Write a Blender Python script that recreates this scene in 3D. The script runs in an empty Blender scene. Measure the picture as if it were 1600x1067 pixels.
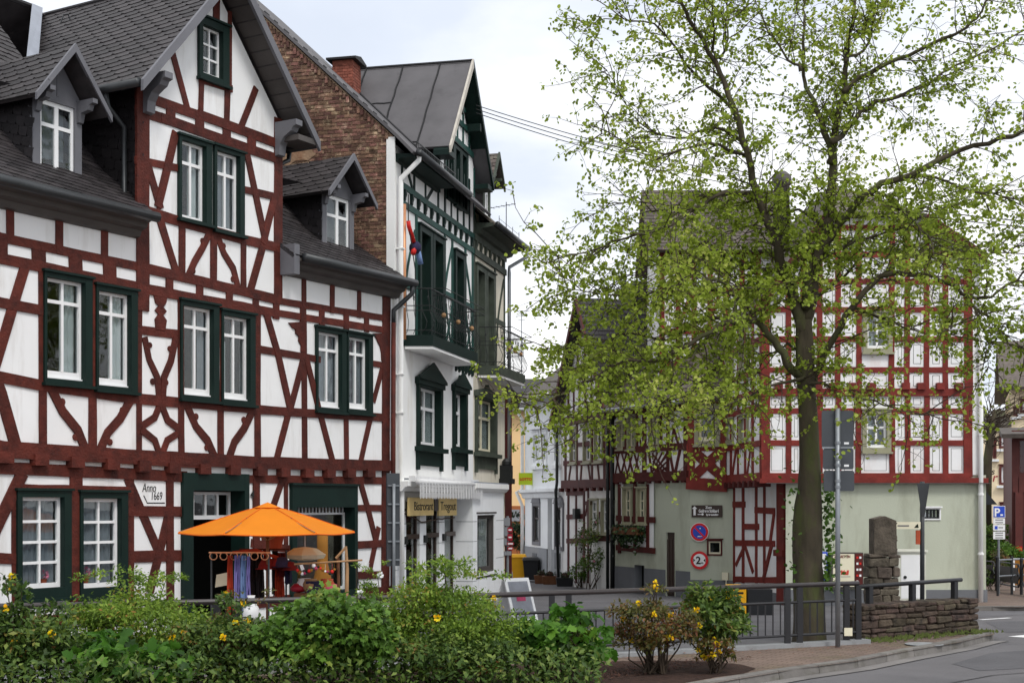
import bpy, bmesh, math, random
import numpy as np
from mathutils import Vector, Matrix
random.seed(7); RNG = np.random.default_rng(7)
SC = bpy.context.scene
COL = SC.collection
rad = math.radians

# ------------------------------------------------------------------ camera
FPX = 2200.0          # focal length in photo pixels (1600 wide)
HCAM = 2.18           # eye height above the pavement
HOR = 787.0           # horizon row in the photo
cam = bpy.data.cameras.new('camera'); cam_o = bpy.data.objects.new('camera', cam); COL.objects.link(cam_o)
cam.sensor_width = 36.0; cam.lens = FPX / 1600.0 * 36.0
cam.shift_y = (HOR - 533.5) / 1600.0
cam.clip_start = 0.1; cam.clip_end = 6000
cam_o.location = (0, 0, HCAM); cam_o.rotation_euler = (rad(90), 0, 0)
SC.camera = cam_o
SC.render.resolution_x = 1024; SC.render.resolution_y = 682

# ------------------------------------------------------------------ light
SUN_AZ, SUN_EL = rad(150), rad(52)       # azimuth clockwise from +Y
w = bpy.data.worlds.new('World'); SC.world = w; w.use_nodes = True
nt = w.node_tree; nt.nodes.clear(); N = nt.nodes.new; LK = nt.links.new
out = N('ShaderNodeOutputWorld'); bg = N('ShaderNodeBackground'); bg.inputs['Strength'].default_value = 0.1
sky = N('ShaderNodeTexSky'); sky.sky_type = 'NISHITA'; sky.sun_disc = False
sky.sun_elevation = SUN_EL; sky.sun_rotation = SUN_AZ
tc = N('ShaderNodeTexCoord'); sep = N('ShaderNodeSeparateXYZ'); LK(tc.outputs['Generated'], sep.inputs[0])
zz = N('ShaderNodeMath'); zz.operation = 'MAXIMUM'; zz.inputs[1].default_value = 0.0; LK(sep.outputs['Z'], zz.inputs[0])
za = N('ShaderNodeMath'); za.operation = 'ADD'; za.inputs[1].default_value = 0.25; LK(zz.outputs[0], za.inputs[0])
dx = N('ShaderNodeMath'); dx.operation = 'DIVIDE'; LK(sep.outputs['X'], dx.inputs[0]); LK(za.outputs[0], dx.inputs[1])
dy = N('ShaderNodeMath'); dy.operation = 'DIVIDE'; LK(sep.outputs['Y'], dy.inputs[0]); LK(za.outputs[0], dy.inputs[1])
cmb = N('ShaderNodeCombineXYZ'); LK(dx.outputs[0], cmb.inputs[0]); LK(dy.outputs[0], cmb.inputs[1]); cmb.inputs[2].default_value = 3.1
cn = N('ShaderNodeTexNoise'); cn.inputs['Scale'].default_value = 1.5; cn.inputs['Detail'].default_value = 7; cn.inputs['Roughness'].default_value = 0.5
LK(cmb.outputs[0], cn.inputs['Vector'])
cr = N('ShaderNodeValToRGB'); LK(cn.outputs['Fac'], cr.inputs[0])
e = cr.color_ramp.elements
e[0].position = 0.36; e[0].color = (7.9, 8.5, 9.6, 1)
e[1].position = 0.60; e[1].color = (12.0, 12.0, 12.0, 1)
cl = cr.color_ramp.elements.new(0.47); cl.color = (9.6, 9.9, 10.5, 1)
cov = N('ShaderNodeMapRange'); cov.inputs['From Min'].default_value = 0.30; cov.inputs['From Max'].default_value = 0.44
cov.inputs['To Min'].default_value = 0.85; cov.inputs['To Max'].default_value = 1.0
LK(cn.outputs['Fac'], cov.inputs['Value'])
mx = N('ShaderNodeMix'); mx.data_type = 'RGBA'
LK(cov.outputs[0], mx.inputs['Factor']); LK(sky.outputs[0], mx.inputs[6]); LK(cr.outputs[0], mx.inputs[7])
LK(mx.outputs[2], bg.inputs['Color']); LK(bg.outputs[0], out.inputs[0])

sl = bpy.data.lights.new('sun', 'SUN'); sl.energy = 1.5; sl.angle = rad(14); sl.color = (1.0, 0.97, 0.92)
so = bpy.data.objects.new('sun', sl); COL.objects.link(so)
sd = Vector((math.sin(SUN_AZ) * math.cos(SUN_EL), math.cos(SUN_AZ) * math.cos(SUN_EL), math.sin(SUN_EL)))
so.rotation_euler = (-sd).to_track_quat('-Z', 'Y').to_euler(); so.location = sd * 60
vs = SC.view_settings
SC.display_settings.display_device = 'sRGB'; vs.view_transform = 'Standard'; vs.look = 'None'; vs.exposure = 0.15; vs.gamma = 1.0; vs.use_curve_mapping = False
SC.render.engine = 'CYCLES'
try:
    SC.cycles.use_denoising = True; SC.cycles.denoiser = 'OPENIMAGEDENOISE'
except Exception: pass
SC.cycles.max_bounces = 6; SC.cycles.diffuse_bounces = 3; SC.cycles.glossy_bounces = 3; SC.cycles.transparent_max_bounces = 10
SC.cycles.transmission_bounces = 4; SC.cycles.caustics_reflective = False; SC.cycles.caustics_refractive = False

# ------------------------------------------------------------------ helpers
def gz(Y):
    return -0.018 * min(max(Y - 21.0, 0.0), 45.0)

def S(r, g, b, k=0.72):
    def c(v):
        v /= 255.0
        v = v / 12.92 if v <= 0.04045 else ((v + 0.055) / 1.055) ** 2.4
        return min(v / k, 0.9)
    return (c(r), c(g), c(b))

MATS = {}
def mk(name, col, rough=0.75, var=0.12, scale=2.5, bump=0.0, bscale=40, rndv=0.0, rndh=0.0, dirt=None, metal=0.0, spec=0.35,
       stretch=(1, 1, 1), detail=5, coat=0.0, transl=0.0):
    m = bpy.data.materials.new(name); m.use_nodes = True; MATS[name] = m
    t = m.node_tree; n = t.nodes; l = t.links.new
    p = n['Principled BSDF']
    p.inputs['Roughness'].default_value = rough; p.inputs['Metallic'].default_value = metal
    p.inputs['Specular IOR Level'].default_value = spec
    if coat: p.inputs['Coat Weight'].default_value = coat
    tcn = n.new('ShaderNodeTexCoord'); mp = n.new('ShaderNodeMapping'); mp.inputs['Scale'].default_value = stretch
    l(tcn.outputs['Object'], mp.inputs['Vector'])
    no = n.new('ShaderNodeTexNoise'); no.inputs['Scale'].default_value = scale; no.inputs['Detail'].default_value = detail
    l(mp.outputs[0], no.inputs['Vector'])
    mr = n.new('ShaderNodeMapRange'); mr.inputs['From Min'].default_value = 0.3; mr.inputs['From Max'].default_value = 0.7
    l(no.outputs['Fac'], mr.inputs['Value'])
    a = n.new('ShaderNodeMix'); a.data_type = 'RGBA'
    a.inputs[6].default_value = (*[c * (1 - var) for c in col], 1); a.inputs[7].default_value = (*[min(c * (1 + var), 0.95) for c in col], 1)
    l(mr.outputs[0], a.inputs['Factor'])
    cur = a.outputs[2]
    if dirt:                       # (colour, threshold, softness, scale, strength, stretch)
        dc, th, so_, ds, st, dstr = dirt
        mp2 = n.new('ShaderNodeMapping'); mp2.inputs['Scale'].default_value = dstr; mp2.inputs['Location'].default_value = (3.3, 1.7, 9.1)
        l(tcn.outputs['Object'], mp2.inputs['Vector'])
        n2 = n.new('ShaderNodeTexNoise'); n2.inputs['Scale'].default_value = ds; n2.inputs['Detail'].default_value = 8; n2.inputs['Roughness'].default_value = 0.65
        l(mp2.outputs[0], n2.inputs['Vector'])
        r2 = n.new('ShaderNodeMapRange'); r2.inputs['From Min'].default_value = th; r2.inputs['From Max'].default_value = th + so_
        r2.inputs['To Max'].default_value = st
        l(n2.outputs['Fac'], r2.inputs['Value'])
        b = n.new('ShaderNodeMix'); b.data_type = 'RGBA'; l(r2.outputs[0], b.inputs['Factor']); l(cur, b.inputs[6]); b.inputs[7].default_value = (*dc, 1)
        cur = b.outputs[2]
    if rndv or rndh:
        at = n.new('ShaderNodeAttribute'); at.attribute_name = 'rnd'
        oi = n.new('ShaderNodeObjectInfo')
        ad = n.new('ShaderNodeMath'); ad.operation = 'ADD'; l(at.outputs['Fac'], ad.inputs[0]); l(oi.outputs['Random'], ad.inputs[1])
        fr = n.new('ShaderNodeMath'); fr.operation = 'FRACT'; l(ad.outputs[0], fr.inputs[0])
        hs = n.new('ShaderNodeHueSaturation')
        v = n.new('ShaderNodeMapRange'); v.inputs['To Min'].default_value = 1 - rndv; v.inputs['To Max'].default_value = 1 + rndv; l(fr.outputs[0], v.inputs['Value'])
        l(v.outputs[0], hs.inputs['Value'])
        if rndh:
            m7 = n.new('ShaderNodeMath'); m7.operation = 'MULTIPLY'; m7.inputs[1].default_value = 7.13; l(fr.outputs[0], m7.inputs[0])
            f7 = n.new('ShaderNodeMath'); f7.operation = 'FRACT'; l(m7.outputs[0], f7.inputs[0])
            h = n.new('ShaderNodeMapRange'); h.inputs['To Min'].default_value = 0.5 - rndh; h.inputs['To Max'].default_value = 0.5 + rndh; l(f7.outputs[0], h.inputs['Value'])
            l(h.outputs[0], hs.inputs['Hue'])
        l(cur, hs.inputs['Color']); cur = hs.outputs[0]
    l(cur, p.inputs['Base Color'])
    if bump:
        n3 = n.new('ShaderNodeTexNoise'); n3.inputs['Scale'].default_value = bscale; n3.inputs['Detail'].default_value = 4
        l(mp.outputs[0], n3.inputs['Vector'])
        bp = n.new('ShaderNodeBump'); bp.inputs['Strength'].default_value = bump; bp.inputs['Distance'].default_value = 0.02
        l(n3.outputs['Fac'], bp.inputs['Height']); l(bp.outputs[0], p.inputs['Normal'])
    if transl:
        tr = n.new('ShaderNodeBsdfTranslucent'); l(cur, tr.inputs['Color'])
        ms = n.new('ShaderNodeMixShader'); ms.inputs[0].default_value = transl
        l(p.outputs[0], ms.inputs[1]); l(tr.outputs[0], ms.inputs[2]); l(ms.outputs[0], n['Material Output'].inputs[0])
    return m

def glass(name, tint=(0.84, 0.88, 0.88), rough=0.03):
    m = bpy.data.materials.new(name); m.use_nodes = True; MATS[name] = m
    t = m.node_tree; n = t.nodes; l = t.links.new
    n.remove(n['Principled BSDF'])
    lw = n.new('ShaderNodeLayerWeight'); lw.inputs['Blend'].default_value = 0.5
    pw_ = n.new('ShaderNodeMath'); pw_.operation = 'POWER'; pw_.inputs[1].default_value = 4.0; l(lw.outputs['Facing'], pw_.inputs[0])
    fr = n.new('ShaderNodeMapRange'); fr.inputs['To Min'].default_value = 0.05; fr.inputs['To Max'].default_value = 0.9; l(pw_.outputs[0], fr.inputs['Value'])
    tcn = n.new('ShaderNodeTexCoord'); no = n.new('ShaderNodeTexNoise'); no.inputs['Scale'].default_value = 2.2; l(tcn.outputs['Object'], no.inputs['Vector'])
    bp = n.new('ShaderNodeBump'); bp.inputs['Strength'].default_value = 0.12; bp.inputs['Distance'].default_value = 0.05; l(no.outputs['Fac'], bp.inputs['Height'])
    gl = n.new('ShaderNodeBsdfGlossy'); gl.inputs['Roughness'].default_value = rough; l(bp.outputs[0], gl.inputs['Normal'])
    tr = n.new('ShaderNodeBsdfTransparent'); tr.inputs['Color'].default_value = (*tint, 1)
    ms = n.new('ShaderNodeMixShader'); l(fr.outputs[0], ms.inputs[0]); l(tr.outputs[0], ms.inputs[1]); l(gl.outputs[0], ms.inputs[2])
    l(ms.outputs[0], n['Material Output'].inputs[0])
    return m

def leafmat(name, cols, transl=0.35, rough=0.5, spec=0.3):
    """cols: list of (position, rgb) over the per-leaf random value"""
    m = bpy.data.materials.new(name); m.use_nodes = True; MATS[name] = m
    t = m.node_tree; n = t.nodes; l = t.links.new; p = n['Principled BSDF']
    p.inputs['Roughness'].default_value = rough; p.inputs['Specular IOR Level'].default_value = spec
    at = n.new('ShaderNodeAttribute'); at.attribute_name = 'rnd'
    r = n.new('ShaderNodeValToRGB'); el = r.color_ramp.elements
    el[0].position = cols[0][0]; el[0].color = (*cols[0][1], 1); el[1].position = cols[-1][0]; el[1].color = (*cols[-1][1], 1)
    for ps, c in cols[1:-1]:
        q = el.new(ps); q.color = (*c, 1)
    l(at.outputs['Fac'], r.inputs[0]); l(r.outputs[0], p.inputs['Base Color'])
    tr = n.new('ShaderNodeBsdfTranslucent'); l(r.outputs[0], tr.inputs['Color'])
    ms = n.new('ShaderNodeMixShader'); ms.inputs[0].default_value = transl
    l(p.outputs[0], ms.inputs[1]); l(tr.outputs[0], ms.inputs[2]); l(ms.outputs[0], n['Material Output'].inputs[0])
    return m

class MB:
    """collects faces; obj() links them as one mesh object"""
    def __init__(s): s.v = []; s.f = []; s.r = []
    def add(s, vs, fs, r=None):
        o = len(s.v); s.v += [tuple(v) for v in vs]
        r = random.random() if r is None else r
        for f in fs: s.f.append([o + i for i in f]); s.r.append(r)
        return s
    def box(s, x0, x1, y0, y1, z0, z1, r=None):
        if x0 > x1: x0, x1 = x1, x0
        if y0 > y1: y0, y1 = y1, y0
        if z0 > z1: z0, z1 = z1, z0
        return s.add([(x0, y0, z0), (x1, y0, z0), (x1, y1, z0), (x0, y1, z0), (x0, y0, z1), (x1, y0, z1), (x1, y1, z1), (x0, y1, z1)],
              [(0, 3, 2, 1), (4, 5, 6, 7), (0, 1, 5, 4), (1, 2, 6, 5), (2, 3, 7, 6), (3, 0, 4, 7)], r)
    def prism(s, pts, y0, y1, r=None):
        """polygon in (x,z) extruded along y (y0 = front)"""
        a = sum(pts[i][0] * pts[(i + 1) % len(pts)][1] - pts[(i + 1) % len(pts)][0] * pts[i][1] for i in range(len(pts)))
        if a < 0: pts = pts[::-1]
        n = len(pts)
        vs = [(p[0], y0, p[1]) for p in pts] + [(p[0], y1, p[1]) for p in pts]
        fs = [tuple(range(n)), tuple(range(2 * n - 1, n - 1, -1))] + [(i, i + n, (i + 1) % n + n, (i + 1) % n) for i in range(n)]
        return s.add(vs, fs, r)
    def vprism(s, pts, z0, z1, r=None):
        """polygon in (x,y) extruded along z"""
        a = sum(pts[i][0] * pts[(i + 1) % len(pts)][1] - pts[(i + 1) % len(pts)][0] * pts[i][1] for i in range(len(pts)))
        if a < 0: pts = pts[::-1]
        n = len(pts)
        vs = [(p[0], p[1], z0) for p in pts] + [(p[0], p[1], z1) for p in pts]
        fs = [tuple(range(n - 1, -1, -1)), tuple(range(n, 2 * n))] + [(i, (i + 1) % n, (i + 1) % n + n, i + n) for i in range(n)]
        return s.add(vs, fs, r)
    def strip(s, pts, w, y0, y1, jit=0.0, r=None):
        """ribbon of width w (number or list) along a polyline in (x,z), extruded along y"""
        q = []
        for i in range(len(pts) - 1):
            a, b = pts[i], pts[i + 1]
            k = max(1, int(math.hypot(b[0] - a[0], b[1] - a[1]) / 0.45)) if jit else 1
            for j in range(k): q.append((a[0] + (b[0] - a[0]) * j / k, a[1] + (b[1] - a[1]) * j / k))
        q.append(pts[-1]); n = len(q)
        L, R = [], []
        for i, p in enumerate(q):
            a = q[max(i - 1, 0)]; b = q[min(i + 1, n - 1)]
            d = (b[0] - a[0], b[1] - a[1]); ll = math.hypot(*d) or 1
            nx, nz = -d[1] / ll, d[0] / ll
            ww = w if not isinstance(w, (list, tuple)) else w[min(len(w) - 1, int(round(i / max(n - 1, 1) * (len(w) - 1))))]
            j1, j2 = (random.uniform(-jit, jit), random.uniform(-jit, jit)) if jit else (0, 0)
            L.append((p[0] + nx * (ww / 2 + j1), p[1] + nz * (ww / 2 + j1))); R.append((p[0] - nx * (ww / 2 + j2), p[1] - nz * (ww / 2 + j2)))
        vs = [(a, y0, b) for a, b in L] + [(a, y0, b) for a, b in R] + [(a, y1, b) for a, b in L] + [(a, y1, b) for a, b in R]
        fs = []
        for i in range(n - 1):
            fs += [(i, n + i, n + i + 1, i + 1), (2 * n + i, 2 * n + i + 1, 3 * n + i + 1, 3 * n + i),
                   (i, i + 1, 2 * n + i + 1, 2 * n + i), (n + i, 3 * n + i, 3 * n + i + 1, n + i + 1)]
        fs += [(0, 2 * n, 3 * n, n), (n - 1, 2 * n - 1, 4 * n - 1, 3 * n - 1)]
        return s.add(vs, fs, r)
    def tube(s, pts, r, n=8, cap=True, rr=None):
        pts = [Vector(p) for p in pts]; k = len(pts)
        rs = r if isinstance(r, (list, tuple)) else [r] * k
        vs = []; up = None
        for i, p in enumerate(pts):
            d = (pts[min(i + 1, k - 1)] - pts[max(i - 1, 0)])
            d = d.normalized() if d.length > 1e-9 else Vector((0, 0, 1))
            if up is None: up = Vector((0, 0, 1)) if abs(d.z) < 0.9 else Vector((1, 0, 0))
            a = d.cross(up)
            if a.length < 1e-6: a = d.cross(Vector((0, 1, 0)))
            a.normalize(); b = a.cross(d).normalized(); up = b
            for j in range(n):
                t = 2 * math.pi * j / n
                vs.append(p + a * (math.cos(t) * rs[i]) + b * (math.sin(t) * rs[i]))
        fs = []
        for i in range(k - 1):
            for j in range(n):
                fs.append((i * n + j, i * n + (j + 1) % n, (i + 1) * n + (j + 1) % n, (i + 1) * n + j))
        if cap: fs += [tuple(range(n - 1, -1, -1)), tuple((k - 1) * n + j for j in range(n))]
        return s.add(vs, fs, rr)
    def lathe(s, prof, n=16, c=(0, 0, 0)):
        vs = []; k = len(prof)
        for r_, z in prof:
            for j in range(n):
                t = 2 * math.pi * j / n; vs.append((c[0] + r_ * math.cos(t), c[1] + r_ * math.sin(t), c[2] + z))
        fs = [(i * n + j, i * n + (j + 1) % n, (i + 1) * n + (j + 1) % n, (i + 1) * n + j) for i in range(k - 1) for j in range(n)]
        fs += [tuple(range(n - 1, -1, -1)), tuple((k - 1) * n + j for j in range(n))]
        return s.add(vs, fs)
    def sphere(s, c, r, n=8, sz=1.0, rr=None):
        k = max(4, n // 2 + 1); prof = [(max(r * math.sin(math.pi * i / k), 1e-4), -r * sz * math.cos(math.pi * i / k)) for i in range(k + 1)]
        return s.lathe(prof, n, c)
    def obj(s, name, mat, parent=None, smooth=False, kind=None, label=None):
        me = bpy.data.meshes.new(name); me.from_pydata(s.v, [], s.f)
        if isinstance(mat, str): mat = MATS[mat]
        me.materials.append(mat)
        at = me.attributes.new('rnd', 'FLOAT', 'FACE'); at.data.foreach_set('value', np.array(s.r, dtype=np.float32))
        if smooth: me.polygons.foreach_set('use_smooth', [True] * len(me.polygons))
        me.update()
        return link(name, me, parent, kind, label)

def link(name, me, parent=None, kind=None, label=None):
    o = bpy.data.objects.new(name, me); COL.objects.link(o)
    if parent is not None: o.parent = parent
    if kind: o['kind'] = kind
    if label: o['label'] = label
    return o

def tag(o, label, cat, group=None):
    o['label'] = label; o['category'] = cat
    if group: o['group'] = group
    return o

def thing(name, label, cat, loc=(0, 0, 0), rz=0.0, group=None):
    o = bpy.data.objects.new(name, None); COL.objects.link(o); o.empty_display_size = 0.3
    o.location = loc; o.rotation_euler = (0, 0, rz)
    return tag(o, label, cat, group)

def text(s, size, mat, parent, loc, name='lettering', rot=(math.pi / 2, 0, 0), align='LEFT', ext=0.004, shear=0.0, sx=1.0, bold=0.0):
    cu = bpy.data.curves.new(name, 'FONT'); cu.body = s; cu.size = size; cu.extrude = ext; cu.align_x = align; cu.shear = shear; cu.offset = bold
    t = bpy.data.objects.new(name + '_tmp', cu); COL.objects.link(t)
    dg = bpy.context.evaluated_depsgraph_get(); me = bpy.data.meshes.new_from_object(t.evaluated_get(dg))
    bpy.data.objects.remove(t)
    me.name = name; me.materials.clear(); me.materials.append(MATS[mat])
    o = link(name, me, parent); o.location = loc; o.rotation_euler = rot; o.scale = (sx, 1, 1)
    return o

def ray(px, py):
    return (px - 800.0) / FPX, (HOR - py) / FPX
def at(px, py, D):
    t, k = ray(px, py); return Vector((D * t, D, HCAM + D * k))
def gpt(px, py, z=None):
    """point of the ground seen at a photo pixel"""
    t, k = ray(px, py); D = 20.0
    for _ in range(30): D = ((gz(D) if z is None else z) - HCAM) / k
    return Vector((D * t, D, gz(D) if z is None else z))

def clip_poly(poly, clip):
    """Sutherland-Hodgman: poly clipped by a convex counter-clockwise polygon"""
    outp = list(poly)
    for i in range(len(clip)):
        a, b = clip[i], clip[(i + 1) % len(clip)]
        inp, outp = outp, []
        if not inp: break
        side = lambda p: (b[0] - a[0]) * (p[1] - a[1]) - (b[1] - a[1]) * (p[0] - a[0])
        for j in range(len(inp)):
            p, q = inp[j], inp[(j + 1) % len(inp)]
            sp, sq = side(p), side(q)
            if sp >= 0: outp.append(p)
            if (sp >= 0) != (sq >= 0):
                t = sp / (sp - sq); outp.append((p[0] + (q[0] - p[0]) * t, p[1] + (q[1] - p[1]) * t))
    return outp
def ccw(p):
    a = sum(p[i][0] * p[(i + 1) % len(p)][1] - p[(i + 1) % len(p)][0] * p[i][1] for i in range(len(p)))
    return p if a > 0 else p[::-1]

_TM = {}
def tile_field(parent, name, mat, org, ua, ub, poly, w, h, gap=0.006, thick=0.012, bond=0.5, budget=0, rot=0.0, tilt=0.0, jit=0.3, cut=0.0, holes=(), rough=0.0, stuffname=None):
    """tiles / bricks laid on a plane: org + a*ua + b*ub, inside the convex polygon poly (a,b).
    Whole tiles nearest the middle become single objects up to budget, the rest one joined part."""
    ua = Vector(ua).normalized(); ub = Vector(ub).normalized(); nn = ua.cross(ub).normalized(); org = Vector(org)
    poly = ccw(poly)
    c, s_ = math.cos(rot), math.sin(rot)
    inv = [(c * a + s_ * b, -s_ * a + c * b) for a, b in poly]
    a0 = min(p[0] for p in inv) - w; a1 = max(p[0] for p in inv) + w; b0 = min(p[1] for p in inv) - h; b1 = max(p[1] for p in inv) + h
    whole, part = [], []
    r = 0; b = b0
    while b < b1:
        a = a0 + (bond * w if r % 2 else 0) + random.uniform(0, 0.06 * w)
        while a < a1:
            ja = random.uniform(-1, 1) * jit * gap
            q = [(a + gap / 2 + ja, b + gap / 2), (a + w - gap / 2 + ja, b + gap / 2), (a + w - gap / 2 + ja, b + h - gap / 2), (a + gap / 2 + ja, b + h - gap / 2)]
            if cut: q = [q[0][:1] + (q[0][1] + cut * h,), (q[0][0] + cut * w, q[0][1])] + q[1:]
            q = [(c * x - s_ * y, s_ * x + c * y) for x, y in q]
            cx = sum(p[0] for p in q) / len(q); cy = sum(p[1] for p in q) / len(q)
            if not any(h0[0] < cx < h0[1] and h0[2] < cy < h0[3] for h0 in holes):
                k = clip_poly(q, poly)
                if len(k) >= 3:
                    ar = abs(sum(k[i][0] * k[(i + 1) % len(k)][1] - k[(i + 1) % len(k)][0] * k[i][1] for i in range(len(k)))) / 2
                    if ar > 0.98 * w * h * 0.8: whole.append((cx, cy, q))
                    elif ar > 0.02 * w * h: part.append(k)
            a += w
        b += h; r += 1
    random.shuffle(whole)
    if len(whole) > budget:
        mxp = sum(p[0] for p in poly) / len(poly); myp = sum(p[1] for p in poly) / len(poly)
        whole.sort(key=lambda t: math.hypot(t[0] - mxp, t[1] - myp))
    key = (name, round(w, 3), round(h, 3), round(cut, 2), round(thick, 3), round(rot, 3), round(tilt, 3), mat)
    if key not in _TM: _TM[key] = []
    def geom(k, cx, cy):
        n = len(k); t0, th = -0.01, thick
        vs = [(x - cx, y - cy, t0) for x, y in k] + [(x - cx, y - cy, th - tilt * (y - cy) + random.uniform(-rough, rough)) for x, y in k]
        fs = [tuple(range(n, 2 * n))] + [(i, (i + 1) % n, (i + 1) % n + n, i + n) for i in range(n)]
        return vs, fs
    singles = whole[:budget]; rest = whole[budget:]
    for i, (cx, cy, q) in enumerate(singles):
        if len(_TM[key]) < 6:
            vs, fs = geom(q, cx, cy); me = bpy.data.meshes.new(name); me.from_pydata(vs, [], fs); me.materials.append(MATS[mat]); _TM[key].append(me)
        me = _TM[key][i % len(_TM[key])]
        o = link(name, me, parent)
        j = Matrix.Rotation(random.uniform(-0.012, 0.012), 4, 'Z')
        M = Matrix(((ua.x, ub.x, nn.x, 0), (ua.y, ub.y, nn.y, 0), (ua.z, ub.z, nn.z, 0), (0, 0, 0, 1)))
        M.translation = org + ua * cx + ub * cy + nn * random.uniform(0, 0.004)
        o.matrix_local = M @ j
    mb = MB()
    for k in [t[2] for t in rest] + part:
        cx = sum(p[0] for p in k) / len(k); cy = sum(p[1] for p in k) / len(k)
        vs, fs = geom(k, cx, cy)
        mb.add([org + ua * (cx + v[0]) + ub * (cy + v[1]) + nn * (v[2] + random.uniform(0, 0.003)) for v in vs], fs)
    if mb.f: mb.obj(stuffname or (name + '_field'), mat, parent, kind='stuff')
    return len(singles)

class Bld:
    """a building whose front lies on a vertical plane; local x along the front, y into the house, z up"""
    def __init__(s, name, label, cat, O, u, zb=None, group=None, base=None):
        l = math.hypot(*u); s.u = (u[0] / l, u[1] / l); s.O = O; s.n = (s.u[1], -s.u[0])
        s.zb = gz(O[1]) if zb is None else zb
        s.M = None
        if base is None: s.root = thing(name, label, cat, (O[0], O[1], s.zb), math.atan2(s.u[1], s.u[0]), group)
        else:            # a second front of the same building, its pieces hang under the same root
            s.root = base.root; W = lambda o_, u_, z_: Matrix.Translation((o_[0], o_[1], z_)) @ Matrix.Rotation(math.atan2(u_[1], u_[0]), 4, 'Z')
            s.M = W(base.O, base.u, base.zb).inverted() @ W(O, s.u, s.zb)
        s.holes = []; s.k = 0; s.beam_mat = 'timber'; s.wall_mat = 'plaster'
    def fix(s, o):
        if s.M is not None and o.parent == s.root: o.matrix_local = s.M @ o.matrix_local
        return o
    def L(s, px, py, n=0.0):
        t, k = ray(px, py)
        c = (s.O[0] + n * s.n[0]) * s.n[0] + (s.O[1] + n * s.n[1]) * s.n[1]
        Y = c / (t * s.n[0] + s.n[1]); X = Y * t
        return ((X - s.O[0]) * s.u[0] + (Y - s.O[1]) * s.u[1], HCAM + Y * k - s.zb)
    def nxt(s):
        s.k += 1; return 0.020 + ((s.k * 0.381966) % 1.0) * 0.013
    def beam(s, pts, w=0.17, mat=None, name='timber_beam', px=True, jit=0.006, n=None, y0=0.0, knobs=(), back=0.02, parent=None, ext=0.06):
        p = [s.L(*q) for q in pts] if px else pts
        m = MB(); nn = (s.nxt() if n is None else n)
        if px and ext and len(p) > 1:
            for i, j in ((0, 1), (-1, -2)):
                d = (p[i][0] - p[j][0], p[i][1] - p[j][1]); l = math.hypot(*d) or 1; p[i] = (p[i][0] + d[0] / l * ext, p[i][1] + d[1] / l * ext)
        m.strip(p, w, y0 - nn, y0 + back, jit)
        for kx, kz, kr in knobs:
            c = s.L(kx, kz) if px else (kx, kz)
            m.prism([(c[0] + kr * math.cos(t * math.pi / 4), c[1] + kr * math.sin(t * math.pi / 4)) for t in range(8)], y0 - nn + 0.0015, y0 + back)
        return s.fix(m.obj(name, mat or s.beam_mat, parent or s.root))
    def blob(s, poly, n=None, mat=None, name='timber_brace', px=True, y0=0.0):
        p = [s.L(*q) for q in poly] if px else poly
        nn = (s.nxt() if n is None else n)
        m = MB().prism(p, y0 - nn, y0 + 0.02); return s.fix(m.obj(name, mat or s.beam_mat, s.root))
    def wall(s, poly, mat=None, y=0.0, name='wall', thick=0.0):
        """front sheet over a convex polygon (x,z) with the window openings left out, openings get reveals"""
        poly = ccw(poly); m = MB()
        xs = sorted({p[0] for p in poly} | {v for h in s.holes for v in h[:2]}); zs = sorted({p[1] for p in poly} | {v for h in s.holes for v in h[2:]})
        for i in range(len(xs) - 1):
            for j in range(len(zs) - 1):
                cx, cz = (xs[i] + xs[i + 1]) / 2, (zs[j] + zs[j + 1]) / 2
                if any(h[0] < cx < h[1] and h[2] < cz < h[3] for h in s.holes): continue
                k = clip_poly([(xs[i], zs[j]), (xs[i + 1], zs[j]), (xs[i + 1], zs[j + 1]), (xs[i], zs[j + 1])], poly)
                if len(k) >= 3: m.add([(a, y, b) for a, b in k], [tuple(range(len(k)))], 0.5)
        for h in s.holes:
            cx, cz = (h[0] + h[1]) / 2, (h[2] + h[3]) / 2
            if len(clip_poly([(cx - .01, cz - .01), (cx + .01, cz - .01), (cx + .01, cz + .01), (cx - .01, cz + .01)], poly)) >= 3:
                x0, x1, z0, z1 = h; d = 0.25
                m.add([(x0, y, z0), (x1, y, z0), (x1, y, z1), (x0, y, z1), (x0, y + d, z0), (x1, y + d, z0), (x1, y + d, z1), (x0, y + d, z1)],
                      [(0, 1, 5, 4), (1, 2, 6, 5), (2, 3, 7, 6), (3, 0, 4, 7)], 0.5)
        return s.fix(m.obj(name, mat or s.wall_mat, s.root))
    def window(s, x0, x1, z0, z1, casing='green', cw=0.12, n0=0.06, sash='white_paint', fw=0.05, cols=2, rows=(0.72,), mull=0.045,
               curtain=None, sill=True, glassmat='glass', y0=0.0, depth=0.10, sash_y=0.045, name='window', arch=0.0, bottom=0.0, label=None, split=True):
        """casing (mesh of the window part) > sash, pane, curtain"""
        cl, cr_, ct, cb = cw if isinstance(cw, tuple) else (cw, cw, cw, cw)
        ix0, ix1, iz0, iz1 = x0 + cl, x1 - cr_, z0 + cb, z1 - ct
        s.holes.append((x0 + cl * 0.6, x1 - cr_ * 0.6, z0 + cb * 0.6, z1 - ct * 0.6))
        m = MB(); f, bk = y0 - n0, y0 + depth
        m.box(x0, ix0, f, bk, z0, z1); m.box(ix1, x1, f, bk, z0, z1)
        m.box(ix0, ix1, f + 0.002, bk, iz1, z1); m.box(ix0, ix1, f + 0.002, bk, z0, iz0)
        m.box(x0 - 0.03, x1 + 0.03, f - 0.035, y0 - 0.01, z1 - 0.002, z1 + 0.035)
        if sill: m.box(x0 - 0.03, x1 + 0.03, f - 0.05, y0 - 0.01, z0 - 0.045, z0 + 0.002)
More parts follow.
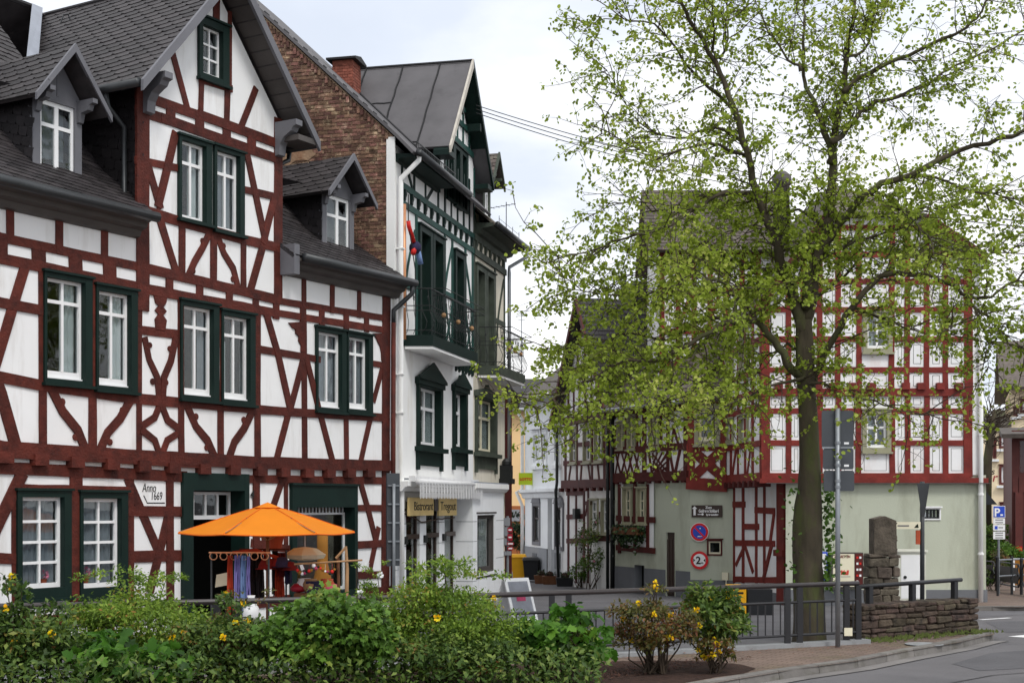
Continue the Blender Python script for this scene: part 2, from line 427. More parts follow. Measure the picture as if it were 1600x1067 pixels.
        wn = s.fix(m.obj(name, casing, s.root, label=label))
        ya, yb = y0 + sash_y, y0 + sash_y + 0.045
        sm = MB()
        b2 = fw * 1.3 + bottom
        sm.box(ix0, ix0 + fw, ya, yb, iz0, iz1); sm.box(ix1 - fw, ix1, ya, yb, iz0, iz1)
        sm.box(ix0 + fw, ix1 - fw, ya + .001, yb, iz0, iz0 + b2); sm.box(ix0 + fw, ix1 - fw, ya + .001, yb, iz1 - fw, iz1)
        gx0, gx1, gz0, gz1 = ix0 + fw, ix1 - fw, iz0 + b2, iz1 - fw
        xs = [gx0 + (gx1 - gx0) * i / cols for i in range(cols + 1)]
        zs = [gz0] + [gz0 + (gz1 - gz0) * r for r in rows] + [gz1]
        for i in range(1, cols): sm.box(xs[i] - mull / 2, xs[i] + mull / 2, ya - .006, yb, gz0, gz1)
        for r_ in zs[1:-1]: sm.box(gx0, gx1, ya - .002, yb - .002, r_ - mull * .6, r_ + mull * .6)
        if bottom: sm.box(ix0 - 0.01, ix1 + 0.01, ya - 0.03, ya + .002, iz0, iz0 + 0.03)
        sm.obj('sash', sash, wn)
        for i in range(cols):
            for j in range(len(zs) - 1):
                yy = ya + 0.02 + random.uniform(-.002, .002)
                MB().box(xs[i] + mull / 2 - .004, xs[i + 1] - mull / 2 + .004, yy, yy + 0.004, zs[j] + (mull * .6 - .004 if j else -.004), zs[j + 1] - (mull * .6 - .004 if j < len(zs) - 2 else -.004)).obj('pane', glassmat, wn)
        if curtain:
            cm, spans = curtain
            for (a, b, zt, zb_) in spans:
                q = MB(); xa, xb = gx0 + (gx1 - gx0) * a, gx0 + (gx1 - gx0) * b; nseg = max(6, int((xb - xa) / 0.018))
                za_, zb2 = gz0 + (gz1 - gz0) * zb_, gz0 + (gz1 - gz0) * zt
                vs = []; ph = random.uniform(0, 6)
                for i in range(nseg + 1):
                    x = xa + (xb - xa) * i / nseg; y = y0 + sash_y + 0.085 + 0.016 * math.sin(i * 1.15 + ph) + 0.006 * math.sin(i * 2.7)
                    vs += [(x, y, za_), (x + 0.01 * math.sin(i), y, zb2)]
                q.add(vs, [(2 * i, 2 * i + 2, 2 * i + 3, 2 * i + 1) for i in range(nseg)]); q.obj('curtain', cm, wn, smooth=True)
        return wn

def crop(x0, y0, sc):
    return lambda x, y: (x0 + x / sc, y0 + y / sc)
# ------------------------------------------------------------------ materials
W3 = (1, 1, 1)
mk('plaster', S(226, 225, 226, 0.74), 0.9, 0.035, 1.2, 0.10, 9, dirt=(S(160, 154, 146), 0.52, 0.22, 1.6, 0.5, (1.6, 1.6, 0.3)))
mk('plaster_r', S(224, 216, 214, 0.74), 0.9, 0.05, 2.0, 0.12, 12, dirt=(S(190, 168, 160), 0.52, 0.2, 2.2, 0.4, (1, 1, 0.5)))
mk('stucco', S(220, 220, 214, 0.76), 0.92, 0.04, 1.0, 0.25, 30, dirt=(S(165, 155, 135), 0.55, 0.22, 1.3, 0.45, (1.5, 1.5, 0.3)))
mk('stucco_old', S(206, 200, 184, 0.8), 0.92, 0.07, 1.4, 0.25, 30, dirt=(S(120, 108, 88), 0.5, 0.25, 1.6, 0.55, (1.5, 1.5, 0.3)))
mk('stucco_white', S(212, 214, 218, 0.76), 0.92, 0.04, 1.0, 0.2, 30, dirt=(S(150, 148, 145), 0.55, 0.22, 1.3, 0.45, (1.5, 1.5, 0.3)))
mk('stucco_grey', S(128, 130, 134, 0.76), 0.92, 0.08, 1.6, 0.2, 30)
mk('stucco_sage', S(166, 170, 154, 0.74), 0.92, 0.04, 0.8, 0.18, 35, dirt=(S(120, 118, 100), 0.5, 0.22, 1.1, 0.55, (1.3, 1.3, 0.35)))
mk('plinth_grey', S(98, 100, 104, 0.72), 0.9, 0.12, 1.6, 0.2, 30)
mk('stucco_yellow', S(226, 190, 140, 0.84), 0.92, 0.04, 1.0, 0.2, 30)
mk('stucco_cream', S(222, 204, 172, 0.8), 0.92, 0.05, 1.0, 0.2, 30)
mk('stucco_ochre', S(150, 90, 52, 0.84), 0.92, 0.06, 1.0, 0.2, 30)
mk('timber', S(76, 31, 23, 0.8), 0.68, 0.34, 5, 0.7, 26, 0.2, dirt=(S(40, 18, 17, 0.72), 0.55, 0.15, 4, 0.7, (1, 1, 1)), stretch=(1, 1, 1), spec=0.3)
mk('timber_red', S(114, 41, 34, 0.9), 0.66, 0.25, 4, 0.4, 26, 0.14, dirt=(S(90, 30, 32, 0.84), 0.55, 0.15, 3, 0.6, (1, 1, 1)), spec=0.3)
mk('timber_wine', S(74, 28, 25, 0.84), 0.65, 0.22, 4, 0.3, 26, 0.14, spec=0.3)
mk('green', S(15, 33, 29, 0.8), 0.55, 0.15, 3, 0.1, 30, 0.06, spec=0.2)
mk('green_mid', S(26, 60, 54, 0.72), 0.55, 0.2, 3, 0.1, 30, 0.10, spec=0.2)
mk('green_old', S(54, 60, 52, 0.66), 0.7, 0.3, 4, 0.2, 30, 0.10, spec=0.3)
mk('white_paint', S(236, 236, 238, 0.80), 0.45, 0.03, 3, spec=0.4)
mk('cream_paint', S(206, 200, 176, 0.75), 0.5, 0.06, 3)
mk('olive_paint', S(132, 130, 108, 0.70), 0.55, 0.08, 3)
mk('dormer_grey', S(100, 100, 105, 0.82), 0.55, 0.10, 2.5, 0.08, 20, 0.05)
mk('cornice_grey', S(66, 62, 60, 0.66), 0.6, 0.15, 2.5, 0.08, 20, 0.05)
mk('slate', S(54, 50, 51, 1.0), 0.55, 0.25, 6, 0.25, 18, 0.38, 0.02, dirt=(S(105, 98, 92, 0.9), 0.66, 0.1, 5, 0.6, W3), spec=0.35)
mk('slate_dark', S(36, 33, 35, 1.0), 0.55, 0.25, 6, 0.25, 18, 0.35, 0.02, spec=0.35)
mk('slate_brown', S(88, 80, 74, 0.9), 0.7, 0.25, 5, 0.3, 18, 0.30, 0.03, dirt=(S(70, 66, 50, 0.9), 0.58, 0.15, 2, 0.6, W3))
mk('felt', S(92, 90, 92, 0.95), 0.75, 0.14, 1.6, 0.2, 60, dirt=(S(70, 68, 70, 0.95), 0.55, 0.2, 2.5, 0.5, (1, 1, 1)))
mk('tar', (0.012, 0.012, 0.013), 0.6, 0.2, 8)
mk('lead', S(150, 155, 165, 0.9), 0.5, 0.1, 3, metal=0.3)
mk('zinc', S(140, 144, 148, 0.8), 0.45, 0.12, 3, metal=0.5)
mk('zinc_dark', S(52, 54, 56, 0.75), 0.45, 0.18, 3, metal=0.3, spec=0.5)
mk('brick', S(108, 80, 68, 0.84), 0.95, 0.35, 9, 0.9, 40, 0.50, 0.02, dirt=(S(172, 150, 126, 0.7), 0.54, 0.14, 4.5, 0.7, W3))
mk('mortar', S(128, 106, 88, 0.8), 0.95, 0.2, 5, 0.7, 30, dirt=(S(150, 128, 104, 0.7), 0.48, 0.15, 0.9, 0.9, W3))
mk('render_patch', S(140, 115, 93, 0.8), 0.95, 0.2, 4, 0.8, 18, dirt=(S(120, 88, 66, 0.7), 0.5, 0.15, 3, 0.8, W3))
mk('brick_red', S(132, 78, 64, 0.9), 0.9, 0.2, 8, 0.4, 40, 0.25)
mk('asphalt', S(112, 110, 112, 1.0), 0.92, 0.12, 0.7, 0.6, 220, dirt=(S(88, 87, 90, 1.0), 0.5, 0.2, 0.35, 0.7, W3), spec=0.25)
mk('lane', S(102, 101, 104, 0.95), 0.92, 0.14, 0.8, 0.5, 90, dirt=(S(76, 75, 78, 0.95), 0.5, 0.2, 0.5, 0.7, W3))
mk('kerbstone', S(122, 118, 114, 1.0), 0.9, 0.15, 6, 0.4, 60, 0.14, dirt=(S(86, 84, 72, 1.0), 0.52, 0.15, 3, 0.6, W3))
mk('line_paint', S(226, 226, 226, 0.95), 0.7, 0.06, 8, dirt=(S(130, 130, 130, 0.9), 0.58, 0.1, 9, 0.8, W3))
mk('soil', S(58, 40, 32, 0.9), 0.98, 0.4, 14, 1.0, 60)
mk('mulch', S(76, 50, 40, 0.9), 0.98, 0.4, 14, 0.6, 60, 0.45, 0.02)
mk('concrete', S(140, 142, 144, 0.9), 0.9, 0.12, 2, 0.3, 50, dirt=(S(98, 96, 88, 0.9), 0.52, 0.18, 2.2, 0.6, W3))
mk('rubble', S(78, 67, 57, 0.9), 0.95, 0.35, 7, 1.0, 26, 0.30, 0.03, dirt=(S(40, 36, 32, 0.72), 0.5, 0.14, 5, 0.85, W3))
mk('rubble_grey', S(96, 87, 78, 0.86), 0.95, 0.3, 7, 1.0, 26, 0.16, 0.02, dirt=(S(62, 56, 50, 0.72), 0.5, 0.14, 5, 0.85, W3))
mk('moss', S(74, 84, 36, 0.9), 0.98, 0.4, 14, 1.0, 50)
mk('rail_paint', S(34, 34, 37, 0.9), 0.5, 0.12, 4, spec=0.5)
mk('rail_top', S(58, 52, 52, 0.95), 0.4, 0.12, 4, spec=0.5)
mk('galv', S(126, 130, 134, 0.75), 0.45, 0.12, 5, metal=0.5)
mk('sign_back', S(66, 69, 73, 0.75), 0.5, 0.08, 3, metal=0.2)
mk('black_iron', (0.012, 0.014, 0.014), 0.5, 0.1, 3)
mk('black_plastic', (0.016, 0.017, 0.02), 0.45, 0.1, 3)
mk('yellow_plastic', S(226, 164, 24, 0.82), 0.45, 0.06, 3)
mk('orange_fabric', S(255, 134, 26, 0.86), 0.85, 0.05, 2, 0.05, 80, transl=0.25)
mk('orange_seam', S(214, 100, 20, 0.86), 0.85, 0.05, 2)
mk('road_patch', S(96, 95, 98, 1.0), 0.92, 0.14, 0.9, 0.6, 200)
mk('gutter_strip', S(132, 128, 126, 1.0), 0.92, 0.14, 1.5, 0.5, 120, 0.15)
mk('red_enamel', S(190, 26, 32, 0.72), 0.35, 0.03, 3)
mk('red_bright', S(190, 36, 30, 0.78), 0.5, 0.04, 3)
mk('white_enamel', S(238, 238, 236, 0.85), 0.35, 0.02, 3)
mk('blue_enamel', S(34, 66, 168, 0.72), 0.35, 0.03, 3)
mk('black_paint', (0.01, 0.01, 0.01), 0.5, 0.05, 3)
mk('brown_sign', S(52, 40, 34, 0.7), 0.4, 0.05, 3)
mk('tan_sign', S(196, 172, 118, 0.75), 0.6, 0.08, 4)
mk('lime_sign', S(176, 196, 36, 0.76), 0.4, 0.03, 3)
mk('maroon_sign', S(140, 24, 42, 0.7), 0.4, 0.04, 3)
mk('old_board', S(176, 170, 160, 0.8), 0.85, 0.15, 5)
mk('awning', S(226, 226, 224, 0.8), 0.85, 0.06, 6, transl=0.2)
mk('curtain_white', S(218, 220, 222, 0.8), 0.9, 0.05, 5, transl=0.3)
mk('curtain_grey', S(150, 152, 160, 0.85), 0.9, 0.12, 7, transl=0.25)
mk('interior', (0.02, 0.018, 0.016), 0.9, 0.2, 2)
mk('copper', S(196, 140, 104, 0.8), 0.45, 0.1, 3, metal=0.4)
mk('wood_tan', S(150, 116, 82, 0.8), 0.7, 0.2, 6)
mk('wood_brown', S(96, 62, 40, 0.75), 0.75, 0.2, 6)
mk('terracotta', S(160, 74, 48, 0.8), 0.8, 0.1, 5)
mk('cloth_red', S(98, 18, 18, 0.8), 0.9, 0.2, 8)
mk('cloth_orange', S(150, 48, 24, 0.8), 0.9, 0.15, 8)
mk('cloth_lilac', S(120, 112, 168, 0.9), 0.9, 0.12, 8)
mk('cloth_blue', S(112, 136, 178, 0.9), 0.9, 0.15, 8)
mk('cloth_navy', S(40, 36, 62, 0.8), 0.9, 0.2, 8)
mk('cloth_dark', S(36, 30, 32, 0.7), 0.9, 0.3, 8)
mk('cloth_yellow', S(160, 110, 46, 0.85), 0.9, 0.12, 4, transl=0.3)
mk('paper_lamp', S(226, 214, 190, 0.8), 0.85, 0.05, 4, transl=0.3)
mk('pink', S(160, 60, 90, 0.8), 0.8, 0.2, 9)
mk('bark', S(70, 63, 51, 0.86), 0.95, 0.3, 5, 1.0, 16, dirt=(S(74, 84, 40, 0.8), 0.5, 0.16, 2.4, 0.6, (1, 1, 0.5)), stretch=(1, 1, 0.35))
mk('twig', S(60, 50, 40, 0.9), 0.9, 0.2, 5)
mk('maroon_wood', S(88, 44, 40, 0.85), 0.6, 0.15, 4, 0.15, 20, 0.08)
mk('cabinet', S(196, 196, 184, 0.78), 0.6, 0.06, 2, dirt=(S(140, 138, 110), 0.55, 0.2, 2, 0.5, (1.3, 1.3, .3)))
mk('hill_wood', S(78, 82, 66, 0.8), 1.0, 0.35, 0.6, 0.5, 3)
mk('vine', S(66, 52, 42, 0.75), 0.9, 0.2, 5)
glass('glass'); glass('glass_bright', (0.9, 0.92, 0.92))
G = lambda a, b, c, k=0.78: S(a, b, c, k)
leafmat('leaf_lime', [(0, G(98, 112, 32, .82)), (0.45, G(132, 150, 50, .82)), (0.8, G(160, 176, 70, .82)), (1, G(184, 188, 100, .82))], 0.5)
leafmat('leaf_green', [(0, G(44, 68, 22, .9)), (0.4, G(74, 108, 36, .9)), (0.8, G(104, 140, 54, .9)), (1, G(146, 156, 72, .9))], 0.35)
leafmat('leaf_maple', [(0, G(34, 64, 18, .95)), (0.5, G(66, 110, 32, .95)), (1, G(104, 148, 50, .95))], 0.4)
leafmat('leaf_feather', [(0, G(58, 82, 26, .86)), (0.5, G(106, 134, 44, .86)), (0.9, G(142, 164, 66, .86)), (1, G(150, 112, 56, .86))], 0.4)
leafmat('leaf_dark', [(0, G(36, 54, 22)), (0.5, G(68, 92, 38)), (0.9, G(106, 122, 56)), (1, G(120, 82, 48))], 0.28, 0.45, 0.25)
leafmat('leaf_rust', [(0, G(58, 68, 30, .9)), (0.45, G(92, 92, 44, .9)), (0.75, G(112, 86, 48, .9)), (1, G(128, 74, 54, .9))], 0.3, 0.4)
leafmat('leaf_brown', [(0, G(86, 50, 34)), (1, G(150, 92, 66))], 0.2)
leafmat('leaf_ever', [(0, G(16, 30, 14)), (0.6, G(34, 54, 26)), (1, G(56, 82, 38))], 0.1, 0.4)
leafmat('petal_yellow', [(0, G(226, 160, 14)), (1, G(250, 206, 30))], 0.25)
leafmat('petal_pink', [(0, G(206, 100, 130)), (1, G(236, 170, 190))], 0.25)
leafmat('petal_white', [(0, G(220, 222, 220)), (1, G(240, 240, 238))], 0.25)
leafmat('leaf_hill', [(0, G(66, 66, 52)), (.6, G(96, 98, 70)), (1, G(120, 124, 84))], 0.1)
# ------------------------------------------------------------------ ground, road, pavements
def sheet(name, pts, zoff, mat, kind='structure', sub=1.2):
    """ground sheet over a polygon in plan, following gz()"""
    bm = bmesh.new(); vs = [bm.verts.new((p[0], p[1], 0)) for p in pts]; bm.faces.new(vs)
    ys = [p[1] for p in pts]
    for Y in np.arange(math.floor(min(ys)) + 1, max(ys), 3.0):
        if 20 < Y < 68: bmesh.ops.bisect_plane(bm, geom=bm.verts[:] + bm.edges[:] + bm.faces[:], plane_co=(0, Y, 0), plane_no=(0, 1, 0))
    for v in bm.verts: v.co.z = gz(v.co.y) + zoff
    bm.normal_update()
    for f in bm.faces:
        if f.normal.z < 0: f.normal_flip()
    me = bpy.data.meshes.new(name); bm.to_mesh(me); bm.free(); me.materials.append(MATS[mat])
    return link(name, me, None, kind)

m = MB(); Ys = [-60, 0, 21, 30, 40, 50, 60, 66, 120, 500, 4000]; Xs = [-3000, -200, -40, 0, 40, 200, 3000]
for i in range(len(Ys) - 1):
    for j in range(len(Xs) - 1):
        m.add([(Xs[j], Ys[i], gz(Ys[i])), (Xs[j + 1], Ys[i], gz(Ys[i])), (Xs[j + 1], Ys[i + 1], gz(Ys[i + 1])), (Xs[j], Ys[i + 1], gz(Ys[i + 1]))], [(0, 1, 2, 3)], .5)
m.obj('road', 'asphalt', None, kind='structure')

# kerb line of the near pavement, from the photo
KB = [(-6.0, 9.0), (-1.0, 13.2), (2.2, 16.2)] + [tuple(gpt(x, y)[:2]) for x, y in ((1240, 1058), (1338, 1044), (1422, 1027), (1500, 1013), (1539, 1003))] + [(7.79, 22.75), (7.98, 23.3), (7.95, 24.0), (7.5, 25.2), (6.4, 26.6)]
mk('paving', S(132, 116, 106, 1.0), 0.92, 0.12, 1.2, 0.0, dirt=(S(110, 112, 74, 1.0), 0.53, 0.18, 0.8, 0.55, W3))
def add_brickpattern(mat, c1, c2, cm, sc, w=0.5, h=0.25, mort=0.02):
    t = mat.node_tree; n = t.nodes; l = t.links.new; p = n['Principled BSDF']
    tcn = n.new('ShaderNodeTexCoord'); mp = n.new('ShaderNodeMapping'); mp.inputs['Rotation'].default_value = (0, 0, rad(28)); l(tcn.outputs['Object'], mp.inputs[0])
    b = n.new('ShaderNodeTexBrick'); b.inputs['Scale'].default_value = sc; b.inputs['Brick Width'].default_value = w; b.inputs['Row Height'].default_value = h
    b.inputs['Mortar Size'].default_value = mort; b.inputs['Color1'].default_value = (*c1, 1); b.inputs['Color2'].default_value = (*c2, 1); b.inputs['Mortar'].default_value = (*cm, 1)
    l(mp.outputs[0], b.inputs['Vector'])
    src = p.inputs['Base Color'].links[0].from_socket
    mxn = n.new('ShaderNodeMix'); mxn.data_type = 'RGBA'; mxn.blend_type = 'MULTIPLY'; mxn.inputs['Factor'].default_value = 1.0
    l(src, mxn.inputs[6]); l(b.outputs['Color'], mxn.inputs[7]); l(mxn.outputs[2], p.inputs['Base Color'])
    bp = n.new('ShaderNodeBump'); bp.inputs['Strength'].default_value = 0.5; bp.inputs['Distance'].default_value = 0.01; bp.invert = True
    l(b.outputs['Fac'], bp.inputs['Height']); l(bp.outputs[0], p.inputs['Normal'])
add_brickpattern(MATS['paving'], (0.95, 0.9, 0.86), (0.7, 0.66, 0.66), (0.42, 0.4, 0.38), 1.0, 0.2, 0.1, 0.008)
pv = KB[:-2] + [(7.5, 25.0), (6.2, 24.2), (5.35, 21.45), (-.52, 18.4), (-4.02, 17.15), (-9, 15.5), (-9, 9)]
sheet('pavement', pv, 0.1, 'paving')
# kerb stones: separate blocks along the line
kerb = bpy.data.objects.new('kerb', None); COL.objects.link(kerb); kerb['kind'] = 'structure'
def along(pts, step):
    pts = [Vector(p) for p in pts]; out_ = []; carry = 0.0
    for a, b in zip(pts, pts[1:]):
        d = (b - a).length; t = carry
        while t < d: out_.append(a + (b - a) * (t / d)); t += step
        carry = t - d
    return out_
kp = along([(*p, 0) for p in KB], 0.9)
for a, b in zip(kp, kp[1:]):
    if a.y < 15: continue
    d = (b - a).normalized(); nrm = Vector((-d.y, d.x, 0)); g = 0.006
    q = [a + d * g, b - d * g, b - d * g + nrm * 0.16, a + d * g + nrm * 0.16]
    mb = MB(); z0, z1 = gz(a.y) - .05, gz(a.y) + 0.118 + random.uniform(-.003, .003)
    mb.add([(p.x, p.y, z0) for p in q] + [(q[0].x + nrm.x * .02, q[0].y + nrm.y * .02, z1), (q[1].x + nrm.x * .02, q[1].y + nrm.y * .02, z1), (q[2].x, q[2].y, z1), (q[3].x, q[3].y, z1)],
           [(4, 5, 6, 7), (0, 1, 5, 4), (1, 2, 6, 5), (2, 3, 7, 6), (3, 0, 4, 7)])
    mb.obj('kerb_stone', 'kerbstone', kerb)
# planting bed
bed = [(-9, 12.5), (-1, 14.2), (1.2, 15.7), (2.0, 16.4), (2.5, 16.95), (2.85, 17.3), (3.05, 17.75), (3.0, 18.2), (2.6, 18.55), (2.0, 18.72), (1.2, 18.62), (.4, 18.3), (-0.5, 17.9), (-4, 16.6), (-9, 15.2)]
bed = [(x + random.uniform(-.05, .05), y + random.uniform(-.05, .05)) for x, y in bed]
sheet('planting_bed', bed, 0.106, 'soil')
mu = MB()                     # bark mulch chips heaped over the bed and spilling past its edge
for i in range(2600):
    t = random.random(); X = -1 + 4.3 * t; Y = 14.4 + 1.02 * (X + 1) + abs(random.gauss(0, 1)) * 1.0
    if X > 2.4 and random.random() < (X - 2.4) * 1.0: continue
    if Y > 17.75 + .42 * X: continue
    s_ = random.uniform(.012, .035); a = random.uniform(0, 6.28); z_ = .11 + random.random() * .02; c_, q_ = math.cos(a) * s_, math.sin(a) * s_
    mu.add([(X - c_, Y - q_, z_), (X + q_ * .4, Y - c_ * .4, z_ + .004), (X + c_, Y + q_, z_ + .012), (X - q_ * .4, Y + c_ * .4, z_ + .006)], [(0, 1, 2, 3)])
mu.obj('bark_mulch', 'mulch', None, kind='stuff')
# lane and forecourt behind the railing
sheet('lane_paving', [(-9, 18.2), (-4.2, 17.6), (-.5, 18.9), (5.0, 21.9), (6.3, 26.4), (11.4, 30.2), (11.6, 34), (6, 38), (4, 44), (3, 52), (2, 66), (-4, 66), (-12, 24)], 0.004, 'lane')
# pavement round the far corner, with kerb
fp = [(8.6, 31.2), (11.2, 31.0), (13.6, 32.0), (16.5, 37), (18.5, 45), (14.2, 46), (11.3, 40), (11.15, 33.1), (8.6, 33.1)]
sheet('far_pavement', fp, 0.09, 'paving')
for a, b in zip(along([(8.6, 31.2, 0), (11.2, 31.0, 0), (13.6, 32, 0), (16.5, 37, 0)], 1.0), along([(8.6, 31.2, 0), (11.2, 31.0, 0), (13.6, 32, 0), (16.5, 37, 0)], 1.0)[1:]):
    d = (b - a).normalized(); nrm = Vector((-d.y, d.x, 0)); mb = MB(); z0 = gz(a.y)
    q = [a, b - d * .01, b - d * .01 + nrm * .14, a + nrm * .14]
    mb.add([(p.x, p.y, z0 - .05) for p in q] + [(p.x, p.y, z0 + .105) for p in q], [(4, 5, 6, 7), (0, 1, 5, 4), (1, 2, 6, 5), (2, 3, 7, 6), (3, 0, 4, 7)]); mb.obj('kerb_stone', 'kerbstone', kerb)
# gutter strip along the kerb, repair patches and tar seams in the road
def ribbon(pts, w0, w1, z, mat, nm):
    mb = MB(); P_ = [Vector((p[0], p[1], 0)) for p in pts]
    for i in range(len(P_) - 1):
        d0 = (P_[min(i + 1, len(P_) - 1)] - P_[max(i - 1, 0)]).normalized(); d1 = (P_[min(i + 2, len(P_) - 1)] - P_[i]).normalized()
        n0 = Vector((d0.y, -d0.x, 0)); n1 = Vector((d1.y, -d1.x, 0)); q = [P_[i] + n0 * w1, P_[i + 1] + n1 * w1, P_[i + 1] + n1 * w0, P_[i] + n0 * w0]
        mb.add([(p.x, p.y, gz(p.y) + z) for p in q], [(0, 1, 2, 3)])
    return mb.obj(nm, mat, None, kind='structure')
ribbon(KB[1:9], -.02, .22, .004, 'gutter_strip', 'gutter_strip'); ribbon(KB[1:9], .22, .25, .006, 'tar', 'road_seam')
sheet('road_patch', [(6.1, 18.4), (7.4, 18.9), (8.3, 20.4), (8.0, 21.2), (7.0, 20.6), (6.0, 19.2)], .004, 'road_patch'); ribbon([(5.2, 17.0), (6.1, 17.9), (7.6, 18.7), (9.4, 20.6), (12, 22)], 0, .025, .008, 'tar', 'road_seam'); ribbon([(8.4, 21.2), (10.5, 22.0), (13, 22.6)], 0, .02, .008, 'tar', 'road_seam')
sheet('road_patch', [(8.6, 24.5), (12.5, 26.0), (13, 28.5), (9.2, 27.4)], .004, 'road_patch')
# painted lines
def line(pts, w_, nm='road_marking'):
    mb = MB(); pts = [Vector((p[0], p[1], 0)) for p in pts]
    for a, b in zip(pts, pts[1:]):
        d = (b - a).normalized(); q = Vector((-d.y, d.x, 0)) * w_ / 2
        mb.add([(p.x, p.y, gz(p.y) + .005) for p in (a - q, b - q, b + q, a + q)], [(0, 1, 2, 3)])
    return mb.obj(nm, 'line_paint', None, kind='structure')
line([gpt(1532, 968)[:2], gpt(1578, 965)[:2]], 0.12)
line([gpt(1588, 995)[:2], gpt(1660, 988)[:2]], 0.3)

# ------------------------------------------------------------------ HOUSE A (the half-timbered house dated 1669)
c1 = crop(0, 0, 2.964); c2 = crop(0, 300, 2.54); c3 = crop(200, 150, 2.602); c4 = crop(200, 440, 2.964); c5 = crop(0, 680, 2.757); c6 = crop(260, 720, 3.075)
A = Bld('half_timbered_house', 'white half-timbered house with brown-red beams, slate dormers and front gable, dated 1669', 'house', (-5.45, 24.0), (0.509, 0.861))
SA0, SA1 = -7.0, 5.86
ZE = 6.95; AC, AZ, AS = 0.565, 11.47, 1.148     # eave height, gable centre, apex height, gable slope
b = A.beam; h_ = 0.17
def bc(c, pts, w=0.17, **k): return A.beam([c(*p) for p in pts], w, **k)
# gable field
bc(c1, [(640, 438), (930, 540)], .17); b([c1(925, 535), c3(608, 196)], .17)
bc(c1, [(640, 515), (760, 552)], .17); b([c1(755, 550), c3(608, 258)], .17)
for x, y in ((655, 478), (788, 525), (922, 570), (1048, 612), (1164, 652)): bc(c1, [(x, y - 30), (x, y + 30)], .2)
for x, y in ((498, 205),): bc(c3, [(x, y - 20), (x, y + 20)], .18)
bc(c1, [(788, 215), (862, 490)], .13); bc(c3, [(515, -20), (456, 130)], .13)
bc(c1, [(930, 380), (926, 525)], .10); bc(c1, [(1052, 400), (1048, 570)], .13)
bc(c1, [(930, 372), (1062, 412)], .12)
bc(c1, [(1000, 0), (1000, 95)], .16, knobs=[]); bc(c1, [(1062, 70), (1062, 400)], .08)
# gable corner posts
b([(222, 140), (222, 480)], .27); b([(434, 190), (434, 470)], .22)
bc(c1, [(668, 405), (690, 345), (725, 320)], .09); 
# band with twin window
bc(c3, [(40, 262), (75, 268), (205, 295)], .13); bc(c3, [(478, 383), (600, 412)], .13)
bc(c3, [(188, 160), (122, 440)], .15); bc(c3, [(82, 290), (126, 445)], .15)
bc(c3, [(484, 250), (556, 588)], .15); bc(c3, [(588, 430), (549, 588)], .15)
bc(c3, [(50, 462), (215, 512), (470, 585), (605, 615)], .17)
bc(c3, [(128, 505), (196, 728)], .15); bc(c3, [(218, 520), (218, 740)], .15)
bc(c3, [(323, 572), (300, 620), (268, 675), (242, 738)], .13, knobs=[(200 + 302 / 2.602, 150 + 590 / 2.602, .055), (200 + 262 / 2.602, 150 + 712 / 2.602, .055)])
bc(c3, [(345, 560), (345, 765)], .15)
bc(c3, [(368, 585), (388, 640), (425, 700), (447, 782)], .13, knobs=[(200 + 386 / 2.602, 150 + 610 / 2.602, .055), (200 + 425 / 2.602, 150 + 745 / 2.602, .055)])
bc(c3, [(467, 600), (467, 785)], .13); bc(c3, [(542, 622), (494, 792)], .15)
# double rail below the eaves, over the whole front
b([(-60, 346), c2(0, 182), c2(550, 297)], .14); b([c2(550, 297), c3(605, 828)], .17); b([c3(605, 832), c4(1195, 170)], .13)
b([(-60, 379), c2(0, 264), c2(560, 380)], .16); b([c2(560, 382), c3(600, 882)], .16); b([c3(600, 882), c4(1195, 226)], .13)
for x, y in ((-4, 220), (150, 252), (296, 287), (432, 320), (566, 356)): bc(c2, [(x, y - 28), (x + 2, y + 28)], .26)
for x, y in ((60, 752), (166, 782), (289, 806), (409, 831), (517, 852), (600, 872), (709, 890), (786, 900), (885, 914), (968, 926)): bc(c3, [(x, y - 22), (x, y + 22)], .16)
# knee-wall studs
for x, y0, y1 in ((38, 20, 185), (232, 70, 232), (413, 118, 272)): bc(c2, [(x, y0), (x, y1)], .13)
for x, y0, y1 in ((713, 715, 850), (828, 750, 870), (938, 778, 890)): bc(c3, [(x, y0), (x, y1)], .12)
b([(603, 452), (601, 935)], .25); b([(-40, 300), (-40, 960)], .2)
# first floor, left of the gable
bc(c2, [(95, 300), (0, 620), (-30, 720)], .17); bc(c2, [(-40, 430), (0, 440), (155, 468)], .15); bc(c2, [(166, 305), (168, 1005)], .14)
bc(c2, [(-60, 725), (0, 735), (165, 768), (360, 795), (560, 822), (735, 838)], .17)
bc(c2, [(-30, 720), (0, 800), (58, 1000)], .2); bc(c2, [(365, 790), (365, 1030)], .16); bc(c2, [(373, 355), (373, 790)], .10)
bc(c2, [(550, 385), (550, 1035)], .12); bc(c2, [(714, 410), (718, 1045)], .13)
K = lambda c, *p: [(*c(x, y), r) for x, y, r in p]
bc(c2, [(208, 795), (245, 870), (305, 945), (335, 1018)], .15, knobs=K(c2, (243, 833, .06), (297, 972, .055)))
bc(c2, [(515, 828), (475, 900), (425, 955), (395, 1025)], .15, knobs=K(c2, (485, 866, .06), (434, 992, .055)))
